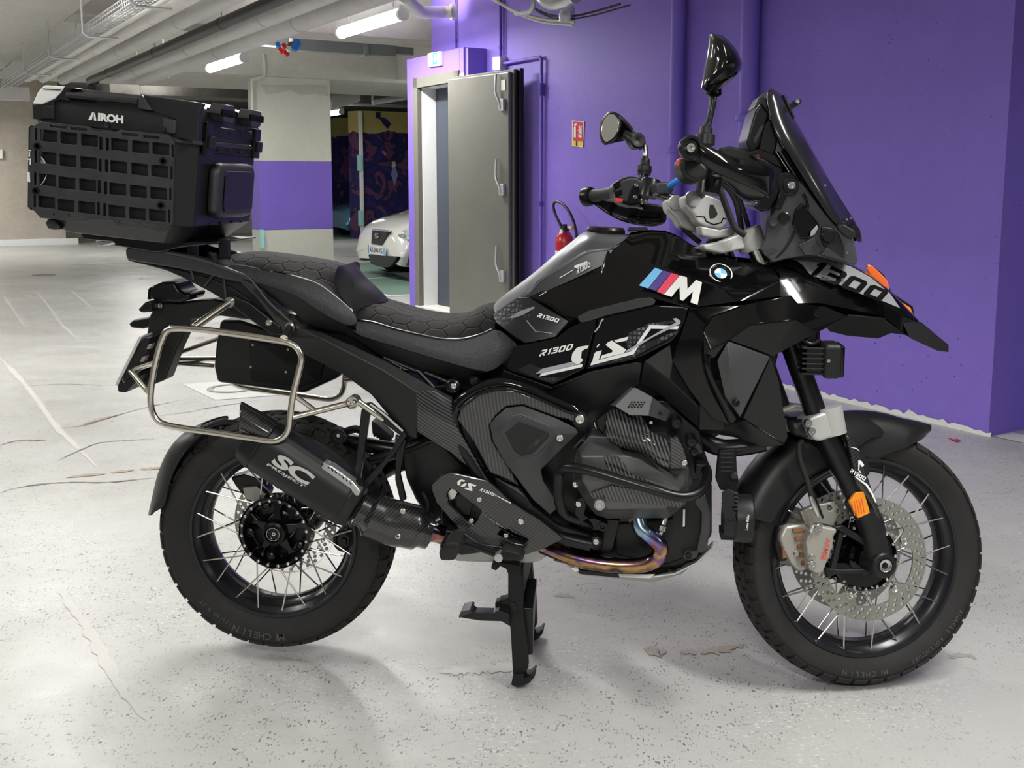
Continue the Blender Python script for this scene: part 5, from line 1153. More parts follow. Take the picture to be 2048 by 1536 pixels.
# knee pad with triangle relief
kp=facets('knee_pad',{'k1':(985,628,-.114),'k2':(1036,594,-.121),'k3':(1058,594,-.125),'k4':(1138,643,-.175),'k5':(1111,674,-.182),'k6':(1051,686,-.176),'k7':(1030,674,-.168),'k8':(990,644,-.132),'c':(1060,640,-.165),'d':(1090,615,-.158)},[['k1','k2','c','k8'],['k2','k3','d','c'],['k3','k4','d'],['d','k4','c'],['c','k4','k5'],['c','k5','k6'],['c','k6','k7'],['c','k7','k8']],M['tripad'],bike,bevel=.003,solid=.004)
kf=F3(P(1060,640,-.165),P(1138,643,-.175),P(1051,686,-.176)).off(.003)
block('knee_lettering','R1300',kf,[(1077,626),(1120,638),(1117,646),(1074,634)],M['white'],kp)
for pts in ([(1052,641),(1054,640),(1072,662),(1070,663)],[(1070,663),(1072,662),(1106,666),(1105,668)]): decal('pad_edge',kf,pts,M['chrome'],kp)
decal('pad_mark',kf,[(1018,635),(1040,622),(1068,613),(1070,616),(1046,630),(1024,637)],M['greydecal'],kp)
# lower flank "R1300 GS"
lf=F3(P(1034,690,-.172),P(1376,618,-.217),P(1105,770,-.190))
lower1=plate('side_cover_rear',lf,[(1030,692),(1054,687),(1112,676),(1140,655),(1160,646),(1192,637),(1193,652),(1186,668),(1169,738),(1105,770),(1018,742),(1012,730)],.02,M['gloss'],bike,bevel=.004,seg=3)
lower2=plate('side_cover_front',lf,[(1196,637),(1310,610),(1366,612),(1377,617),(1371,640),(1356,668),(1341,684),(1284,713),(1262,721),(1172,739),(1188,670),(1195,655)],.02,M['gloss'],bike,bevel=.004,seg=3)
LQ=lambda p: Q(p,1060,630,6.4)
def ld_(nm,pts,m,par=None,off=.0014): return decal(nm,lf,LQ(pts),m,par or lower2,off=off)
ld_('triangle_print',[(1390,400),(1890,195),(1880,235),(1420,485),(1300,548),(790,664),(778,650),(1330,510)],M['tripad'])
ld_('triangle_print',[(-160,700),(0,620),(160,690),(80,760),(120,790),(420,800),(290,864),(60,800)],M['tripad'],lower1)
ld_('triangle_print',[(1260,230),(1530,110),(1790,70),(1860,90),(1560,175),(1480,260),(1250,440),(1230,350)],M['tripad'])
block('model_lettering','R1300',lf,LQ([(140,452),(565,362),(548,440),(118,532)]),M['white'],lower1,off=.003)
ld_('letter_g',[(755,388),(735,430),(700,437),(665,465),(655,545),(683,578),(632,625),(600,627),(545,600),(530,570),(545,490),(600,420),(650,402)],M['white'],lower1,.003)
ld_('letter_g',[(845,470),(922,450),(915,482),(882,572),(798,600),(822,500)],M['white'],off=.003)
ld_('letter_mark',[(850,415),(878,365),(897,375),(870,411)],M['white'],off=.003)
ld_('letter_s',[(1078,322),(1262,275),(1240,325),(1112,351)],M['white'],off=.003)
ld_('letter_s',[(1000,347),(1050,325),(1232,442),(1200,487),(900,562),(925,515),(1050,477),(1062,455),(970,382)],M['white'],off=.003)
ld_('grey_stripe',[(75,748),(165,685),(535,600),(600,630),(672,622),(150,744)],M['silverdecal'],lower1,.002)
ld_('white_stripe',[(152,745),(118,787),(668,666),(676,624)],M['white'],lower1,.003)
ld_('white_stripe',[(790,600),(775,646),(1330,500),(1390,400),(1550,175),(1890,182),(1912,140),(1530,128),(1370,360),(1335,425),(1290,465)],M['white'],off=.0022)
ld_('grey_stripe',[(1215,480),(1240,450),(1780,140),(1870,95),(1830,45),(1875,38),(1930,75),(1925,110),(1560,290),(1290,457)],M['silverdecal'],off=.0028)
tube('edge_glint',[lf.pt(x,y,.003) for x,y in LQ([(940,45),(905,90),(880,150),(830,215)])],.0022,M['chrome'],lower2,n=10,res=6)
# matt tank belly and front lower panel
bel=facets('tank_belly',{'a':(1008,738,-.150),'b':(1105,773,-.176),'c':(1181,741,-.180),'d':(1274,722,-.185),'e':(1284,725,-.185),'f':(1277,768,-.175),'g':(1262,779,-.165),'h':(1205,812,-.15),'i':(1165,828,-.145),'j':(1060,785,-.140),'k':(1000,765,-.135)},['abjk','bchij','cdefgh'],M['matte2'],bike,bevel=.004,solid=.006,mirror=True)
flp=facets('shroud_lower',{'a':(1288,722,-.188),'b':(1341,687,-.192),'c':(1346,722,-.192),'d':(1404,821,-.185),'e':(1424,862,-.17),'f':(1398,858,-.165),'g':(1345,812,-.165),'h':(1312,783,-.168),'i':(1280,767,-.175),'m':(1340,760,-.205)},['abcm','amhi','cdm','dghm','defg'],M['matte2'],bike,bevel=.004,solid=.006,mirror=True)
# BMW style roundel
rc=P(1441,548,-.150); rn=(CAM-rc); rn=Vector((.18,-.72,.66)).normalized()
ro=lathe('roundel',rc,rn,[(-.02,.0285),(.0,.0285),(.003,.0265),(.003,.0250),(.001,.0245),(.001,0)],M['gloss'],bike,seg=48)
lathe('roundel_ring',rc,rn,[(.0015,.0285),(.0045,.0275),(.0045,.0255),(.0015,.0250)],M['chrome'],ro,seg=48,closed=True)
rfr=Fr(rc+rn*.002,(XD-rn*XD.dot(rn)),rn.cross((XD-rn*XD.dot(rn)).normalized()),rn)
for k in range(4):
    an=[k*pi/2+i*pi/12 for i in range(7)]
    decal('roundel_quarter',rfr,[(0,0)]+[(.0148*cos(a),.0148*sin(a)) for a in an],M['white'] if k%2 else M['bmwblue'],ro,px=False,off=.0006)
# ---- radiator shroud / winglet
A_=dict(s1=(1379,616,-.222),s2=(1492,609,-.238),s3=(1426,633,-.235),s4=(1409,657,-.238),s5=(1404,705,-.238),s6=(1344,722,-.212),s7=(1380,784,-.222),s8=(1424,838,-.228),s9=(1457,851,-.232),s10=(1469,845,-.24),s11=(1430,782,-.245),s12=(1408,722,-.243))
shr=facets('radiator_shroud',A_,[['s1','s2','s3'],['s1','s3','s4'],['s1','s4','s5','s6'],['s6','s5','s12','s7'],['s7','s12','s11','s8'],['s8','s11','s10','s9']],M['gloss'],bike,bevel=.005,seg=3,solid=.006,mirror=True)
arm=facets('shroud_arm',dict(a=(1425,634,-.240),b=(1492,609,-.238),c=(1583,590,-.185),d=(1597,607,-.18),e=(1652,613,-.150),f=(1699,633,-.125),g=(1634,666,-.165),h=(1546,713,-.215),i=(1492,693,-.245),j=(1457,681,-.262),k=(1430,716,-.262),l=(1407,718,-.255),m=(1406,664,-.255),n=(1500,650,-.252),o=(1590,640,-.205),p=(1421,700,-.268)),
   [['a','b','n'],['b','c','o','n'],['c','d','o'],['d','e','o'],['e','f','g','o'],['o','g','h'],['n','o','h','i'],['n','i','j'],['a','n','j','m'],['m','j','p'],['m','p','l'],['j','k','p'],['p','k','l']],M['gloss'],bike,bevel=.006,seg=4,solid=.005,mirror=True)
fl_=sheet('shroud_fluting',[[(1404,700,-.245),(1404,730,-.25),(1418,775,-.25),(1445,825,-.25),(1458,850,-.245)],[(1413,700,-.262),(1412,728,-.268),(1426,772,-.268),(1452,820,-.262),(1464,848,-.252)],[(1424,705,-.262),(1422,735,-.266),(1438,775,-.266),(1458,812,-.262),(1474,838,-.252)]],M['gloss'],bike,n=14,mirror=False,sub=1,solid=.005)
wl=facets('winglet',dict(a=(1457,682,-.268),b=(1541,714,-.232),c=(1481,836,-.245),d=(1450,795,-.262),e=(1434,722,-.272),f=(1462,735,-.283)),[['a','b','f'],['b','c','f'],['c','d','f'],['d','e','f'],['e','a','f']],M['casegrey'],bike,bevel=.004,seg=3,solid=.006,mirror=True)
bolt(wl,P(1472,806,-.264),Vector((.3,-1,0)),.008,M['frame'])
wr=facets('winglet_rear_flap',dict(a=(1542,715,-.228),b=(1558,760,-.215),c=(1576,874,-.185),d=(1569,888,-.180),e=(1486,837,-.23),f=(1535,790,-.222)),[['a','b','f'],['b','c','d','f'],['f','d','e'],['a','f','e']],M['matte2'],bike,bevel=.004,seg=3,solid=.006,mirror=True)
bolt(arm,P(1628,636,-.168),Vector((.35,-1,0)),.009,M['frame'])
facets('shroud_duct',dict(a=(1490,838,-.21),b=(1568,888,-.17),c=(1530,892,-.16),d=(1470,872,-.16),e=(1400,862,-.16),f=(1380,800,-.16),g=(1460,852,-.20)),[['a','b','c','g'],['g','c','d'],['g','d','e'],['g','e','f']],M['frame'],bike,solid=.004)
box('radiator',P(1400,760,-.20)+Vector((0,0,0)),XD*.06,YD*.40,ZD*-.12,M['frame'],bike)
# ---- beak
bk=dict(T0=(1542,531,-.110),T1=(1562,513,-.075),T2=(1598,509,-.06),T3=(1634,513,-.05),T4=(1703,531,-.04),T5=(1741,553,-.035),T6=(1782,587,-.03),T7=(1836,642,-.018),
 M0=(1560,548,-.125),M1=(1600,548,-.122),M2=(1640,560,-.116),M3=(1700,580,-.105),M4=(1760,604,-.085),M5=(1806,628,-.062),
 L0=(1560,592,-.165),L1=(1596,606,-.165),L2=(1640,606,-.150),L3=(1700,618,-.125),L4=(1765,632,-.095),L5=(1812,668,-.06),L6=(1828,664,-.035),C2=(1600,506,0),C4=(1703,528,0),C5=(1745,551,0),C6=(1785,585,0),C7=(1838,641,0),C0=(1560,512,0))
be=facets('beak',bk,[['T0','T1','M1','M0'],['T1','T2','M1'],['T2','T3','M2','M1'],['T3','T4','M3','M2'],['T4','T5','M3'],['T5','T6','M4','M3'],['T6','T7','M5','M4'],['M0','M1','L1','L0'],['M1','M2','L2','L1'],['M2','M3','L3','L2'],['M3','M4','L4','L3'],['M4','M5','L5','L4'],['M5','T7','L6','L5'],
  ['C0','C2','T2','T1'],['C2','C4','T4','T3'],['C2','T3','T2'],['C4','C5','T5','T4'],['C5','C6','T6','T5'],['C6','C7','T7','T6']],M['gloss'],bike,bevel=.006,seg=4,mirror=True)
# grey field with the cut-out number, laid on the two upper facets
b1=F3(P(1598,509,-.064),P(1703,531,-.044),P(1660,570,-.116)).off(.0045)
gd=decal('number_field',b1,[(1560,514),(1598,511),(1634,515),(1700,533),(1741,555),(1780,588),(1800,617),(1768,604),(1720,588),(1676,569),(1640,557),(1621,551),(1604,530),(1592,522)],M['greydecal'],be)
block('number_lettering','1300',b1,[(1634,520),(1778,584),(1764,606),(1610,550)],M['gloss'],be,off=.0022,shear=.1)
decal('number_letter_r',b1,[(1572,524),(1592,530),(1606,541),(1616,553),(1600,548),(1588,538),(1578,536)],M['gloss'],be,off=.002)
tip=facets('beak_tip',dict(a=(1806,644,-.064),b=(1824,641,-.03),c=(1843,644,0),d=(1870,667,0),e=(1898,690,0),f=(1898,704,-.004),g=(1876,701,-.03),h=(1821,675,-.066),i=(1850,668,-.035)),[['a','b','i','h'],['b','c','i'],['c','d','i'],['d','e','i'],['e','f','g','i'],['g','h','i']],M['matte2'],bike,mirror=True,bevel=.003,solid=.004)
und=facets('beak_underside',dict(a=(1650,650,-.10),b=(1697,628,-.12),c=(1765,634,-.09),d=(1812,668,-.055),e=(1782,664,-.04),f=(1756,675,-.03),g=(1692,669,-.04),h=(1658,660,-.05)),[['a','b','g','h'],['b','c','f','g'],['c','d','e','f']],M['matte'],bike,mirror=True,bevel=.004,solid=.004)
box('headlamp',P(1700,640,-.05),XD*.09,YD*.10,ZD*.07,M['glassdark'],bike,bevel=.01)
# orange indicator surrounds on the far side of the nose
ind=prism('nose_indicator',[P(x,y,.07) for x,y in ((1735,529),(1744,531),(1764,549),(1776,563),(1782,590),(1798,601),(1822,616),(1827,634),(1800,612),(1775,596),(1762,580),(1744,556),(1733,538))],(0,.012,0),M['orange'],bike,bevel=.003)
prism('indicator_lens',[P(x,y,.068) for x,y in ((1786,594),(1800,604),(1820,618),(1824,630),(1802,612))],(0,.006,0),M['amber'],ind,bevel=.002)
prism('indicator_frame',[P(x,y,.085) for x,y in ((1738,526),(1768,549),(1784,585),(1826,613),(1830,634),(1822,616),(1782,592),(1766,560))],(0,.01,0),M['frame'],ind,bevel=.002)
# ---- windscreen
ws=sheet('windscreen',[[(1548,178,0),(1561,186,0),(1589,238,0),(1617,286,0),(1663,368,0),(1686,405,0),(1712,446,0)],
    [(1545,177,-.05),(1557,185,-.055),(1583,239,-.06),(1624,304,-.062),(1652,369,-.064),(1682,424,-.066),(1700,450,-.066)],
    [(1540,177,-.085),(1552,190,-.10),(1572,240,-.115),(1605,300,-.122),(1640,365,-.125),(1672,425,-.122),(1690,452,-.115)],
    [(1536,181,-.10),(1537,205,-.125),(1550,257,-.15),(1581,310,-.158),(1618,369,-.155),(1655,425,-.145),(1675,450,-.135)]],M['glassdark'],bike,n=18,solid=.004,sub=0,angle=9)
facets('screen_deflector',dict(a=(1690,420,-.02),b=(1720,458,-.02),c=(1725,482,-.02),d=(1721,485,-.03),e=(1708,470,-.06),f=(1688,440,-.07)),['abef','bcde'],M['glassdark'],ws,bevel=.002,solid=.004,mirror=True)
for x,y in ((1640,375),(1650,371),(1693,439),(1701,436)): bolt(ws,P(x,y,-.128 if x<1660 and x<1645 else -.095) if False else P(x,y,-.118 if x in (1640,1693) else -.085),Vector((.6,-.7,.3)),.0028)
tube('toll_mount_plate',[P(1566,190,-.02),P(1588,237,-.02)],.0035,M['frame'],ws,n=3); 
prism('toll_mount',[P(x,y,-.02) for x,y in ((1576,212),(1584,203),(1592,200),(1600,196),(1603,200),(1602,207),(1594,212),(1584,219),(1580,219))],(0,.02,0),M['frame'],ws,bevel=.002); bolt(ws,P(1595,203,-.022),-YD,.005)
# screen carrier bars
for s in (-1,1):
    for a,b in (((1553,305),(1592,366)),((1566,300),(1612,372))):
        p,q=P(a[0],a[1],-.10),P(b[0],b[1],-.12); p.y*=-s*1.0*1; 
        p,q=Vector((p.x,abs(p.y)*s,p.z)),Vector((q.x,abs(q.y)*s,q.z)); tube('screen_strut',[p,q],.006,M['gloss'],ws,n=4)
# display, phone holder
dsp=prism('display',[P(x,y,-.10) for x,y in ((1509,222),(1522,205),(1540,228),(1520,290),(1507,305),(1496,297),(1492,283))],(0,.20,0),M['frame'],bike,bevel=.006)
prism('display_hood',[P(x,y,-.07) for x,y in ((1509,212),(1519,192),(1526,191),(1533,196),(1540,222),(1530,236),(1512,232))],(0,.14,0),M['casebk'],dsp,bevel=.005)
prism('instrument_shroud',[P(x,y,-.13) for x,y in ((1498,306),(1530,318),(1568,337),(1566,372),(1554,400),(1538,420),(1521,424),(1506,412),(1524,396),(1541,372),(1546,350),(1528,334))],(0,.26,0),M['frame'],dsp,bevel=.006)
prism('display_frame',[P(x,y,-.105) for x,y in ((1506,280),(1524,248),(1530,252),(1513,287),(1509,288))],(0,.01,0),M['satin'],dsp,bevel=.002)
prism('display_body',[P(x,y,-.098) for x,y in ((1526,250),(1541,235),(1549,258),(1556,280),(1552,300),(1545,315),(1530,316),(1516,300))],(0,.19,0),M['matte'],dsp,bevel=.006)
prism('cockpit_shelf',[P(x,y,-.10) for x,y in ((1434,297),(1460,292),(1500,300),(1520,296),(1560,310),(1567,332),(1566,350),(1500,345),(1450,320))],(0,.2,0),M['matte'],dsp,bevel=.006)
prism('usb_tag',[P(x,y,-.11) for x,y in ((1511,310),(1519,309),(1518,322),(1513,322))],(0,.006,0),M['red'],dsp,bevel=.001)
# headlamp fairing sides
ck=plate('cockpit_side',FY(-.125),[(1574,364),(1592,356),(1606,366),(1640,412),(1672,450),(1690,458),(1708,478),(1712,500),(1716,520),(1711,532),(1660,518),(1620,511),(1575,518),(1545,526),(1524,504),(1519,498),(1530,478),(1533,438),(1546,425),(1556,405),(1566,380)],.012,M['casegrey'],bike,bevel=.005,seg=3)
plate('cockpit_side_left',FY(.135),[(1574,374),(1606,376),(1660,440),(1700,478),(1702,520),(1660,518),(1620,511),(1545,526),(1533,478),(1556,410)],.012,M['casegrey'],ck,bevel=.005)
plate('cockpit_brace',FY(-.140),[(1560,345),(1580,343),(1592,352),(1600,372),(1590,390),(1574,390),(1562,420),(1549,415),(1560,385),(1555,365)],.014,M['frame'],ck,bevel=.004)
plate('cockpit_panel',FY(-.134),[(1590,420),(1604,405),(1640,450),(1636,462),(1618,478),(1600,478),(1584,450)],.008,M['gloss'],ck,bevel=.004)
plate('cockpit_panel',FY(-.136),[(1642,452),(1664,455),(1680,470),(1690,500),(1688,520),(1660,500),(1644,488)],.010,M['matte2'],ck,bevel=.004)
plate('cockpit_panel',FY(-.133),[(1596,490),(1628,474),(1645,500),(1636,511),(1610,511)],.008,M['satin'],ck,bevel=.003)
plate('cockpit_hatch',FY(-.135),[(1654,492),(1684,498),(1700,528),(1668,517),(1641,510)],.008,M['satin'],ck,bevel=.003)
lathe('adjuster_knob',P(1656,473,-.150),-YD,[(-.02,.016),(.0,.015),(.004,.012),(.004,0)],M['frame'],ck,seg=24)
lathe('plug_cap',P(1569,435,-.138),-YD,[(-.01,.0135),(.002,.0130),(.004,.010),(.004,0)],M['frame'],ck,seg=24); lathe('plug_cap',P(1546,446,-.137),-YD,[(-.01,.009),(.003,.0085),(.003,.005),(.001,0)],M['satin'],ck,seg=20)
bolt(ck,P(1583,371,-.156),-YD,.009); lathe('pivot_washer',P(1582,371,-.150),-YD,[(-.01,.018),(.002,.017),(.002,.009)],M['frame'],ck,seg=24)
plate('warning_sticker',FY(-.1268),[(1526,502),(1551,494),(1555,503),(1530,512)],.001,M['satin'],ck,bevel=0)
plate('lock_lever',FY(-.152),[(1674,452),(1688,448),(1711,462),(1712,474),(1702,480),(1690,472),(1676,460)],.016,M['matte2'],ck,bevel=.004)
plate('chrome_edge',FY(-.15),[(1622,462),(1634,450),(1637,456),(1630,468),(1620,474)],.004,M['alu'],ck,bevel=.001)
lathe('rivet',P(1694,506,-.137),-YD,[(0,.003),(.002,.002),(.002,0)],M['steel'],ck,seg=10)
prism('cockpit_core',[P(x,y,-.10) for x,y in ((1560,360),(1600,366),(1660,440),(1700,475),(1705,522),(1640,514),(1560,520),(1540,500),(1540,430))],(0,.2,0),M['frame'],ck,bevel=.004)
# hidden structure below the tank so nothing is hollow: frame core, airbox
co_=prism('frame_core',[P(x,y,-.10) for x,y in ((1180,560),(1260,500),(1400,520),(1500,540),(1570,560),(1560,700),(1520,860),(1380,850),(1250,800),(1100,780),(1000,740),(1000,660),(1060,610))],(0,.20,0),M['frame'],bike,bevel=.01)

# inner mass that closes the gaps between tank, covers and engine
for nm,pts,Y,t in (('airbox',[(1040,740),(1180,735),(1290,740),(1400,800),(1440,870),(1380,900),(1150,880),(1010,850),(905,840),(900,790)],-.10,.20),('battery_tray',[(880,720),(1000,700),(1040,760),(1000,840),(900,850),(870,800)],-.09,.18),('seat_pan',[(540,620),(640,640),(700,650),(760,700),(800,745),(700,700),(600,665)],-.12,.24),('rear_frame_core',[(896,800),(960,820),(1010,960),(960,965),(900,900)],-.06,.12),('intake_duct',[(1110,800),(1330,800),(1400,860),(1420,960),(1340,960),(1180,900)],-.14,.28)):
    prism(nm,[P(x,y,Y) for x,y in pts],(0,t,0),M['frame'],bike,bevel=.006)
# ---------------------------------------------------------------- seats
sf_=sheet('front_seat',[[(702,601,0),(724,594,0),(772,607,0),(818,622,0),(881,631,0),(932,627,0),(952,614,0),(980,608,0),(992,618,0)],
  [(702,606,-.07),(726,600,-.075),(774,614,-.085),(820,630,-.09),(882,640,-.09),(934,634,-.09),(956,620,-.085),(980,612,-.08),(990,626,-.075)],
  [(706,626,-.12),(740,628,-.125),(792,644,-.135),(840,655,-.14),(885,660,-.14),(925,658,-.14),(958,646,-.13),(978,640,-.125),(990,645,-.118)],
  [(710,640,-.135),(745,644,-.142),(792,658,-.155),(840,669,-.160),(880,677,-.162),(920,678,-.160),(957,670,-.150),(978,661,-.142),(991,656,-.132)]],M['suede'],bike,n=22,sub=1)
sheet('seat_piping',[[(711,638,-.138),(745,642,-.145),(792,656,-.158),(840,667,-.163),(880,675,-.165),(920,676,-.163),(957,668,-.153),(978,659,-.145),(991,654,-.136)],[(711,641,-.142),(745,645,-.149),(792,659,-.162),(840,670,-.167),(880,678,-.169),(920,679,-.167),(957,671,-.157),(978,662,-.149),(991,657,-.139)]],M['frame'],sf_,n=22,mirror=False,sub=0,solid=.002)
ss=sheet('seat_side',[[(710,641,-.138),(745,645,-.145),(792,659,-.157),(840,670,-.163),(880,678,-.165),(920,679,-.163),(957,671,-.153),(978,662,-.145),(993,657,-.134),(1010,668,-.135),(1034,688,-.135)],
  [(712,655,-.150),(745,664,-.158),(792,678,-.170),(840,692,-.178),(884,704,-.182),(925,712,-.182),(960,712,-.172),(990,702,-.160),(1012,694,-.150),(1024,692,-.145),(1034,691,-.138)],
  [(712,668,-.150),(748,680,-.158),(792,693,-.168),(840,708,-.174),(894,724,-.178),(930,734,-.176),(968,744,-.166),(990,738,-.155),(1008,724,-.146),(1022,710,-.142),(1032,700,-.136)]],M['seatside'],sf_,n=24,mirror=False,sub=1)
sheet('seat_base',[[(690,664,-.146),(712,669,-.15),(748,681,-.158),(792,694,-.168),(840,709,-.174),(894,725,-.178),(930,735,-.176),(978,744,-.166)],[(694,668,-.14),(720,682,-.142),(767,714,-.15),(815,733,-.155),(860,745,-.155),(894,750,-.155),(927,757,-.15),(957,749,-.15)]],M['matte'],sf_,n=22,mirror=False,sub=1)
for s in (1,): 
    mr=sheet('seat_side_left',[[(710,641,-.138),(792,659,-.157),(880,678,-.165),(957,671,-.153),(1034,688,-.135)],[(694,668,-.14),(767,714,-.15),(860,745,-.155),(927,757,-.15),(1032,700,-.136)]],M['seatside'],sf_,n=12,mirror=False,sub=1)
    for v_ in mr.data.vertices: v_.co.y*=-1
    
sr_=sheet('pillion_seat',[[(452,512,0),(470,506,0),(510,503,0),(560,508,0),(610,514,0),(650,520,0),(678,526,0),(696,531,0)],
  [(454,514,-.06),(472,509,-.065),(512,508,-.07),(562,514,-.075),(612,522,-.08),(650,530,-.085),(672,538,-.085),(690,545,-.08)],
  [(456,520,-.10),(476,520,-.105),(516,524,-.112),(564,534,-.12),(610,547,-.125),(640,560,-.13),(668,580,-.135),(690,602,-.135)],
  [(458,527,-.115),(490,530,-.12),(530,539,-.13),(575,547,-.14),(610,556,-.145),(640,568,-.15),(675,594,-.155),(708,624,-.155)]],M['suede'],bike,n=20,sub=1)
sheet('pillion_side',[[(456,529,-.118),(490,532,-.122),(530,541,-.132),(575,549,-.142),(610,558,-.147),(640,570,-.152),(675,596,-.157),(708,625,-.157),(714,636,-.154)],
   [(460,542,-.135),(490,550,-.142),(530,560,-.152),(575,572,-.162),(610,585,-.168),(640,600,-.172),(675,624,-.174),(700,640,-.168),(713,646,-.158)],
   [(470,556,-.13),(500,562,-.138),(540,574,-.148),(581,588,-.158),(610,604,-.164),(640,624,-.166),(675,643,-.164),(698,652,-.160),(710,650,-.156)]],M['seatside'],sr_,n=22,mirror=False,sub=1)
sheet('pillion_base',[[(470,556,-.132),(500,562,-.14),(540,574,-.15),(581,588,-.16),(610,604,-.166),(640,624,-.168),(675,643,-.166),(698,652,-.162)],[(500,572,-.12),(520,582,-.125),(548,598,-.13),(585,622,-.14),(612,645,-.145),(640,656,-.148),(675,662,-.15),(696,664,-.15)]],M['matte'],sr_,n=18,mirror=False,sub=1)
# front lip (backrest of the rider) of the pillion seat
sheet('pillion_front',[[(694,530,0),(707,543,0),(722,560,0),(745,577,0),(760,590,0),(771,604,0)],[(684,530,-.055),(700,548,-.06),(716,566,-.065),(732,578,-.06),(748,590,-.055),(764,604,-.05)],[(674,534,-.10),(672,552,-.115),(682,575,-.125),(697,596,-.13),(706,608,-.13),(712,616,-.13)],[(673,540,-.12),(668,560,-.135),(680,590,-.148),(696,610,-.152),(708,622,-.152),(714,634,-.15)]],M['casebk'],sr_,n=14,sub=2)
lp=F3(P(688,560,-.085),P(706,566,-.075),P(694,590,-.10)).off(.004)
decal('embossed_logo',lp,[(696,563),(701,560),(703,566),(699,574),(695,572)],M['gloss'],sr_); decal('embossed_logo',lp,[(703,558),(708,566),(706,577),(702,570)],M['gloss'],sr_)
# ---------------------------------------------------------------- rear structure
def both(fn):
    for s in (-1,1): fn(s)
def mpt(px,py,Y,s): q=P(px,py,Y); return Vector((q.x,abs(q.y)*s if Y else 0,q.z))
def slab(name,pts,Y,t,m,par,s=-1,**k):
    q=[mpt(x,y,Y,s) for x,y in pts]; return prism(name,q,(0,-s*t,0),m,par,**k)
# grab rail / upper carrier
for s in (-1,1):
    gr_=slab('grab_rail',[(250,499),(256,494),(330,500),(400,515),(462,538),(496,548),(512,560),(545,604),(612,664),(606,672),(585,662),(560,668),(552,650),(530,620),(498,578),(485,566),(456,560),(400,545),(330,533),(256,520),(251,512)],-.135,.03,M['satin'],bike,s,bevel=.006,seg=3)
    if s<0:
        tube('rail_edge',[P(x,y,-.139) for x,y in ((330,505),(400,519),(462,541),(492,552),(508,566),(540,606),(600,660))],.0035,M['casegrey'],gr_,n=30,res=8)
        slab('rail_recess',[(505,580),(518,574),(560,622),(582,640),(575,646),(550,630)],-.137,.004,M['matte'],gr_,s,bevel=.001)
    slab('rail_lower',[(251,512),(256,522),(290,530),(332,541),(390,566),(446,600),(520,645),(563,672),(552,650),(500,600),(470,578),(420,556),(350,538)],-.12,.02,M['matte'],gr_,s,bevel=.004)
slab('tail_tray',[(256,500),(330,505),(400,520),(470,545),(500,560),(560,640),(600,665),(560,665),(446,598),(332,539),(256,520)],-.115,.23,M['matte'],bike,-1,bevel=.006)
for a,b in (((375,512),(387,560)),((430,545),(408,573)),((446,535),(452,600)),((480,560),(520,600))): tube('tail_rib',[P(*a,-.128),P(*b,-.128)],.003,M['satin'],gr_,n=2,res=6)
slab('tail_bracket',[(446,598),(464,590),(500,606),(560,652),(566,672),(540,668),(500,640)],-.14,.02,M['frame'],bike,-1,bevel=.004)
bolt(gr_,P(538,645,-.143),-YD,.008)
# plate hanger arm, tail light, indicators, number plate
hn=slab('plate_hanger',[(316,600),(358,606),(430,598),(470,608),(508,633),(500,640),(440,632),(380,640),(352,700),(330,760),(296,774),(280,760),(288,690),(300,630)],-.03,.06,M['matte2'],bike,-1,bevel=.006)
slab('tail_light',[(300,573),(323,563),(349,564),(358,580),(368,586),(382,587),(378,600),(364,604),(356,606),(318,604),(298,598)],-.055,.11,M['frame'],hn,-1,bevel=.012,seg=3)
slab('tail_light_lens',[(296,578),(301,574),(299,600),(294,598)],-.045,.09,M['gloss'],hn,-1,bevel=.002)
for nm,Y,pts in (('rear_indicator',-.10,[(274,620),(290,603),(302,604),(304,624),(282,626)]),('rear_indicator',.10,[(256,648),(266,640),(300,634),(302,654),(286,658),(262,656)])):
    i_=prism(nm,[P(x,y,Y) for x,y in pts],(0,.05 if Y<0 else .05,0),M['frame'],hn,bevel=.006,seg=3)
    a=P(300,612 if Y<0 else 645,Y+.02); tube('indicator_stem',[a,Vector((P(318,614,0).x,0,P(318,614,0).z))],.009,M['frame'],i_,n=3)
plf=prism('number_plate',[P(x,y,-.10) for x,y in ((278,672),(283,675),(235,772),(229,770))],(0,.20,0),M['platewhite'],bike,bevel=.002)
prism('plate_flap',[P(x,y,-.098) for x,y in ((234,760),(280,744),(282,752),(250,786),(235,784))],(0,.19,0),M['matte'],plf,bevel=.004)
prism('plate_holder',[P(x,y,-.101) for x,y in ((287,676),(300,676),(292,712),(272,745),(250,764),(243,764))],(0,.19,0),M['matte'],plf,bevel=.002)
for yy in (690,715,740): prism('plate_bracket',[P(x,y,-.104) for x,y in ((296-(yy-690)*.5,yy),(304-(yy-690)*.5,yy-3),(300-(yy-690)*.5,yy+8),(292-(yy-690)*.5,yy+9))],(0,.02,0),M['disc'],plf,bevel=.001)
bolt(plf,P(249,760,-.095),Vector((.6,-.8,0)),.006)
bolt(hn,P(320,611,-.057),-YD,.007)
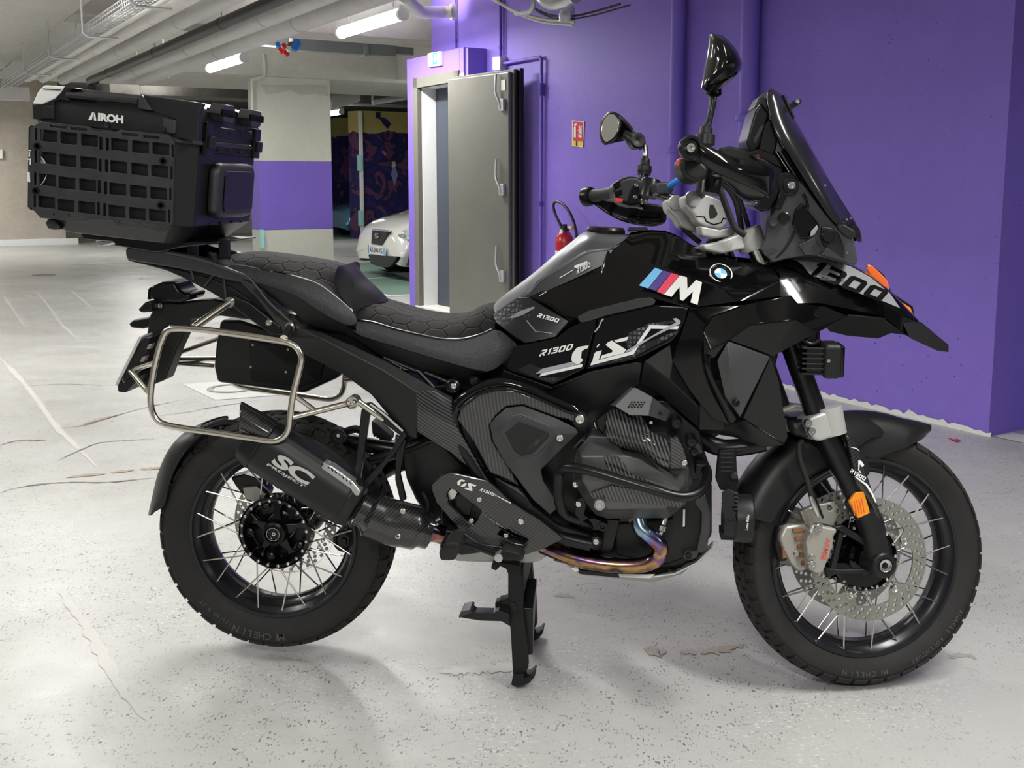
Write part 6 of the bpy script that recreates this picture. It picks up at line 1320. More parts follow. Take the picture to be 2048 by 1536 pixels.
# ---------------------------------------------------------------- pannier racks (right visible, left behind)
def rack(s):
    Y=-.255
    path=[(341,658),(400,659),(464,667),(530,677),(578,686),(596,698),(603,716),(597,745),(586,790),(580,835),(577,858),(567,874),(545,882),(500,876),(434,866),(370,857),(330,849),(311,836),(302,812),(302,780),(308,740),(316,705),(324,680)]
    q=[mpt(x,y,Y,s) for x,y in path]
    r_=tube('pannier_rack',q,.0078,M['rack'],bike,n=120,closed=True,res=14)
    def tb(nm,a,b,Ya,Yb,r=.007): return tube(nm,[mpt(*a,Ya,s),mpt(*b,Yb,s)],r,M['rack'],r_,n=2,res=14)
    tb('rack_strut',(389,654),(458,606),-.25,-.15,.0095); lathe('strut_lug',mpt(461,604,-.148,s),(0,s,0),[(-.006,.013),(.006,.013)],M['rack'],r_,seg=20); 
    tb('rack_strut',(568,678),(580,655),-.25,-.16,.010); lathe('strut_lug',mpt(581,653,-.155,s),(0,s,0),[(-.008,.012),(.006,.012)],M['rack'],r_,seg=20)
    if s<0:
        bolt(r_,P(461,603,-.158),-YD,.0065); bolt(r_,P(581,652,-.164),-YD,.006)
    tb('rack_arm',(584,835),(700,806),-.25,-.20,.0075); tb('rack_arm',(591,792),(630,821),-.25,-.225,.006)
    lathe('arm_boss',mpt(705,805,-.205,s),(0,s,0),[(-.03,.015),(.006,.016),(.008,.013),(.0,.011),(.0,0)],M['rack'],r_,seg=24)
    if s<0: bolt(r_,P(706,806,-.213),-YD,.006)
    tb('rack_arm',(712,800),(806,866),-.195,-.17,.008)
    tb('rack_stay',(309,726),(262,741),-.25,-.08,.0065); tb('rack_stay',(262,743),(294,780),-.10,-.24,.008)
    lathe('stay_nut',mpt(297,783,-.245,s),(1,0,-1),[(0,.008),(.008,.008)],M['steel'],r_,seg=8)
rack(-1); rack(1)
tube('cross_brace',[mpt(262,741,-.09,-1),mpt(262,741,-.09,1)],.0065,M['rack'],bpy.data.objects['pannier_rack'],n=2)
tube('long_brace',[P(317,725,.10),P(370,727,.16),P(428,731,.20)],.008,M['rack'],bpy.data.objects['pannier_rack'],n=10)
# tool box on the left rack
tb_=prism('tool_box',[P(x,y,.13) for x,y in ((440,640),(480,640),(566,668),(640,672),(684,700),(684,745),(676,756),(607,787),(520,776),(434,765),(427,733),(431,690))],(0,.10,0),M['casebk'],bike,bevel=.012,seg=3)
prism('tool_box_lid',[P(x,y,.124) for x,y in ((498,682),(590,690),(650,720),(640,760),(600,775),(500,765))],(0,.01,0),M['matte'],tb_,bevel=.004)
for x,y in ((506,690),(502,734),(576,699),(572,744)): bolt(tb_,P(x,y,.122),-YD,.0035)
# ---------------------------------------------------------------- long subframe arm with carbon panel
def arm_(s):
    a=facets('subframe_arm',dict(a=(600,655,-.165),b=(640,662,-.17),c=(700,688,-.175),d=(767,718,-.178),e=(861,771,-.185),f=(905,792,-.188),g=(905,812,-.195),h=(833,858,-.20),i=(833,880,-.19),j=(806,868,-.18),k=(742,790,-.170),l=(686,750,-.165),m=(610,710,-.16),n=(566,674,-.155),o=(640,676,-.19),p=(767,742,-.198),q=(850,796,-.205)),
      [['a','b','o'],['b','c','o'],['c','d','p','o'],['d','e','q','p'],['e','f','g','q'],['a','o','n'],['o','m','n'],['o','l','m'],['o','p','k','l'],['p','q','h','k'],['k','h','i','j'],['q','g','h']],M['matte2'],bike,bevel=.004,seg=3,solid=.02)
    return a
ar=arm_(-1)
ar2=ar.copy(); ar2.data=ar.data.copy(); C.objects.link(ar2)
for v_ in ar2.data.vertices: v_.co.y*=-1
ar2.data.flip_normals()
box('subframe_core',P(700,690,-.13),P(860,800,-.13)-P(700,690,-.13),YD*.26,Vector((-.02,0,-.05)),M['frame'],bike)
cpn=facets('carbon_side_panel',dict(a=(831,781,-.207),b=(871,781,-.207),c=(904,800,-.207),d=(905,822,-.21),e=(908,842,-.213),f=(940,900,-.212),g=(975,960,-.205),h=(957,953,-.20),i=(900,905,-.205),j=(834,864,-.207),k=(870,830,-.222)),[['a','b','k'],['b','c','d','k'],['d','e','k'],['k','e','f'],['k','f','i'],['f','g','h','i'],['i','j','k'],['j','a','k']],M['carbon2'],bike,bevel=.003,solid=.006)
# trellis above the arm + boss
for a,b in (((768,716),(832,742)),((768,716),(808,738)),((836,742),(868,776)),((868,776),(905,770)),((850,745),(905,768)),((836,742),(800,738))): tube('trellis_bar',[P(*a,-.16),P(*b,-.165)],.006,M['frame'],bike,n=2,res=10)
lathe('frame_boss',P(906,772,-.185),-YD,[(-.02,.018),(.008,.018),(.012,.014),(.008,.010),(.008,0)],M['frame'],bike,seg=28); bolt(bike,P(908,772,-.196),-YD,.0075,name='frame_bolt')
lathe('cap_knob',P(948,763,-.17),-YD,[(-.03,.012),(.0,.012),(.004,.009),(.004,0)],M['frame'],bike,seg=20)
# ---------------------------------------------------------------- rear hugger, swing arm, shock
def hug():
    rows=[]
    def row(pts,Y): return [(x,y,Y) for x,y in pts]
    R0=[(398,850),(378,857),(352,876),(330,905),(313,945),(303,985),(293,1030)]
    sheet('rear_hugger',[row(R0,0),[(x+4,y+1,-.05) for x,y in R0],[(414,856,-.085),(390,868,-.095),(365,892,-.10),(345,925,-.10),(330,962,-.10),(318,1000,-.098),(300,1030,-.09)],[(404,870,-.09),(385,885,-.098),(362,915,-.102),(345,948,-.102),(335,980,-.10),(328,1012,-.098),(304,1026,-.09)]],M['matte2'],bike,n=18,sub=1,solid=.004)
hug()
tube('hugger_stay',[P(398,862,-.06),P(440,846,-.05),P(500,852,-.04),P(600,880,.05)],.009,M['frame'],bike,n=16)
sw_=tube('swing_arm',[P(820,900,.10),P(760,930,.11),P(690,975,.11),P(620,1030,.10),Vector((0.02,.10,RZ))],[.045,.042,.036,.038,.045],M['frame'],bike,n=20,res=18)
lathe('final_drive',Vector((0,.06,RZ)),YD,[(-.01,.06),(.02,.072),(.07,.07),(.10,.04),(.10,0)],M['frame'],sw_,seg=32)
tube('swing_brace',[P(690,880,-.02),P(800,900,-.02),P(870,890,0)],.02,M['frame'],bike,n=8)
tube('torque_arm',[P(742,920,-.05),P(800,905,-.05),P(860,880,-.05)],.014,M['frame'],bike,n=8)
tube('rear_shock',[P(800,930,0),P(870,800,0)],.03,M['frame'],bike,n=4,res=20)
lathe('guide_roller',P(677,871,-.12),-YD,[(-.03,.014),(-.008,.022),(.008,.022),(.009,.018),(.004,.014),(.004,.008),(.006,.006),(.006,0)],M['matte2'],bike,seg=32); bolt(bike,P(677,871,-.129),-YD,.005,name='roller_bolt')
for k in range(6):
    c=P(677,871,-.1295); lathe('roller_slot',c+Vector((.0145*cos(k),0,.0145*sin(k))),-YD,[(0,.0022),(.0006,0)],M['black'],bike,seg=8)
# linkage between roller and bracket
tube('roller_arm',[P(684,866,-.10),P(710,858,-.11),P(724,862,-.13)],.010,M['frame'],bike,n=8)
# pillion footrest bracket (triangular casting)
def ft(nm,pts,Y,t,m=M['frame'],par=bike,**k): return prism(nm,[P(x,y,Y) for x,y in pts],(0,t,0),m,par,bevel=k.pop('bevel',.003),**k)
pb=ft('pillion_bracket',[(722,820),(734,812),(740,820),(728,900),(718,972),(724,985),(706,988),(704,975),(714,900)],-.19,.02)
ft('bracket_bar',[(806,862),(814,870),(795,900),(740,968),(722,988),(712,984),(730,960),(780,905)],-.19,.018,par=pb)
ft('bracket_bar',[(728,808),(740,806),(808,860),(810,874),(800,872),(736,822)],-.188,.018,par=pb)
ft('bracket_web',[(790,870),(812,880),(800,950),(812,1000),(800,1004),(790,960)],-.17,.015,par=pb)
tube('bracket_edge',[P(x,y,-.192) for x,y in ((740,808),(770,830),(806,862))],.003,M['steel'],pb,n=8,res=6); 
fo=ft('pillion_footrest',[(640,934),(650,927),(664,932),(706,964),(722,984),(716,994),(700,990),(688,984),(642,943)],-.24,.035,M['alu'],bevel=.005)
for i in range(8): ft('footrest_tooth',[(646+i*7.2,926+i*5.0),(650+i*7.2,924+i*5.2),(654+i*7.2,931+i*5.2),(650+i*7.2,934+i*5.2)],-.24,.03,M['alu'],fo,bevel=.001)
pg=ft('left_pillion_footrest',[(742,842),(752,846),(782,872),(780,884),(768,886),(744,868)],.17,.05,M['rubber'],bevel=.004)
for i in range(6): ft('footrest_tooth',[(746+i*6,868+i*3),(749+i*6,868+i*3),(750+i*6,874+i*3),(747+i*6,874+i*3)],.168,.03,M['rubber'],pg,bevel=.001)
# ---------------------------------------------------------------- silencer
YE=-.200
eA=P(700,1004,YE); eB=P(508,878,YE); ed=(eB-eA).normalized(); LL=(eB-eA).length
en=Vector((-ed.z,0,ed.x)); en=en if en.z>0 else -en
def esec(c,h,wd,n=12,tw=0):
    pts=[]; base=[(-1,.45),(-.62,1),(.55,1),(1,.55),(1,-.45),(.62,-1),(-.55,-1),(-1,-.5)]
    return [c+en*(h*a_)+YD*(wd*b_) for b_,a_ in [(p[0],p[1]) for p in base]]
def eloft(nm,secs,m,par,**k):
    v=[q for s_ in secs for q in s_]; n=len(secs[0]); f=[[i*n+j,i*n+(j+1)%n,(i+1)*n+(j+1)%n,(i+1)*n+j] for i in range(len(secs)-1) for j in range(n)]
    f+= [list(range(n))[::-1],[(len(secs)-1)*n+j for j in range(n)]]
    return mk(nm,v,f,m,par,**k)
can=eloft('silencer',[esec(eA+ed*.0,.062,.050),esec(eA+ed*(LL-.02),.066,.053)],M['matte2'],bike,bevel=.014,seg=4)
eloft('silencer_end_cap',[esec(eA-ed*.022+en*-.004,.050,.042),esec(eA+ed*.012,.0635,.0515)],M['matte2'],can,bevel=.010,seg=3)
eloft('silencer_outlet_cap',[esec(eA+ed*(LL-.03),.0675,.0545),esec(eA+ed*(LL+.018)-en*.006,.052,.042)],M['matte'],can,bevel=.010,seg=3)
ct=sheet('carbon_tip',[[(481,801,-.20),(520,822,-.20),(556,843,-.205)],[(480,815,-.245),(514,838,-.25),(548,858,-.25)],[(479,845,-.255),(507,858,-.258),(535,872,-.258)],[(478,866,-.24),(500,872,-.245),(528,878,-.25)]],M['carbon3'],can,n=10,mirror=False,sub=1,solid=.004)
ct2=sheet('carbon_tip_back',[[(481,801,-.20),(520,822,-.20),(556,843,-.205)],[(482,812,-.16),(520,835,-.16),(556,850,-.16)],[(480,860,-.16),(505,866,-.16),(535,875,-.16)]],M['carbon3'],can,n=10,mirror=False,sub=1,solid=.004)
sfr=Fr(eA-YD*.0535,-ed if (-ed).x>0 else ed,en,-YD)
sfr=F3(P(540,930,-.2505),P(640,990,-.2505),P(560,905,-.2505)).off(.0035)
text('exhaust_lettering','SC',sfr,[(561,906),(633,952),(613,972),(540,925)],M['platewhite'],can,bold=.045,spacing=.95,off=.001)
text('exhaust_lettering','PROJECT',sfr,[(537,926),(612,972),(606,976),(532,931)],M['platewhite'],can,bold=.03,off=.001)
for x,y in ((498,915),(676,1030)): bolt(can,P(x,y,-.248),-YD,.0022,M['black'])
mp_=tube('link_pipe_cover',[P(718,1018,-.20),P(745,1032,-.195),P(780,1044,-.185),P(820,1052,-.175),P(858,1062,-.16)],[.040,.056,.058,.056,.046],M['carbon3'],bike,n=18,res=28)
tube('link_pipe',[P(850,1058,-.16),P(880,1068,-.15),P(930,1085,-.12)],[.03,.024,.026],M['header'],mp_,n=8,res=20)
for x,y in ((806,1022),(796,1072)): bolt(mp_,P(x,y,-.233),-YD,.007)
for x,y in ((868,1050),(872,1040)): lathe('pipe_spring',P(x,y,-.17),Vector((1,0,.4)),[(-.012,.004),(.012,.004)],M['steel'],mp_,seg=8)
# rear brake caliper
rcb=prism('rear_caliper',[P(x,y,.02) for x,y in ((460,955),(486,948),(520,958),(538,985),(528,1006),(500,1000),(480,985),(470,972))],(0,.05,0),M['frame'],bike,bevel=.006)
prism('rear_pad_carrier',[P(x,y,.01) for x,y in ((484,975),(512,972),(534,990),(530,1015),(512,1005),(490,998))],(0,.02,0),M['disc'],rcb,bevel=.003)
lathe('drive_boss',P(693,1075,-.0),-YD,[(-.04,.03),(.03,.03),(.034,.022),(.028,.018),(.028,.010),(.034,.008),(.034,0)],M['frame'],bike,seg=28)
prism('valve_block',[P(x,y,.02) for x,y in ((742,1064),(758,1062),(768,1074),(760,1082),(744,1080))],(0,.02,0),M['alu'],bike,bevel=.002)
# ---------------------------------------------------------------- TOP CASE
tcs=empty('top_case','big black ribbed top case with white lettering mounted behind the seat','case',loc=P(290,480,0))
TL_=radians(6.2); cex=Vector((cos(TL_),0,-sin(TL_))); cez=Vector((sin(TL_),0,cos(TL_)))
CO=Vector((-.30,0,1.30)); SF=Fr(CO+YD*-.245,cex,cez,-YD)
def ca(px,py,Y=-.245):
    q=P(px,py,Y)-CO; return q.dot(cex),q.dot(cez)
def K(a,y,b): return CO+cex*a+YD*y+cez*b
a_l=ca(60,350)[0]; a_c=ca(347,350)[0]; a_f=ca(394,350,-.20)[0]; a_ff=ca(516,350,.235)[0]
b_bot=ca(200,466)[1]; b_seam=ca(200,258)[1]; b_top=ca(270,190)[1]
AF=(a_f+a_ff)/2 if abs(a_f-a_ff)<.05 else a_f
def oct_(l,c,f,hw,ch,b): return [K(l+ch*.6,-hw,b),K(c,-hw,b),K(f,-hw+ch,b),K(f,hw-ch,b),K(c,hw,b),K(l+ch*.6,hw,b),K(l,hw-ch*.6,b),K(l,-hw+ch*.6,b)]
def loft8(nm,secs,m,par,**k):
    v=[q for s_ in secs for q in s_]; n=8; f=[[i*n+j,i*n+(j+1)%n,(i+1)*n+(j+1)%n,(i+1)*n+j] for i in range(len(secs)-1) for j in range(n)]
    f+= [list(range(n))[::-1],[(len(secs)-1)*n+j for j in range(n)]]
    return mk(nm,v,f,m,par,**k)
b_tp=ca(345,462)[1]
body=loft8('case_body',[oct_(a_l+.05,a_c-.035,AF-.05,.195,.04,b_bot-.012),oct_(a_l,a_c,AF,.240,.045,b_tp+.012),oct_(a_l,a_c,AF,.240,.045,b_seam-.004)],M['casebk'],tcs,bevel=.004,seg=2)
lid=loft8('case_lid',[oct_(a_l-.004,a_c+.004,AF+.006,.246,.046,b_seam),oct_(a_l-.004,a_c+.004,AF+.006,.246,.046,b_seam+.045),oct_(a_l+.012,a_c-.004,AF-.006,.232,.040,b_top-.012),oct_(a_l+.03,a_c-.02,AF-.03,.210,.035,b_top+.002)],M['casebk'],tcs,bevel=.004,seg=2)
loft8('seam_lip',[oct_(a_l-.007,a_c+.006,AF+.009,.249,.046,b_seam-.012),oct_(a_l-.007,a_c+.006,AF+.009,.249,.046,b_seam-.003)],M['casegrid'],body,bevel=.001)
cp_=lambda nm,pts,t,m,par,off=0,**k: plate(nm,SF.off(off),pts,t,m,par,**k)
# ribbed accessory plate with its windows
w0=[(96.6,271.7),(137,276.5),(178.4,280.7),(238.4,289.5),(280.5,294.2),(321.2,297.8)]; w3=[(92.5,404.3),(131.5,410.9),(172.9,415.1),(233.1,422.7),(274,427.4),(314.1,431)]
H=[]
def rr(cx,cy,w_,h_,sk=.115,r=2.4):
    p=[(cx-w_/2,cy-h_/2-w_/2*sk),(cx+w_/2,cy-h_/2+w_/2*sk),(cx+w_/2,cy+h_/2+w_/2*sk),(cx-w_/2,cy+h_/2-w_/2*sk)]
    return rnd(p,r,3)
for r_ in range(4):
    for k in range(6):
        t=r_/3; x=w0[k][0]*(1-t)+w3[k][0]*t; y=w0[k][1]*(1-t)+w3[k][1]*t; H.append(rr(x,y,34,23.5))
    for dx0,dx3,y0,y3 in ((201.3,196.5,287,417),(214.3,209,288.5,419.5),(345,338,302,432),(71.5,69,269,402)):
        t=r_/3; H.append(rr(dx0*(1-t)+dx3*t,y0*(1-t)+y3*t,6.5 if dx0<300 and dx0>100 else 4.5,26,.1,2.5))
for x,y,w_ in ((116,252,33),(157.5,257,33),(260,268.3,33),(302.5,273.2,33),(116,431,21),(151.6,434.5,32),(253,446.8,31),(295,451,33)): H.append(rr(x,y+1.2 if y<300 else y-1,w_,5.6,.115,2.6))
mol=cp_('accessory_plate',[(61,256),(80,243),(178,252.5),(187,261),(233,264.5),(239,259.5),(336,269),(349,287),(345.5,446),(326,463),(234,452),(224,440.5),(179,440),(170.5,444.5),(81,436),(64,418),(56,411)],.008,M['casegrid'],tcs,off=.016,holes=H,bevel=.0012)
for x,y in ((82.4,293),(332.5,322.6),(79.5,381.3),(328,410.4)):
    c=SF.pt(x,y,.018); lathe('plate_bush',c,-YD,[(-.018,.009),(.002,.0085),(.002,.005),(-.002,.004),(-.002,0)],M['frame'],mol,seg=18)
# recess behind the plate shows the dark case wall; printed marks on it
mk_=lambda nm,pts,off=.003: decal(nm,SF,pts,M['white'],body,off=off)
mk_('case_marking',[(70.5,300.5),(75,301),(75,303),(70.5,302.5)],.03); mk_('case_marking',[(71,305),(73.5,305),(73.5,314),(71,314)],.03); mk_('case_marking',[(69,318),(75,317),(75,330),(73,330),(73,320),(69,320)],.03); mk_('case_marking',[(68.5,344),(73,344),(74,364),(72,365),(68,361)],.03)
mk_('case_marking',[(79,309),(84,313),(90,320),(94,328),(92,328),(86,320),(79,312)]); mk_('case_marking',[(80,318),(82,324),(84,319),(86,326),(88,322),(91,327),(84,328),(81,326)])
mk_('case_marking',[(94,350),(95,350),(91,361),(83,371),(81,371),(88,362)])
# lid furniture: rail, corner caps, reflector, hinge clip, lettering
cp_('reflector_corner',[(64,207.5),(76,182),(88,170),(129,172.5),(121,185),(109,197),(83,209)],.05,M['white'],lid,off=.010,bevel=.004)
cp_('reflector_ridge',[(85,177),(122,179),(120,181),(86,179)],.003,M['casegrey'],lid,off=.0115,bevel=0)
cp_('lid_corner_cap',[(129,172.5),(149,175),(149,178),(139,181),(137,201),(116,199),(108,203),(108,239),(66,238),(64,209),(83,209),(109,197),(121,185)],.045,M['casebk'],lid,off=.007,bevel=.003)
cp_('lid_bolt_pad',[(84,211),(108,213),(107,238),(84,237)],.01,M['caseblk2'],lid,off=.0085,bevel=.002)
tube('lid_rail',[SF.pt(137,190,.006),SF.pt(279,203,.006)],.0085,M['casebk'],lid,n=3,res=8,smooth=False)
cp_('rail_clamp',[(280,190),(283,189),(292,203),(293,205),(304,221),(290,219),(276,216),(276,201)],.03,M['casegrid'],lid,off=.012,bevel=.003)
cp_('lid_wing',[(283,189.5),(406,206.5),(400,225),(396,282),(351,276),(350,239.5),(304,221),(293,205)],.02,M['casebk'],lid,off=.004,bevel=.003)
cp_('lid_clip',[(325,236),(351,240),(350,267),(334,266),(326,256)],.012,M['casegrid'],lid,off=.012,bevel=.003)
lathe('clip_bolt',SF.pt(333,259,.014),-YD,[(-.002,.0055),(.003,.005),(.003,0)],M['black'],lid,seg=6); lathe('lock_hole',SF.pt(217,251,.006),-YD,[(-.002,.0055),(.004,.005),(.002,.002),(.002,0)],M['black'],lid,seg=14)
alf=SF.off(.002)
text('case_lettering','IROH',alf,[(198,225.5),(248.6,231.2),(248.4,247.6),(197.5,242.3)],M['white'],lid,bold=.055,off=.0045,spacing=.96)
decal('case_letter_a',alf,[(179,240),(187,225),(191,224.5),(188,232),(186,240.5)],M['white'],lid,off=.0065); decal('case_letter_a',alf,[(190,230),(192.5,225),(195.5,241.8),(190.5,241.2)],M['white'],lid,off=.0065); decal('case_letter_a',alf,[(188.5,236),(191,233.5),(192,236.5)],M['white'],lid,off=.0065)
# front face: frame of the case front plane
FFr=Fr(K(AF,0,0),YD,cez,cex)
def fp(nm,y0,y1,b0,b1,t,m,par,bevel=.004,chf=0,off=0):
    o2=[(y0+chf,b0),(y1-chf,b0),(y1,b0+chf),(y1,b1-chf),(y1-chf,b1),(y0+chf,b1),(y0,b1-chf),(y0,b0+chf)] if chf else [(y0,b0),(y1,b0),(y1,b1),(y0,b1)]
    return plate(nm,FFr.off(t+off),o2,t,m,par,px=False,bevel=bevel)
bm_=(b_bot+b_seam)/2
fp('backrest_pad',-.135,.135,b_bot+.055,b_seam-.05,.030,M['casegrid'],body,bevel=.016,chf=.02)
fp('backrest_inset',-.10,.10,b_bot+.075,b_seam-.07,.004,M['casebk'],body,off=.030,chf=.01)
for y0,y1 in ((-.155,-.045),(.045,.155)): fp('lid_bump',y0,y1,b_seam+.050,b_top+.004,.036,M['casegrid'],lid,bevel=.014,chf=.025,off=-.004)
for yy in (-.17,.17):
    fp('latch',yy-.022,yy+.022,b_seam-.035,b_seam+.045,.012,M['frame'],body,bevel=.003,off=.004); fp('latch_hook',yy-.014,yy+.014,b_seam-.018,b_seam+.012,.012,M['matte2'],body,bevel=.004,off=.014)
fp('latch_strip',-.15,.15,b_seam-.030,b_seam-.010,.006,M['matte'],body,off=.002); fp('latch_strip',-.15,.15,b_seam+.012,b_seam+.036,.006,M['matte'],lid,off=.004)
for yy in (-.10,-.03,.05,.12):
    for bb in (b_seam+.026,b_seam-.020,b_bot+.04): lathe('rivet',FFr.at(yy,bb,.010 if bb>b_bot+.1 else .001),cex,[(-.004,.004),(.002,.0035),(.002,0)],M['caseblk2'],body,seg=10)
cp_('case_foot',[(107,460),(121,459),(109,440),(95,438),(90,446),(95,457)],.02,M['casegrid'],body,off=-.02,bevel=.003)
cp_('corner_trim_left',[(56,252),(62,250),(60,410),(66,418),(62,422),(54,414)],.03,M['caseblk2'],body,off=.006,bevel=.003)
# carrier plate under the case
cpl_=prism('case_carrier',[P(x,y,-.14) for x,y in ((161,470),(167,463),(225,468),(345,484),(390,483),(436,484),(436,488),(410,490),(359,496),(318,505),(286,501),(233,491),(225,483),(168,478))],(0,.28,0),M['frame'],bike,bevel=.003)
tube('carrier_edge',[P(x,y,-.142) for x,y in ((230,489),(286,499),(318,503),(359,493.5),(410,488))],.002,M['satin'],cpl_,n=14,res=6)
for x,y,Y in ((449,490,-.10),(449,490,.10),(385,492,-.10),(300,500,.0)): 
    q=P(x,y,Y); box('carrier_post',q-Vector((.012,.012,.035)),XD*.024,YD*.024,ZD*.05,M['frame'],cpl_)
prism('carrier_latch',[P(x,y,-.06) for x,y in ((190,481),(206,482),(226,485),(216,489),(203,492),(195,491))],(0,.05,0),M['alu'],cpl_,bevel=.002)
# ---------------------------------------------------------------- engine and lower half
Q5=lambda pts: Q(pts,800,740,3.012)
Q6=lambda pts: Q(pts,1100,760,6.0235)
def pl(nm,pts,Y,t,m,par=bike,**k): k.setdefault('bevel',.003); return plate(nm,FY(Y),pts,t,m,par,**k)
eng=prism('engine_block',[P(x,y,-.12) for x,y in Q5([(540,640),(700,420),(1000,330),(1250,300),(1700,420),(1850,520),(1880,900),(1850,1090),(1700,1200),(1250,1230),(1000,1080),(860,950),(700,700)])],(0,.24,0),M['frame'],bike,bevel=.01)
prism('front_cover',[P(x,y,-.125) for x,y in Q5([(1650,560),(1840,600),(1880,700),(1880,1000),(1800,1110),(1690,1150),(1600,1180),(1300,1120),(1280,920),(1630,890)])],(0,.05,0),M['matte2'],eng,bevel=.008)
pl('cover_rib',Q5([(1790,745),(1840,752),(1870,860),(1868,960),(1850,1080),(1815,1108),(1785,1090),(1812,960),(1815,860),(1770,800)]),-.145,.02,M['casegrey'],eng,bevel=.005,r=3)
pl('cover_lug',Q5([(1715,1100),(1800,1090),(1790,1130),(1735,1150),(1705,1130)]),-.143,.02,M['casegrey'],eng,bevel=.004,r=3); bolt(eng,P(1377,1112,-.147),-YD,.008,M['frame'])
pl('dip_label',Q5([(1705,842),(1718,840),(1716,940),(1704,945)]),-.147,.002,M['white'],eng,bevel=0)
# cylinder head cover
hd=facets('cylinder_head_cover',{'a':(1146,931,-.22),'b':(1155,901,-.22),'c':(1176,884,-.215),'d':(1236,886,-.215),'e':(1243,899,-.23),'f':(1280,902,-.23),'g':(1297,914,-.23),'h':(1316,932,-.225),'i':(1345,943,-.21),'j':(1377,942,-.20),'k':(1384,964,-.20),'l':(1378,990,-.20),'m':(1366,1012,-.20),'n':(1338,1036,-.21),'o':(1214,1037,-.215),'p':(1192,1030,-.215),'q':(1172,1006,-.215),'r':(1148,966,-.215),
  'A':(1162,912,-.262),'B':(1250,910,-.272),'C':(1282,918,-.272),'D':(1322,946,-.268),'E':(1360,978,-.245),'F':(1350,1000,-.245),'G':(1330,1016,-.255),'H':(1216,1020,-.262),'I':(1190,1000,-.262),'J':(1164,960,-.262),'K':(1250,965,-.285)},
  [['a','b','A','J','r'],['b','c','A'],['c','d','B','A'],['d','e','B'],['e','f','C','B'],['f','g','C'],['g','h','D','C'],['h','i','D'],['i','j','E','D'],['j','k','E'],['k','l','F','E'],['l','m','F'],['m','n','G','F'],['n','o','H','G'],['o','p','H'],['p','q','I','H'],['q','r','J','I'],['A','B','K'],['B','C','K'],['C','D','K'],['D','E','K'],['E','F','K'],['F','G','K'],['G','H','K'],['H','I','K'],['I','J','K'],['J','A','K']],M['engine'],bike,bevel=.006,seg=3,mirror=True)
prism('cylinder_barrel',[P(x,y,-.215) for x,y in ((1150,905),(1180,870),(1340,880),(1380,940),(1375,1010),(1330,1032),(1200,1028),(1150,960))],(0,.09,0),M['casegrey'],hd,bevel=.006)
for i in range(4): pl('cylinder_fin',[(1147+i*3,895-i*3),(1160+i*3,880-i*3),(1212,878-i*2),(1212,880-i*2),(1162+i*3,883-i*3),(1150+i*3,896-i*3)],-.20+.015*i,.01,M['casegrey'],hd,bevel=0)
def fc(p,Ys): return [P(x,y,Y) for (x,y),Y in zip(p,Ys)]
mk('carbon_insert',fc(Q6([(650,912),(820,922),(1000,1150),(1400,1300),(1250,1250),(1060,1200),(760,1140),(655,1000)]),[-.281,-.284,-.290,-.272,-.282,-.287,-.288,-.280]),[[0,1,2,7],[7,2,6],[2,5,6],[2,3,4,5]],M['carbonhead'],hd,solid=.004,smooth=False)
mk('carbon_insert',fc(Q6([(480,1370),(740,1275),(1050,1330),(1400,1400),(1630,1450),(1560,1535),(1000,1480),(530,1440)]),[-.272,-.284,-.284,-.270,-.252,-.256,-.272,-.270]),[[0,1,7],[1,2,6,7],[2,3,5,6],[3,4,5]],M['carbonhead'],hd,solid=.004,smooth=False)
cs_=sheet('carbon_intake_cover',[[(1216,821,-.20),(1240,815,-.20),(1262,826,-.20),(1286,834,-.20)],[(1212,838,-.225),(1240,838,-.235),(1268,846,-.235),(1294,852,-.225)],[(1211,858,-.235),(1240,858,-.25),(1272,862,-.25),(1302,866,-.24)],[(1213,880,-.235),(1240,874,-.262),(1285,868,-.282),(1338,877,-.255)],[(1232,886,-.245),(1256,888,-.272),(1300,890,-.292),(1340,900,-.262)],[(1243,898,-.25),(1280,900,-.275),(1312,914,-.285),(1341,920,-.262)],[(1284,903,-.25),(1300,915,-.262),(1318,930,-.265),(1340,938,-.252)]],M['carbonhead'],bike,n=14,mirror=False,sub=2,solid=.004)
pl('carbon_end_cover',[(1340,876),(1356,877),(1366,895),(1373,918),(1373,937),(1341,937)],-.235,.03,M['carbon2'],cs_,r=2); bolt(cs_,P(1369,925,-.238),-YD,.007)
# perforated guard
pfq=Q6([(780,312),(1000,92),(1040,96),(1250,216),(1190,430),(960,424)])
ff=F3(P(1229,812,-.235),P(1266,775,-.22),P(1298,831,-.245))
hl=[]
for r_,(y0,xs) in enumerate(((270,(985,1022,1060,1098,1135)),(299,(965,1003,1041,1079,1116)),(327,(946,984,1021,1060,1098)))):
    for x0 in xs: cxx,cyy=1100+x0/6.0235,760+y0/6.0235; hl.append([(cxx+1.9*cos(a*pi/3),cyy+1.9*sin(a*pi/3)) for a in range(6)])
pg_=plate('perforated_guard',ff,pfq,.004,M['casegrey'],bike,holes=hl,bevel=.0008)
plate('hole_shade_sheet',ff.off(-.008),Q6([(900,240),(1180,240),(1140,350),(900,350)]),.003,M['black'],pg_,bevel=0)  # black sheet added behind the holes, painting the shade inside them
facets('guard_flange',dict(a=(1307.5,796,-.238),b=(1342,823,-.20),c=(1332,843,-.20),d=(1298,832,-.246)),['abcd'],M['satin'],pg_,solid=.004,bevel=.001)
facets('guard_flange',dict(a=(1228,813,-.236),b=(1265,776,-.222),c=(1262,775,-.19),d=(1221,812,-.20)),['abcd'],M['casegrey'],pg_,solid=.003,bevel=.001)
bolt(pg_,P(1322,827,-.222),-YD,.004,M['frame']); bolt(pg_,P(1302,845,-.22),-YD,.0045)
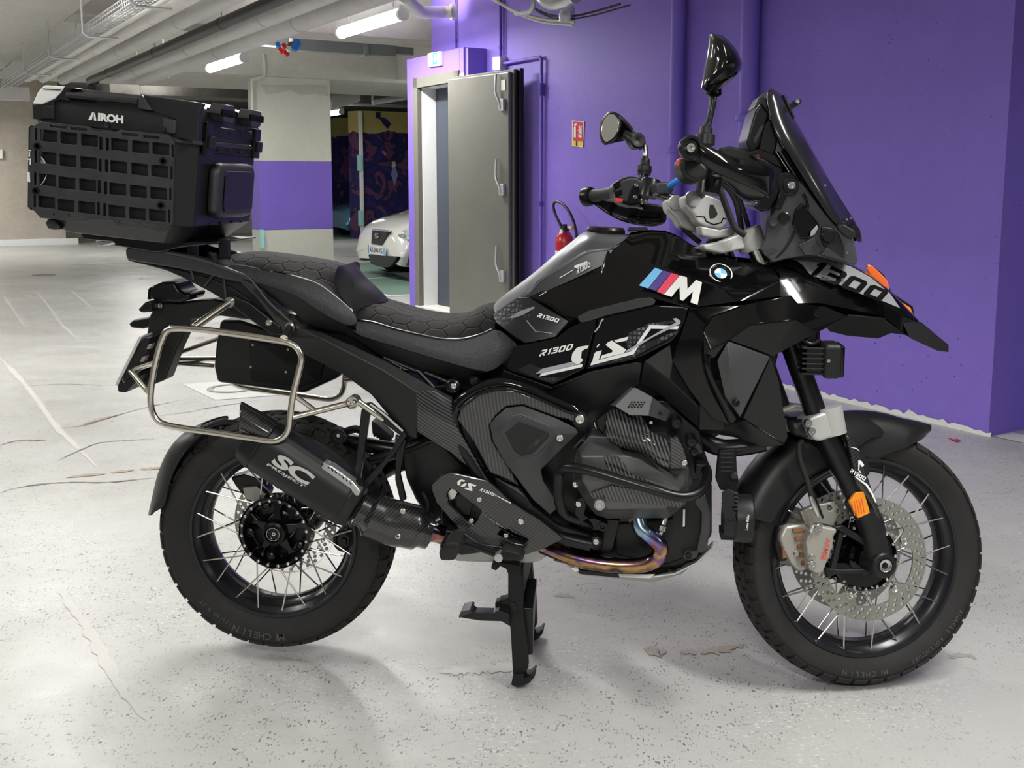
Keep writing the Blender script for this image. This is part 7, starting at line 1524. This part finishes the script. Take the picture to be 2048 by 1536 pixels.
pl('throttle_bracket',[(1192,840),(1210,828),(1218,822),(1212,850),(1206,868),(1196,858)],-.19,.02,M['frame'],pg_,bevel=.003); tube('bracket_edge',[P(x,y,-.192) for x,y in ((1192,834),(1190,848),(1196,860),(1204,868))],.0022,M['chrome'],pg_,n=8,res=6)
for x,y,r in ((1353,848,.011),(1383,885,.010),(1388,905,.008)): 
    lathe('engine_stud',P(x,y,-.17),-YD,[(-.03,r*1.3),(.0,r*1.3),(.004,r),(.004,r*.5),(.002,0)],M['matte2'],eng,seg=18)
pl('side_lug',[(1374,880),(1386,876),(1400,890),(1406,906),(1390,912),(1376,900)],-.165,.02,M['casegrey'],eng,r=3)
tube('coolant_hose',[P(x,y,-.10) for x,y in ((1395,868),(1420,888),(1450,896),(1490,893),(1530,885))],.022,M['frame'],bike,n=20,res=16)
pl('horn_bracket',[(1438,900),(1472,898),(1474,940),(1478,965),(1470,985),(1440,980),(1432,960)],-.13,.03,M['matte'],bike); lathe('horn_cap',P(1468,952,-.15),-YD,[(-.02,.009),(.0,.009),(.003,.006),(.003,0)],M['satin'],bike,seg=16)
for i in range(5): pl('bracket_slot',[(1442,905+i*9),(1466,905+i*9),(1466,908+i*9),(1442,908+i*9)],-.132,.003,M['satin'],bpy.data.objects['horn_bracket'],bevel=0)
# crash bar
cbp=[(1412,936,-.19),(1415,950,-.22),(1411,968,-.26),(1400,983,-.29),(1378,992,-.31),(1349,992,-.32),(1299,977,-.32),(1233,957,-.31),(1183,942,-.30),(1150,936,-.29),(1130,936,-.275),(1119,945,-.255),(1117,966,-.25),(1118,1000,-.25),(1124,1020,-.24),(1135,1032,-.22),(1160,1042,-.20),(1185,1056,-.17)]
crb=tube('crash_bar',[P(*q) for q in cbp],.0120,M['frame'],bike,n=110,res=18)
crb2=crb.copy(); crb2.data=crb.data.copy(); C.objects.link(crb2)
for v_ in crb2.data.vertices: v_.co.y*=-1
crb2.data.flip_normals()
pl('bar_clamp',[(1392,928),(1418,930),(1424,945),(1418,965),(1400,962),(1390,948)],-.20,.05,M['matte2'],crb,r=3); pl('bar_clamp',[(1152,1000),(1166,996),(1172,1010),(1168,1030),(1176,1036),(1160,1046),(1150,1034)],-.215,.03,M['frame'],crb,r=2)
lathe('head_bolt',P(1199,1011,-.285),-YD,[(-.03,.013),(.0,.0125),(.002,.010),(.0,.009),(.0,.006),(.003,.005),(.003,0)],M['alu'],hd,seg=26)
for x,y in ((1151,969),(1157,1008)): bolt(crb,P(x,y,-.22),-YD,.007)
# frame side cover: carbon surround, grey inner cover, recessed vent
so=Q5([(365,225),(480,140),(592,113),(705,125),(1010,250),(1055,268),(1048,320),(1010,300),(940,285),(740,212),(640,222),(575,278),(540,330),(560,430),(640,560),(716,700),(640,660),(540,620),(440,430),(345,300)])
scr=pl('carbon_side_cover',so,-.215,.02,M['carbon'],bike,bevel=.005,seg=3)
tube('cover_edge',[P(x,y,-.219) for x,y in Q5([(355,240),(470,150),(590,116),(700,122),(900,200),(1010,250),(1060,262)])],.0035,M['chrome'] if False else M['gloss'],scr,n=30,res=8)
tube('frame_tube_upper',[P(x,y,-.195) for x,y in Q5([(330,330),(350,210),(470,120),(600,85),(720,100),(900,180),(1040,240),(1090,290)])],.016,M['gloss'],bike,n=40,res=14)
tube('frame_tube_rear',[P(x,y,-.195) for x,y in Q5([(330,240),(340,380),(440,560),(560,740),(760,900),(960,1000),(1150,1050)])],.017,M['frame'],bike,n=40,res=14)
ic=facets('side_cover',{'a':(979,850,-.216),'b':(991,833,-.216),'c':(1012,815,-.216),'d':(1046,811,-.216),'e':(1112,836,-.216),'f':(1152,856,-.212),'g':(1157,866,-.21),'h':(1119,903,-.212),'i':(1082,940,-.212),'j':(1086,962,-.205),'k':(1120,1012,-.20),'l':(1100,1030,-.20),'m':(1066,1000,-.208),'n':(1042,968,-.212),'o':(1010,926,-.216),'p':(986,883,-.216),
  'A':(999,863,-.232),'B':(1026,832,-.232),'C':(1042,828,-.232),'D':(1099,853,-.230),'E':(1113,870,-.228),'F':(1078,912,-.230),'G':(1040,920,-.232),'H':(1022,908,-.232)},
  [['a','b','A'],['b','c','B','A'],['c','d','C','B'],['d','e','D','C'],['e','f','g','E','D'],['g','h','E'],['h','i','F','E'],['i','n','G','F'],['n','o','H','G'],['o','p','A','H'],['p','a','A'],['i','j','m','n'],['j','k','l','m'],['A','B','C','D','E','F','G','H']],M['casegrey'],bike,bevel=.004,seg=3,solid=.005)
rfr_=F3(P(999,863,-.232),P(1099,853,-.230),P(1040,920,-.232))
pl2=lambda nm,pts,t,m,off,par=ic,**k: plate(nm,rfr_.off(off),pts,t,m,par,**k)
pl2('cover_rim',Q5([(600,370),(680,283),(722,273),(905,345),(938,392),(832,512),(718,533),(675,508)]),.004,M['satin'],.003,bevel=.002,r=3)
pl2('cover_recess',Q5([(632,378),(715,306),(892,372),(896,405),(802,503),(735,521),(690,495)]),.004,M['matte2'],.0045,bevel=.002,r=3)
pl2('vent_slot',Q5([(762,478),(775,448),(880,378),(892,385),(885,405),(850,440),(800,478)]),.003,M['black'],.0055,bevel=.001,r=2)
pl2('vent_blade',Q5([(808,440),(835,420),(838,440),(815,460)]),.003,M['satin'],.007,bevel=.001)
bolt(ic,P(1120,876,-.232),-YD,.0085); lathe('frame_nut',P(1160,838,-.205),-YD,[(-.02,.019),(.004,.019),(.004,.014)],M['frame'],bike,seg=24); bolt(bike,P(1160,838,-.212),-YD,.0115,name='frame_bolt')
# lower frame spar and end disc
facets('lower_spar',dict(a=(986,952,-.205),b=(1034,974,-.21),c=(1066,1014,-.212),d=(1115,1050,-.205),e=(1184,1072,-.19),f=(1180,1094,-.19),g=(1118,1080,-.20),h=(1052,1040,-.205),i=(1000,990,-.20),j=(1060,1000,-.222)),[['a','b','j'],['b','c','j'],['c','d','g','h'],['c','h','j'],['j','h','i'],['j','i','a'],['d','e','f','g']],M['matte2'],bike,bevel=.004,solid=.02)
lathe('spar_end',P(1191,1083,-.195),-YD,[(-.03,.020),(.004,.020),(.008,.018),(.004,.013),(.004,.010),(.002,0)],M['frame'],bike,seg=32); bolt(bike,P(1192,1083,-.20),-YD,.0075,name='frame_bolt')
pl('mount_plate',[(1158,1040),(1190,1038),(1216,1048),(1214,1060),(1196,1062),(1160,1056)],-.185,.02,M['matte2'],r=3); lathe('mount_bush',P(1205,1053,-.186),-YD,[(-.01,.012),(.004,.011),(.004,.006),(.0,.004),(0,0)],M['frame'],bike,seg=18)
pl('frame_plate',[(1160,1030),(1195,1036),(1240,1040),(1225,1100),(1190,1120),(1150,1105),(1120,1080)],-.15,.03,M['frame'])
# heel guard in carbon with cut-outs
heel=Q5([(190,690),(240,640),(300,618),(345,625),(520,665),(560,692),(672,800),(840,900),(982,1010),(960,1030),(860,1080),(800,1100),(740,1120),(700,1080),(560,1040),(440,1060),(395,1015),(330,930),(220,800),(195,730)])
h1=rnd(Q5([(275,745),(300,714),(342,730),(490,850),(465,905),(445,930),(405,912),(295,812)]),2); h2=rnd(Q5([(588,992),(612,958),(655,962),(772,1022),(745,1052),(690,1042)]),2)
hg_=pl('heel_guard',heel,-.225,.008,M['carbon3'],bike,holes=[h1,h2],bevel=.0025)
hfr=FY(-.2255)
def gs(nm,fr,x0,y0,sx,sy,ang,par):
    R=lambda p:[(x0+(a*cos(ang)-b*sin(ang))*sx,y0+(a*sin(ang)+b*cos(ang))*sy) for a,b in p]
    decal(nm,fr,R([(1.9,0),(1.6,.5),(1.0,.55),(.75,1.1),(1.1,1.5),(.8,2),(.3,1.9),(0,1.4),(.2,.7),(.8,.1)]),M['white'],par,off=.001); decal(nm,fr,R([(2.0,.7),(2.6,.6),(2.3,1.7),(1.3,2.0),(1.5,1.4)]),M['white'],par,off=.001)
    decal(nm,fr,R([(3.0,.1),(5.2,-.2),(4.9,.35),(3.9,.5),(4.8,1.5),(4.5,1.9),(2.5,2.1),(2.8,1.6),(3.7,1.45),(2.8,.6)]),M['white'],par,off=.001)
gs('heel_lettering',hfr,919,955,7.2,7.4,.45,hg_)
block('heel_lettering','R1300',hfr,[(961,975),(990,987),(988,992),(959,981)],M['white'],hg_,off=.001); decal('heel_line',hfr,[(986,988),(988,988),(1022,1005),(1021,1007)],M['white'],hg_,off=.001)
for x,y,r in ((959,999,.006),(943,1041,.006),(1042,1043,.0075),(1012,1071,.006),(898,1069,.006)): bolt(hg_,P(x,y,-.227),-YD,r)
pl('heel_ridge',Q5([(480,850),(520,880),(700,1000),(640,940),(740,1000),(700,1010),(560,930)]),-.229,.003,M['carbon'],hg_,bevel=.001)
pl('guard_inner',Q5([(240,700),(340,680),(520,800),(800,1000),(760,1100),(560,1050),(330,920)]),-.195,.02,M['frame'],hg_)
for pts,m_ in (([(895,985),(905,975),(915,985),(908,998),(898,1000)],'steel'),([(912,990),(930,985),(946,1005),(940,1030),(922,1034),(910,1015)],'frame'),([(886,1010),(900,1000),(906,1020),(898,1032)],'matte2')): pl('pedal_pivot_part',pts,-.205,.02,M[m_],hg_,bevel=.004,r=2)
# footrest and brake pedal
fr_=prism('rider_footrest',[P(x,y,-.33) for x,y in ((877,1104),(884,1092),(898,1084),(918,1086),(918,1104),(908,1122),(880,1122))],(0,.09,0),M['rubber'],bike,bevel=.006)
for i in range(4): prism('footrest_rib',[P(x,y,-.332) for x,y in ((880+i*9,1090),(884+i*9,1089),(884+i*9,1096),(880+i*9,1097))],(0,.09,0),M['matte'],fr_,bevel=.001)
prism('footrest_hanger',[P(x,y,-.25) for x,y in ((890,1060),(930,1066),(960,1086),(1000,1092),(1010,1100),(920,1112),(900,1090))],(0,.05,0),M['frame'],fr_,bevel=.005)
bp_=prism('brake_pedal',[P(x,y,-.29) for x,y in ((1000,1106),(1010,1100),(1040,1108),(1048,1116),(1044,1122),(1010,1122),(1002,1118))],(0,.05,0),M['rubber'],bike,bevel=.003)
for i in range(7): prism('pedal_rib',[P(x,y,-.293) for x,y in ((1005+i*6,1104+i),(1007.5+i*6,1104+i),(1005+i*6,1117),(1002.5+i*6,1117))],(0,.04,0),M['matte'],bp_,bevel=.0005)
lathe('pedal_bolt',P(997,1116,-.292),-YD,[(-.02,.011),(.002,.010),(.003,0)],M['alu'],bp_,seg=20)
tube('pedal_arm',[P(930,1085,-.24),P(960,1095,-.25),P(1000,1110,-.27)],.010,M['frame'],bp_,n=8)
# pre-silencer and skid plate
ps=prism('pre_silencer',[P(x,y,-.13) for x,y in ((905,1108),(930,1095),(1000,1090),(1090,1098),(1098,1112),(1080,1124),(1056,1128),(960,1126),(908,1124))],(0,.26,0),M['alupaint'],bike,bevel=.016,seg=3)
sk_=facets('skid_plate',dict(a=(1128,1126,-.11),b=(1160,1146,-.11),c=(1232,1154,-.11),d=(1306,1160,-.10),e=(1364,1142,-.09),f=(1408,1104,-.08),g=(1430,1083,-.08),h=(1424,1100,-.13),i=(1395,1128,-.14),j=(1350,1150,-.15),k=(1300,1157,-.16),l=(1232,1148,-.16),m=(1162,1138,-.16),n=(1132,1122,-.15),
  C1=(1160,1150,0),C2=(1306,1165,0),C3=(1364,1148,0),C4=(1410,1108,0)),[['n','m','b','a'],['m','l','c','b'],['l','k','d','c'],['k','j','e','d'],['j','i','f','e'],['i','h','g','f'],['a','b','C1'],['b','c','d','C2','C1'],['d','e','C3','C2'],['e','f','C4','C3']],M['alupaint'],bike,mirror=True,bevel=.003,solid=.005)
for q in ([(1142,1136),(1155,1132),(1158,1143),(1150,1144)],[(1236,1148),(1310,1149),(1300,1157),(1240,1155)],): pl('skid_slot_edge',q,-.164,.003,M['white'],sk_,bevel=.0005)
pl('skid_side',[(1132,1122),(1162,1140),(1236,1146),(1312,1147),(1300,1158),(1232,1156),(1160,1149)],-.162,.02,M['frame'],sk_)
# exhaust headers
hp=[(1276,1034,-.19),(1282,1056,-.20),(1300,1072,-.205),(1317,1088,-.205),(1321,1102,-.20),(1312,1118,-.195),(1290,1128,-.19),(1250,1131,-.185),(1198,1127,-.18),(1150,1117,-.17),(1115,1104,-.155),(1085,1092,-.14)]
he=tube('exhaust_header',[P(*q) for q in hp],.0195,M['header'],bike,n=90,res=24)
tube('exhaust_header',[P(1345,1130,-.02),P(1320,1120,-.06),P(1290,1128,-.08),P(1200,1130,-.09),P(1110,1108,-.09)],.0172,M['header'],bike,n=30,res=20)
lathe('header_collar',P(1273,1034,-.188),P(1282,1056,-.20)-P(1273,1034,-.188),[(-.01,.022),(.006,.022)],M['rust'],he,seg=20)
lathe('lambda_sensor',P(1326,1049,-.19),Vector((-.3,-.3,-1)),[(-.02,.007),(0,.007),(.004,.011),(.016,.011),(.018,.006),(.03,.005)],M['steel'],he,seg=12)
# centre stand
ky=-.155
st_=prism('centre_stand',[P(x,y,ky) for x,y in ((1040,1130),(1013,1126),(990,1124),(983,1130),(982,1138),(992,1142),(1000,1133),(1012,1138),(1017,1151),(1016,1195),(1010,1199),(999,1200),(997,1204),(990,1205),(990,1217),(998,1219),(1017,1228),(1021,1262),(1026,1351),(1047,1350),(1056,1338),(1053,1280),(1046,1226),(1042,1170))],(0,.035,0),M['matte'],bike,bevel=.005,seg=3)
prism('stand_foot',[P(x,y,ky-.01) for x,y in ((1026,1350),(1022,1370),(1034,1374.5),(1058,1367),(1068,1356),(1071,1348),(1069,1346),(1060,1354),(1048,1357),(1047,1348)) ],(0,.05,0),M['matte'],st_,bevel=.003)
stL=prism('stand_leg_left',[mpt(x,y,ky,1) for x,y in ((1013,1126),(1017,1151),(1016,1195),(1021,1262),(1026,1351),(1047,1350),(1056,1338),(1053,1280),(1046,1226),(1042,1170),(1040,1130))],(0,-.035,0),M['matte'],st_,bevel=.005)
prism('stand_foot',[mpt(x,y,ky,1)+Vector((0,.01,0)) for x,y in ((1026,1350),(1022,1370),(1034,1374.5),(1058,1367),(1068,1356),(1071,1348),(1069,1346),(1060,1354),(1048,1357),(1047,1348)) ],(0,-.05,0),M['matte'],st_,bevel=.003)
a=P(1030,1160,ky);b=Vector((a.x,-a.y,a.z)); prism('stand_bridge',[Vector((a.x-.02,ky+.02,a.z+.03)),Vector((a.x+.02,ky+.02,a.z+.03)),Vector((a.x+.02,ky+.02,a.z-.05)),Vector((a.x-.02,ky+.02,a.z-.05))],(0,.27,0),M['matte'],st_,bevel=.004)
prism('stand_web',[Vector((P(1040,1225,ky).x,ky+.03,P(1040,1225,ky).z)),Vector((P(1040,1320,ky).x,ky+.03,P(1040,1320,ky).z)),Vector((P(1040,1200,ky).x,.0,P(1040,1200,ky).z))],(.03,0,0),M['frame'],st_,bevel=.003)
prism('stand_pedal',[P(x,y,ky-.04) for x,y in ((917,1233),(922,1224),(940,1220),(945,1221),(950,1225),(988,1226),(997,1221),(1018,1228),(1020,1253),(1003,1243),(963,1242),(930,1237),(921,1235),(919,1238))],(0,.035,0),M['frame'],st_,bevel=.004,seg=3)
prism('stand_pad',[P(x,y,ky-.055) for x,y in ((918,1233),(922,1224),(940,1220),(944,1224),(936,1229),(924,1232),(920,1237))],(0,.06,0),M['satin'],st_,bevel=.003)
pl('stand_lug',[(1003,1204),(1030,1206),(1034,1220),(1020,1224),(1004,1216)],ky-.004,.01,M['frame'],st_,r=2)
# side stand stub and misc hidden mass behind heel guard
prism('gearbox',[P(x,y,-.10) for x,y in ((880,960),(1000,930),(1120,1020),(1130,1110),(960,1110),(880,1060))],(0,.2,0),M['frame'],bike,bevel=.01)
prism('rear_inner_guard',[P(x,y,-.06) for x,y in ((800,900),(870,870),(960,960),(950,1060),(870,1060),(830,1000),(812,960))],(0,.12,0),M['frame'],bike,bevel=.01)
for pp in ([(845,985),(856,1010),(850,1040)],[(880,1040),(872,1060),(880,1078)]): tube('loose_wire',[P(x,y,-.16) for x,y in pp],.004,M['rubber'],bike,n=12,res=6)
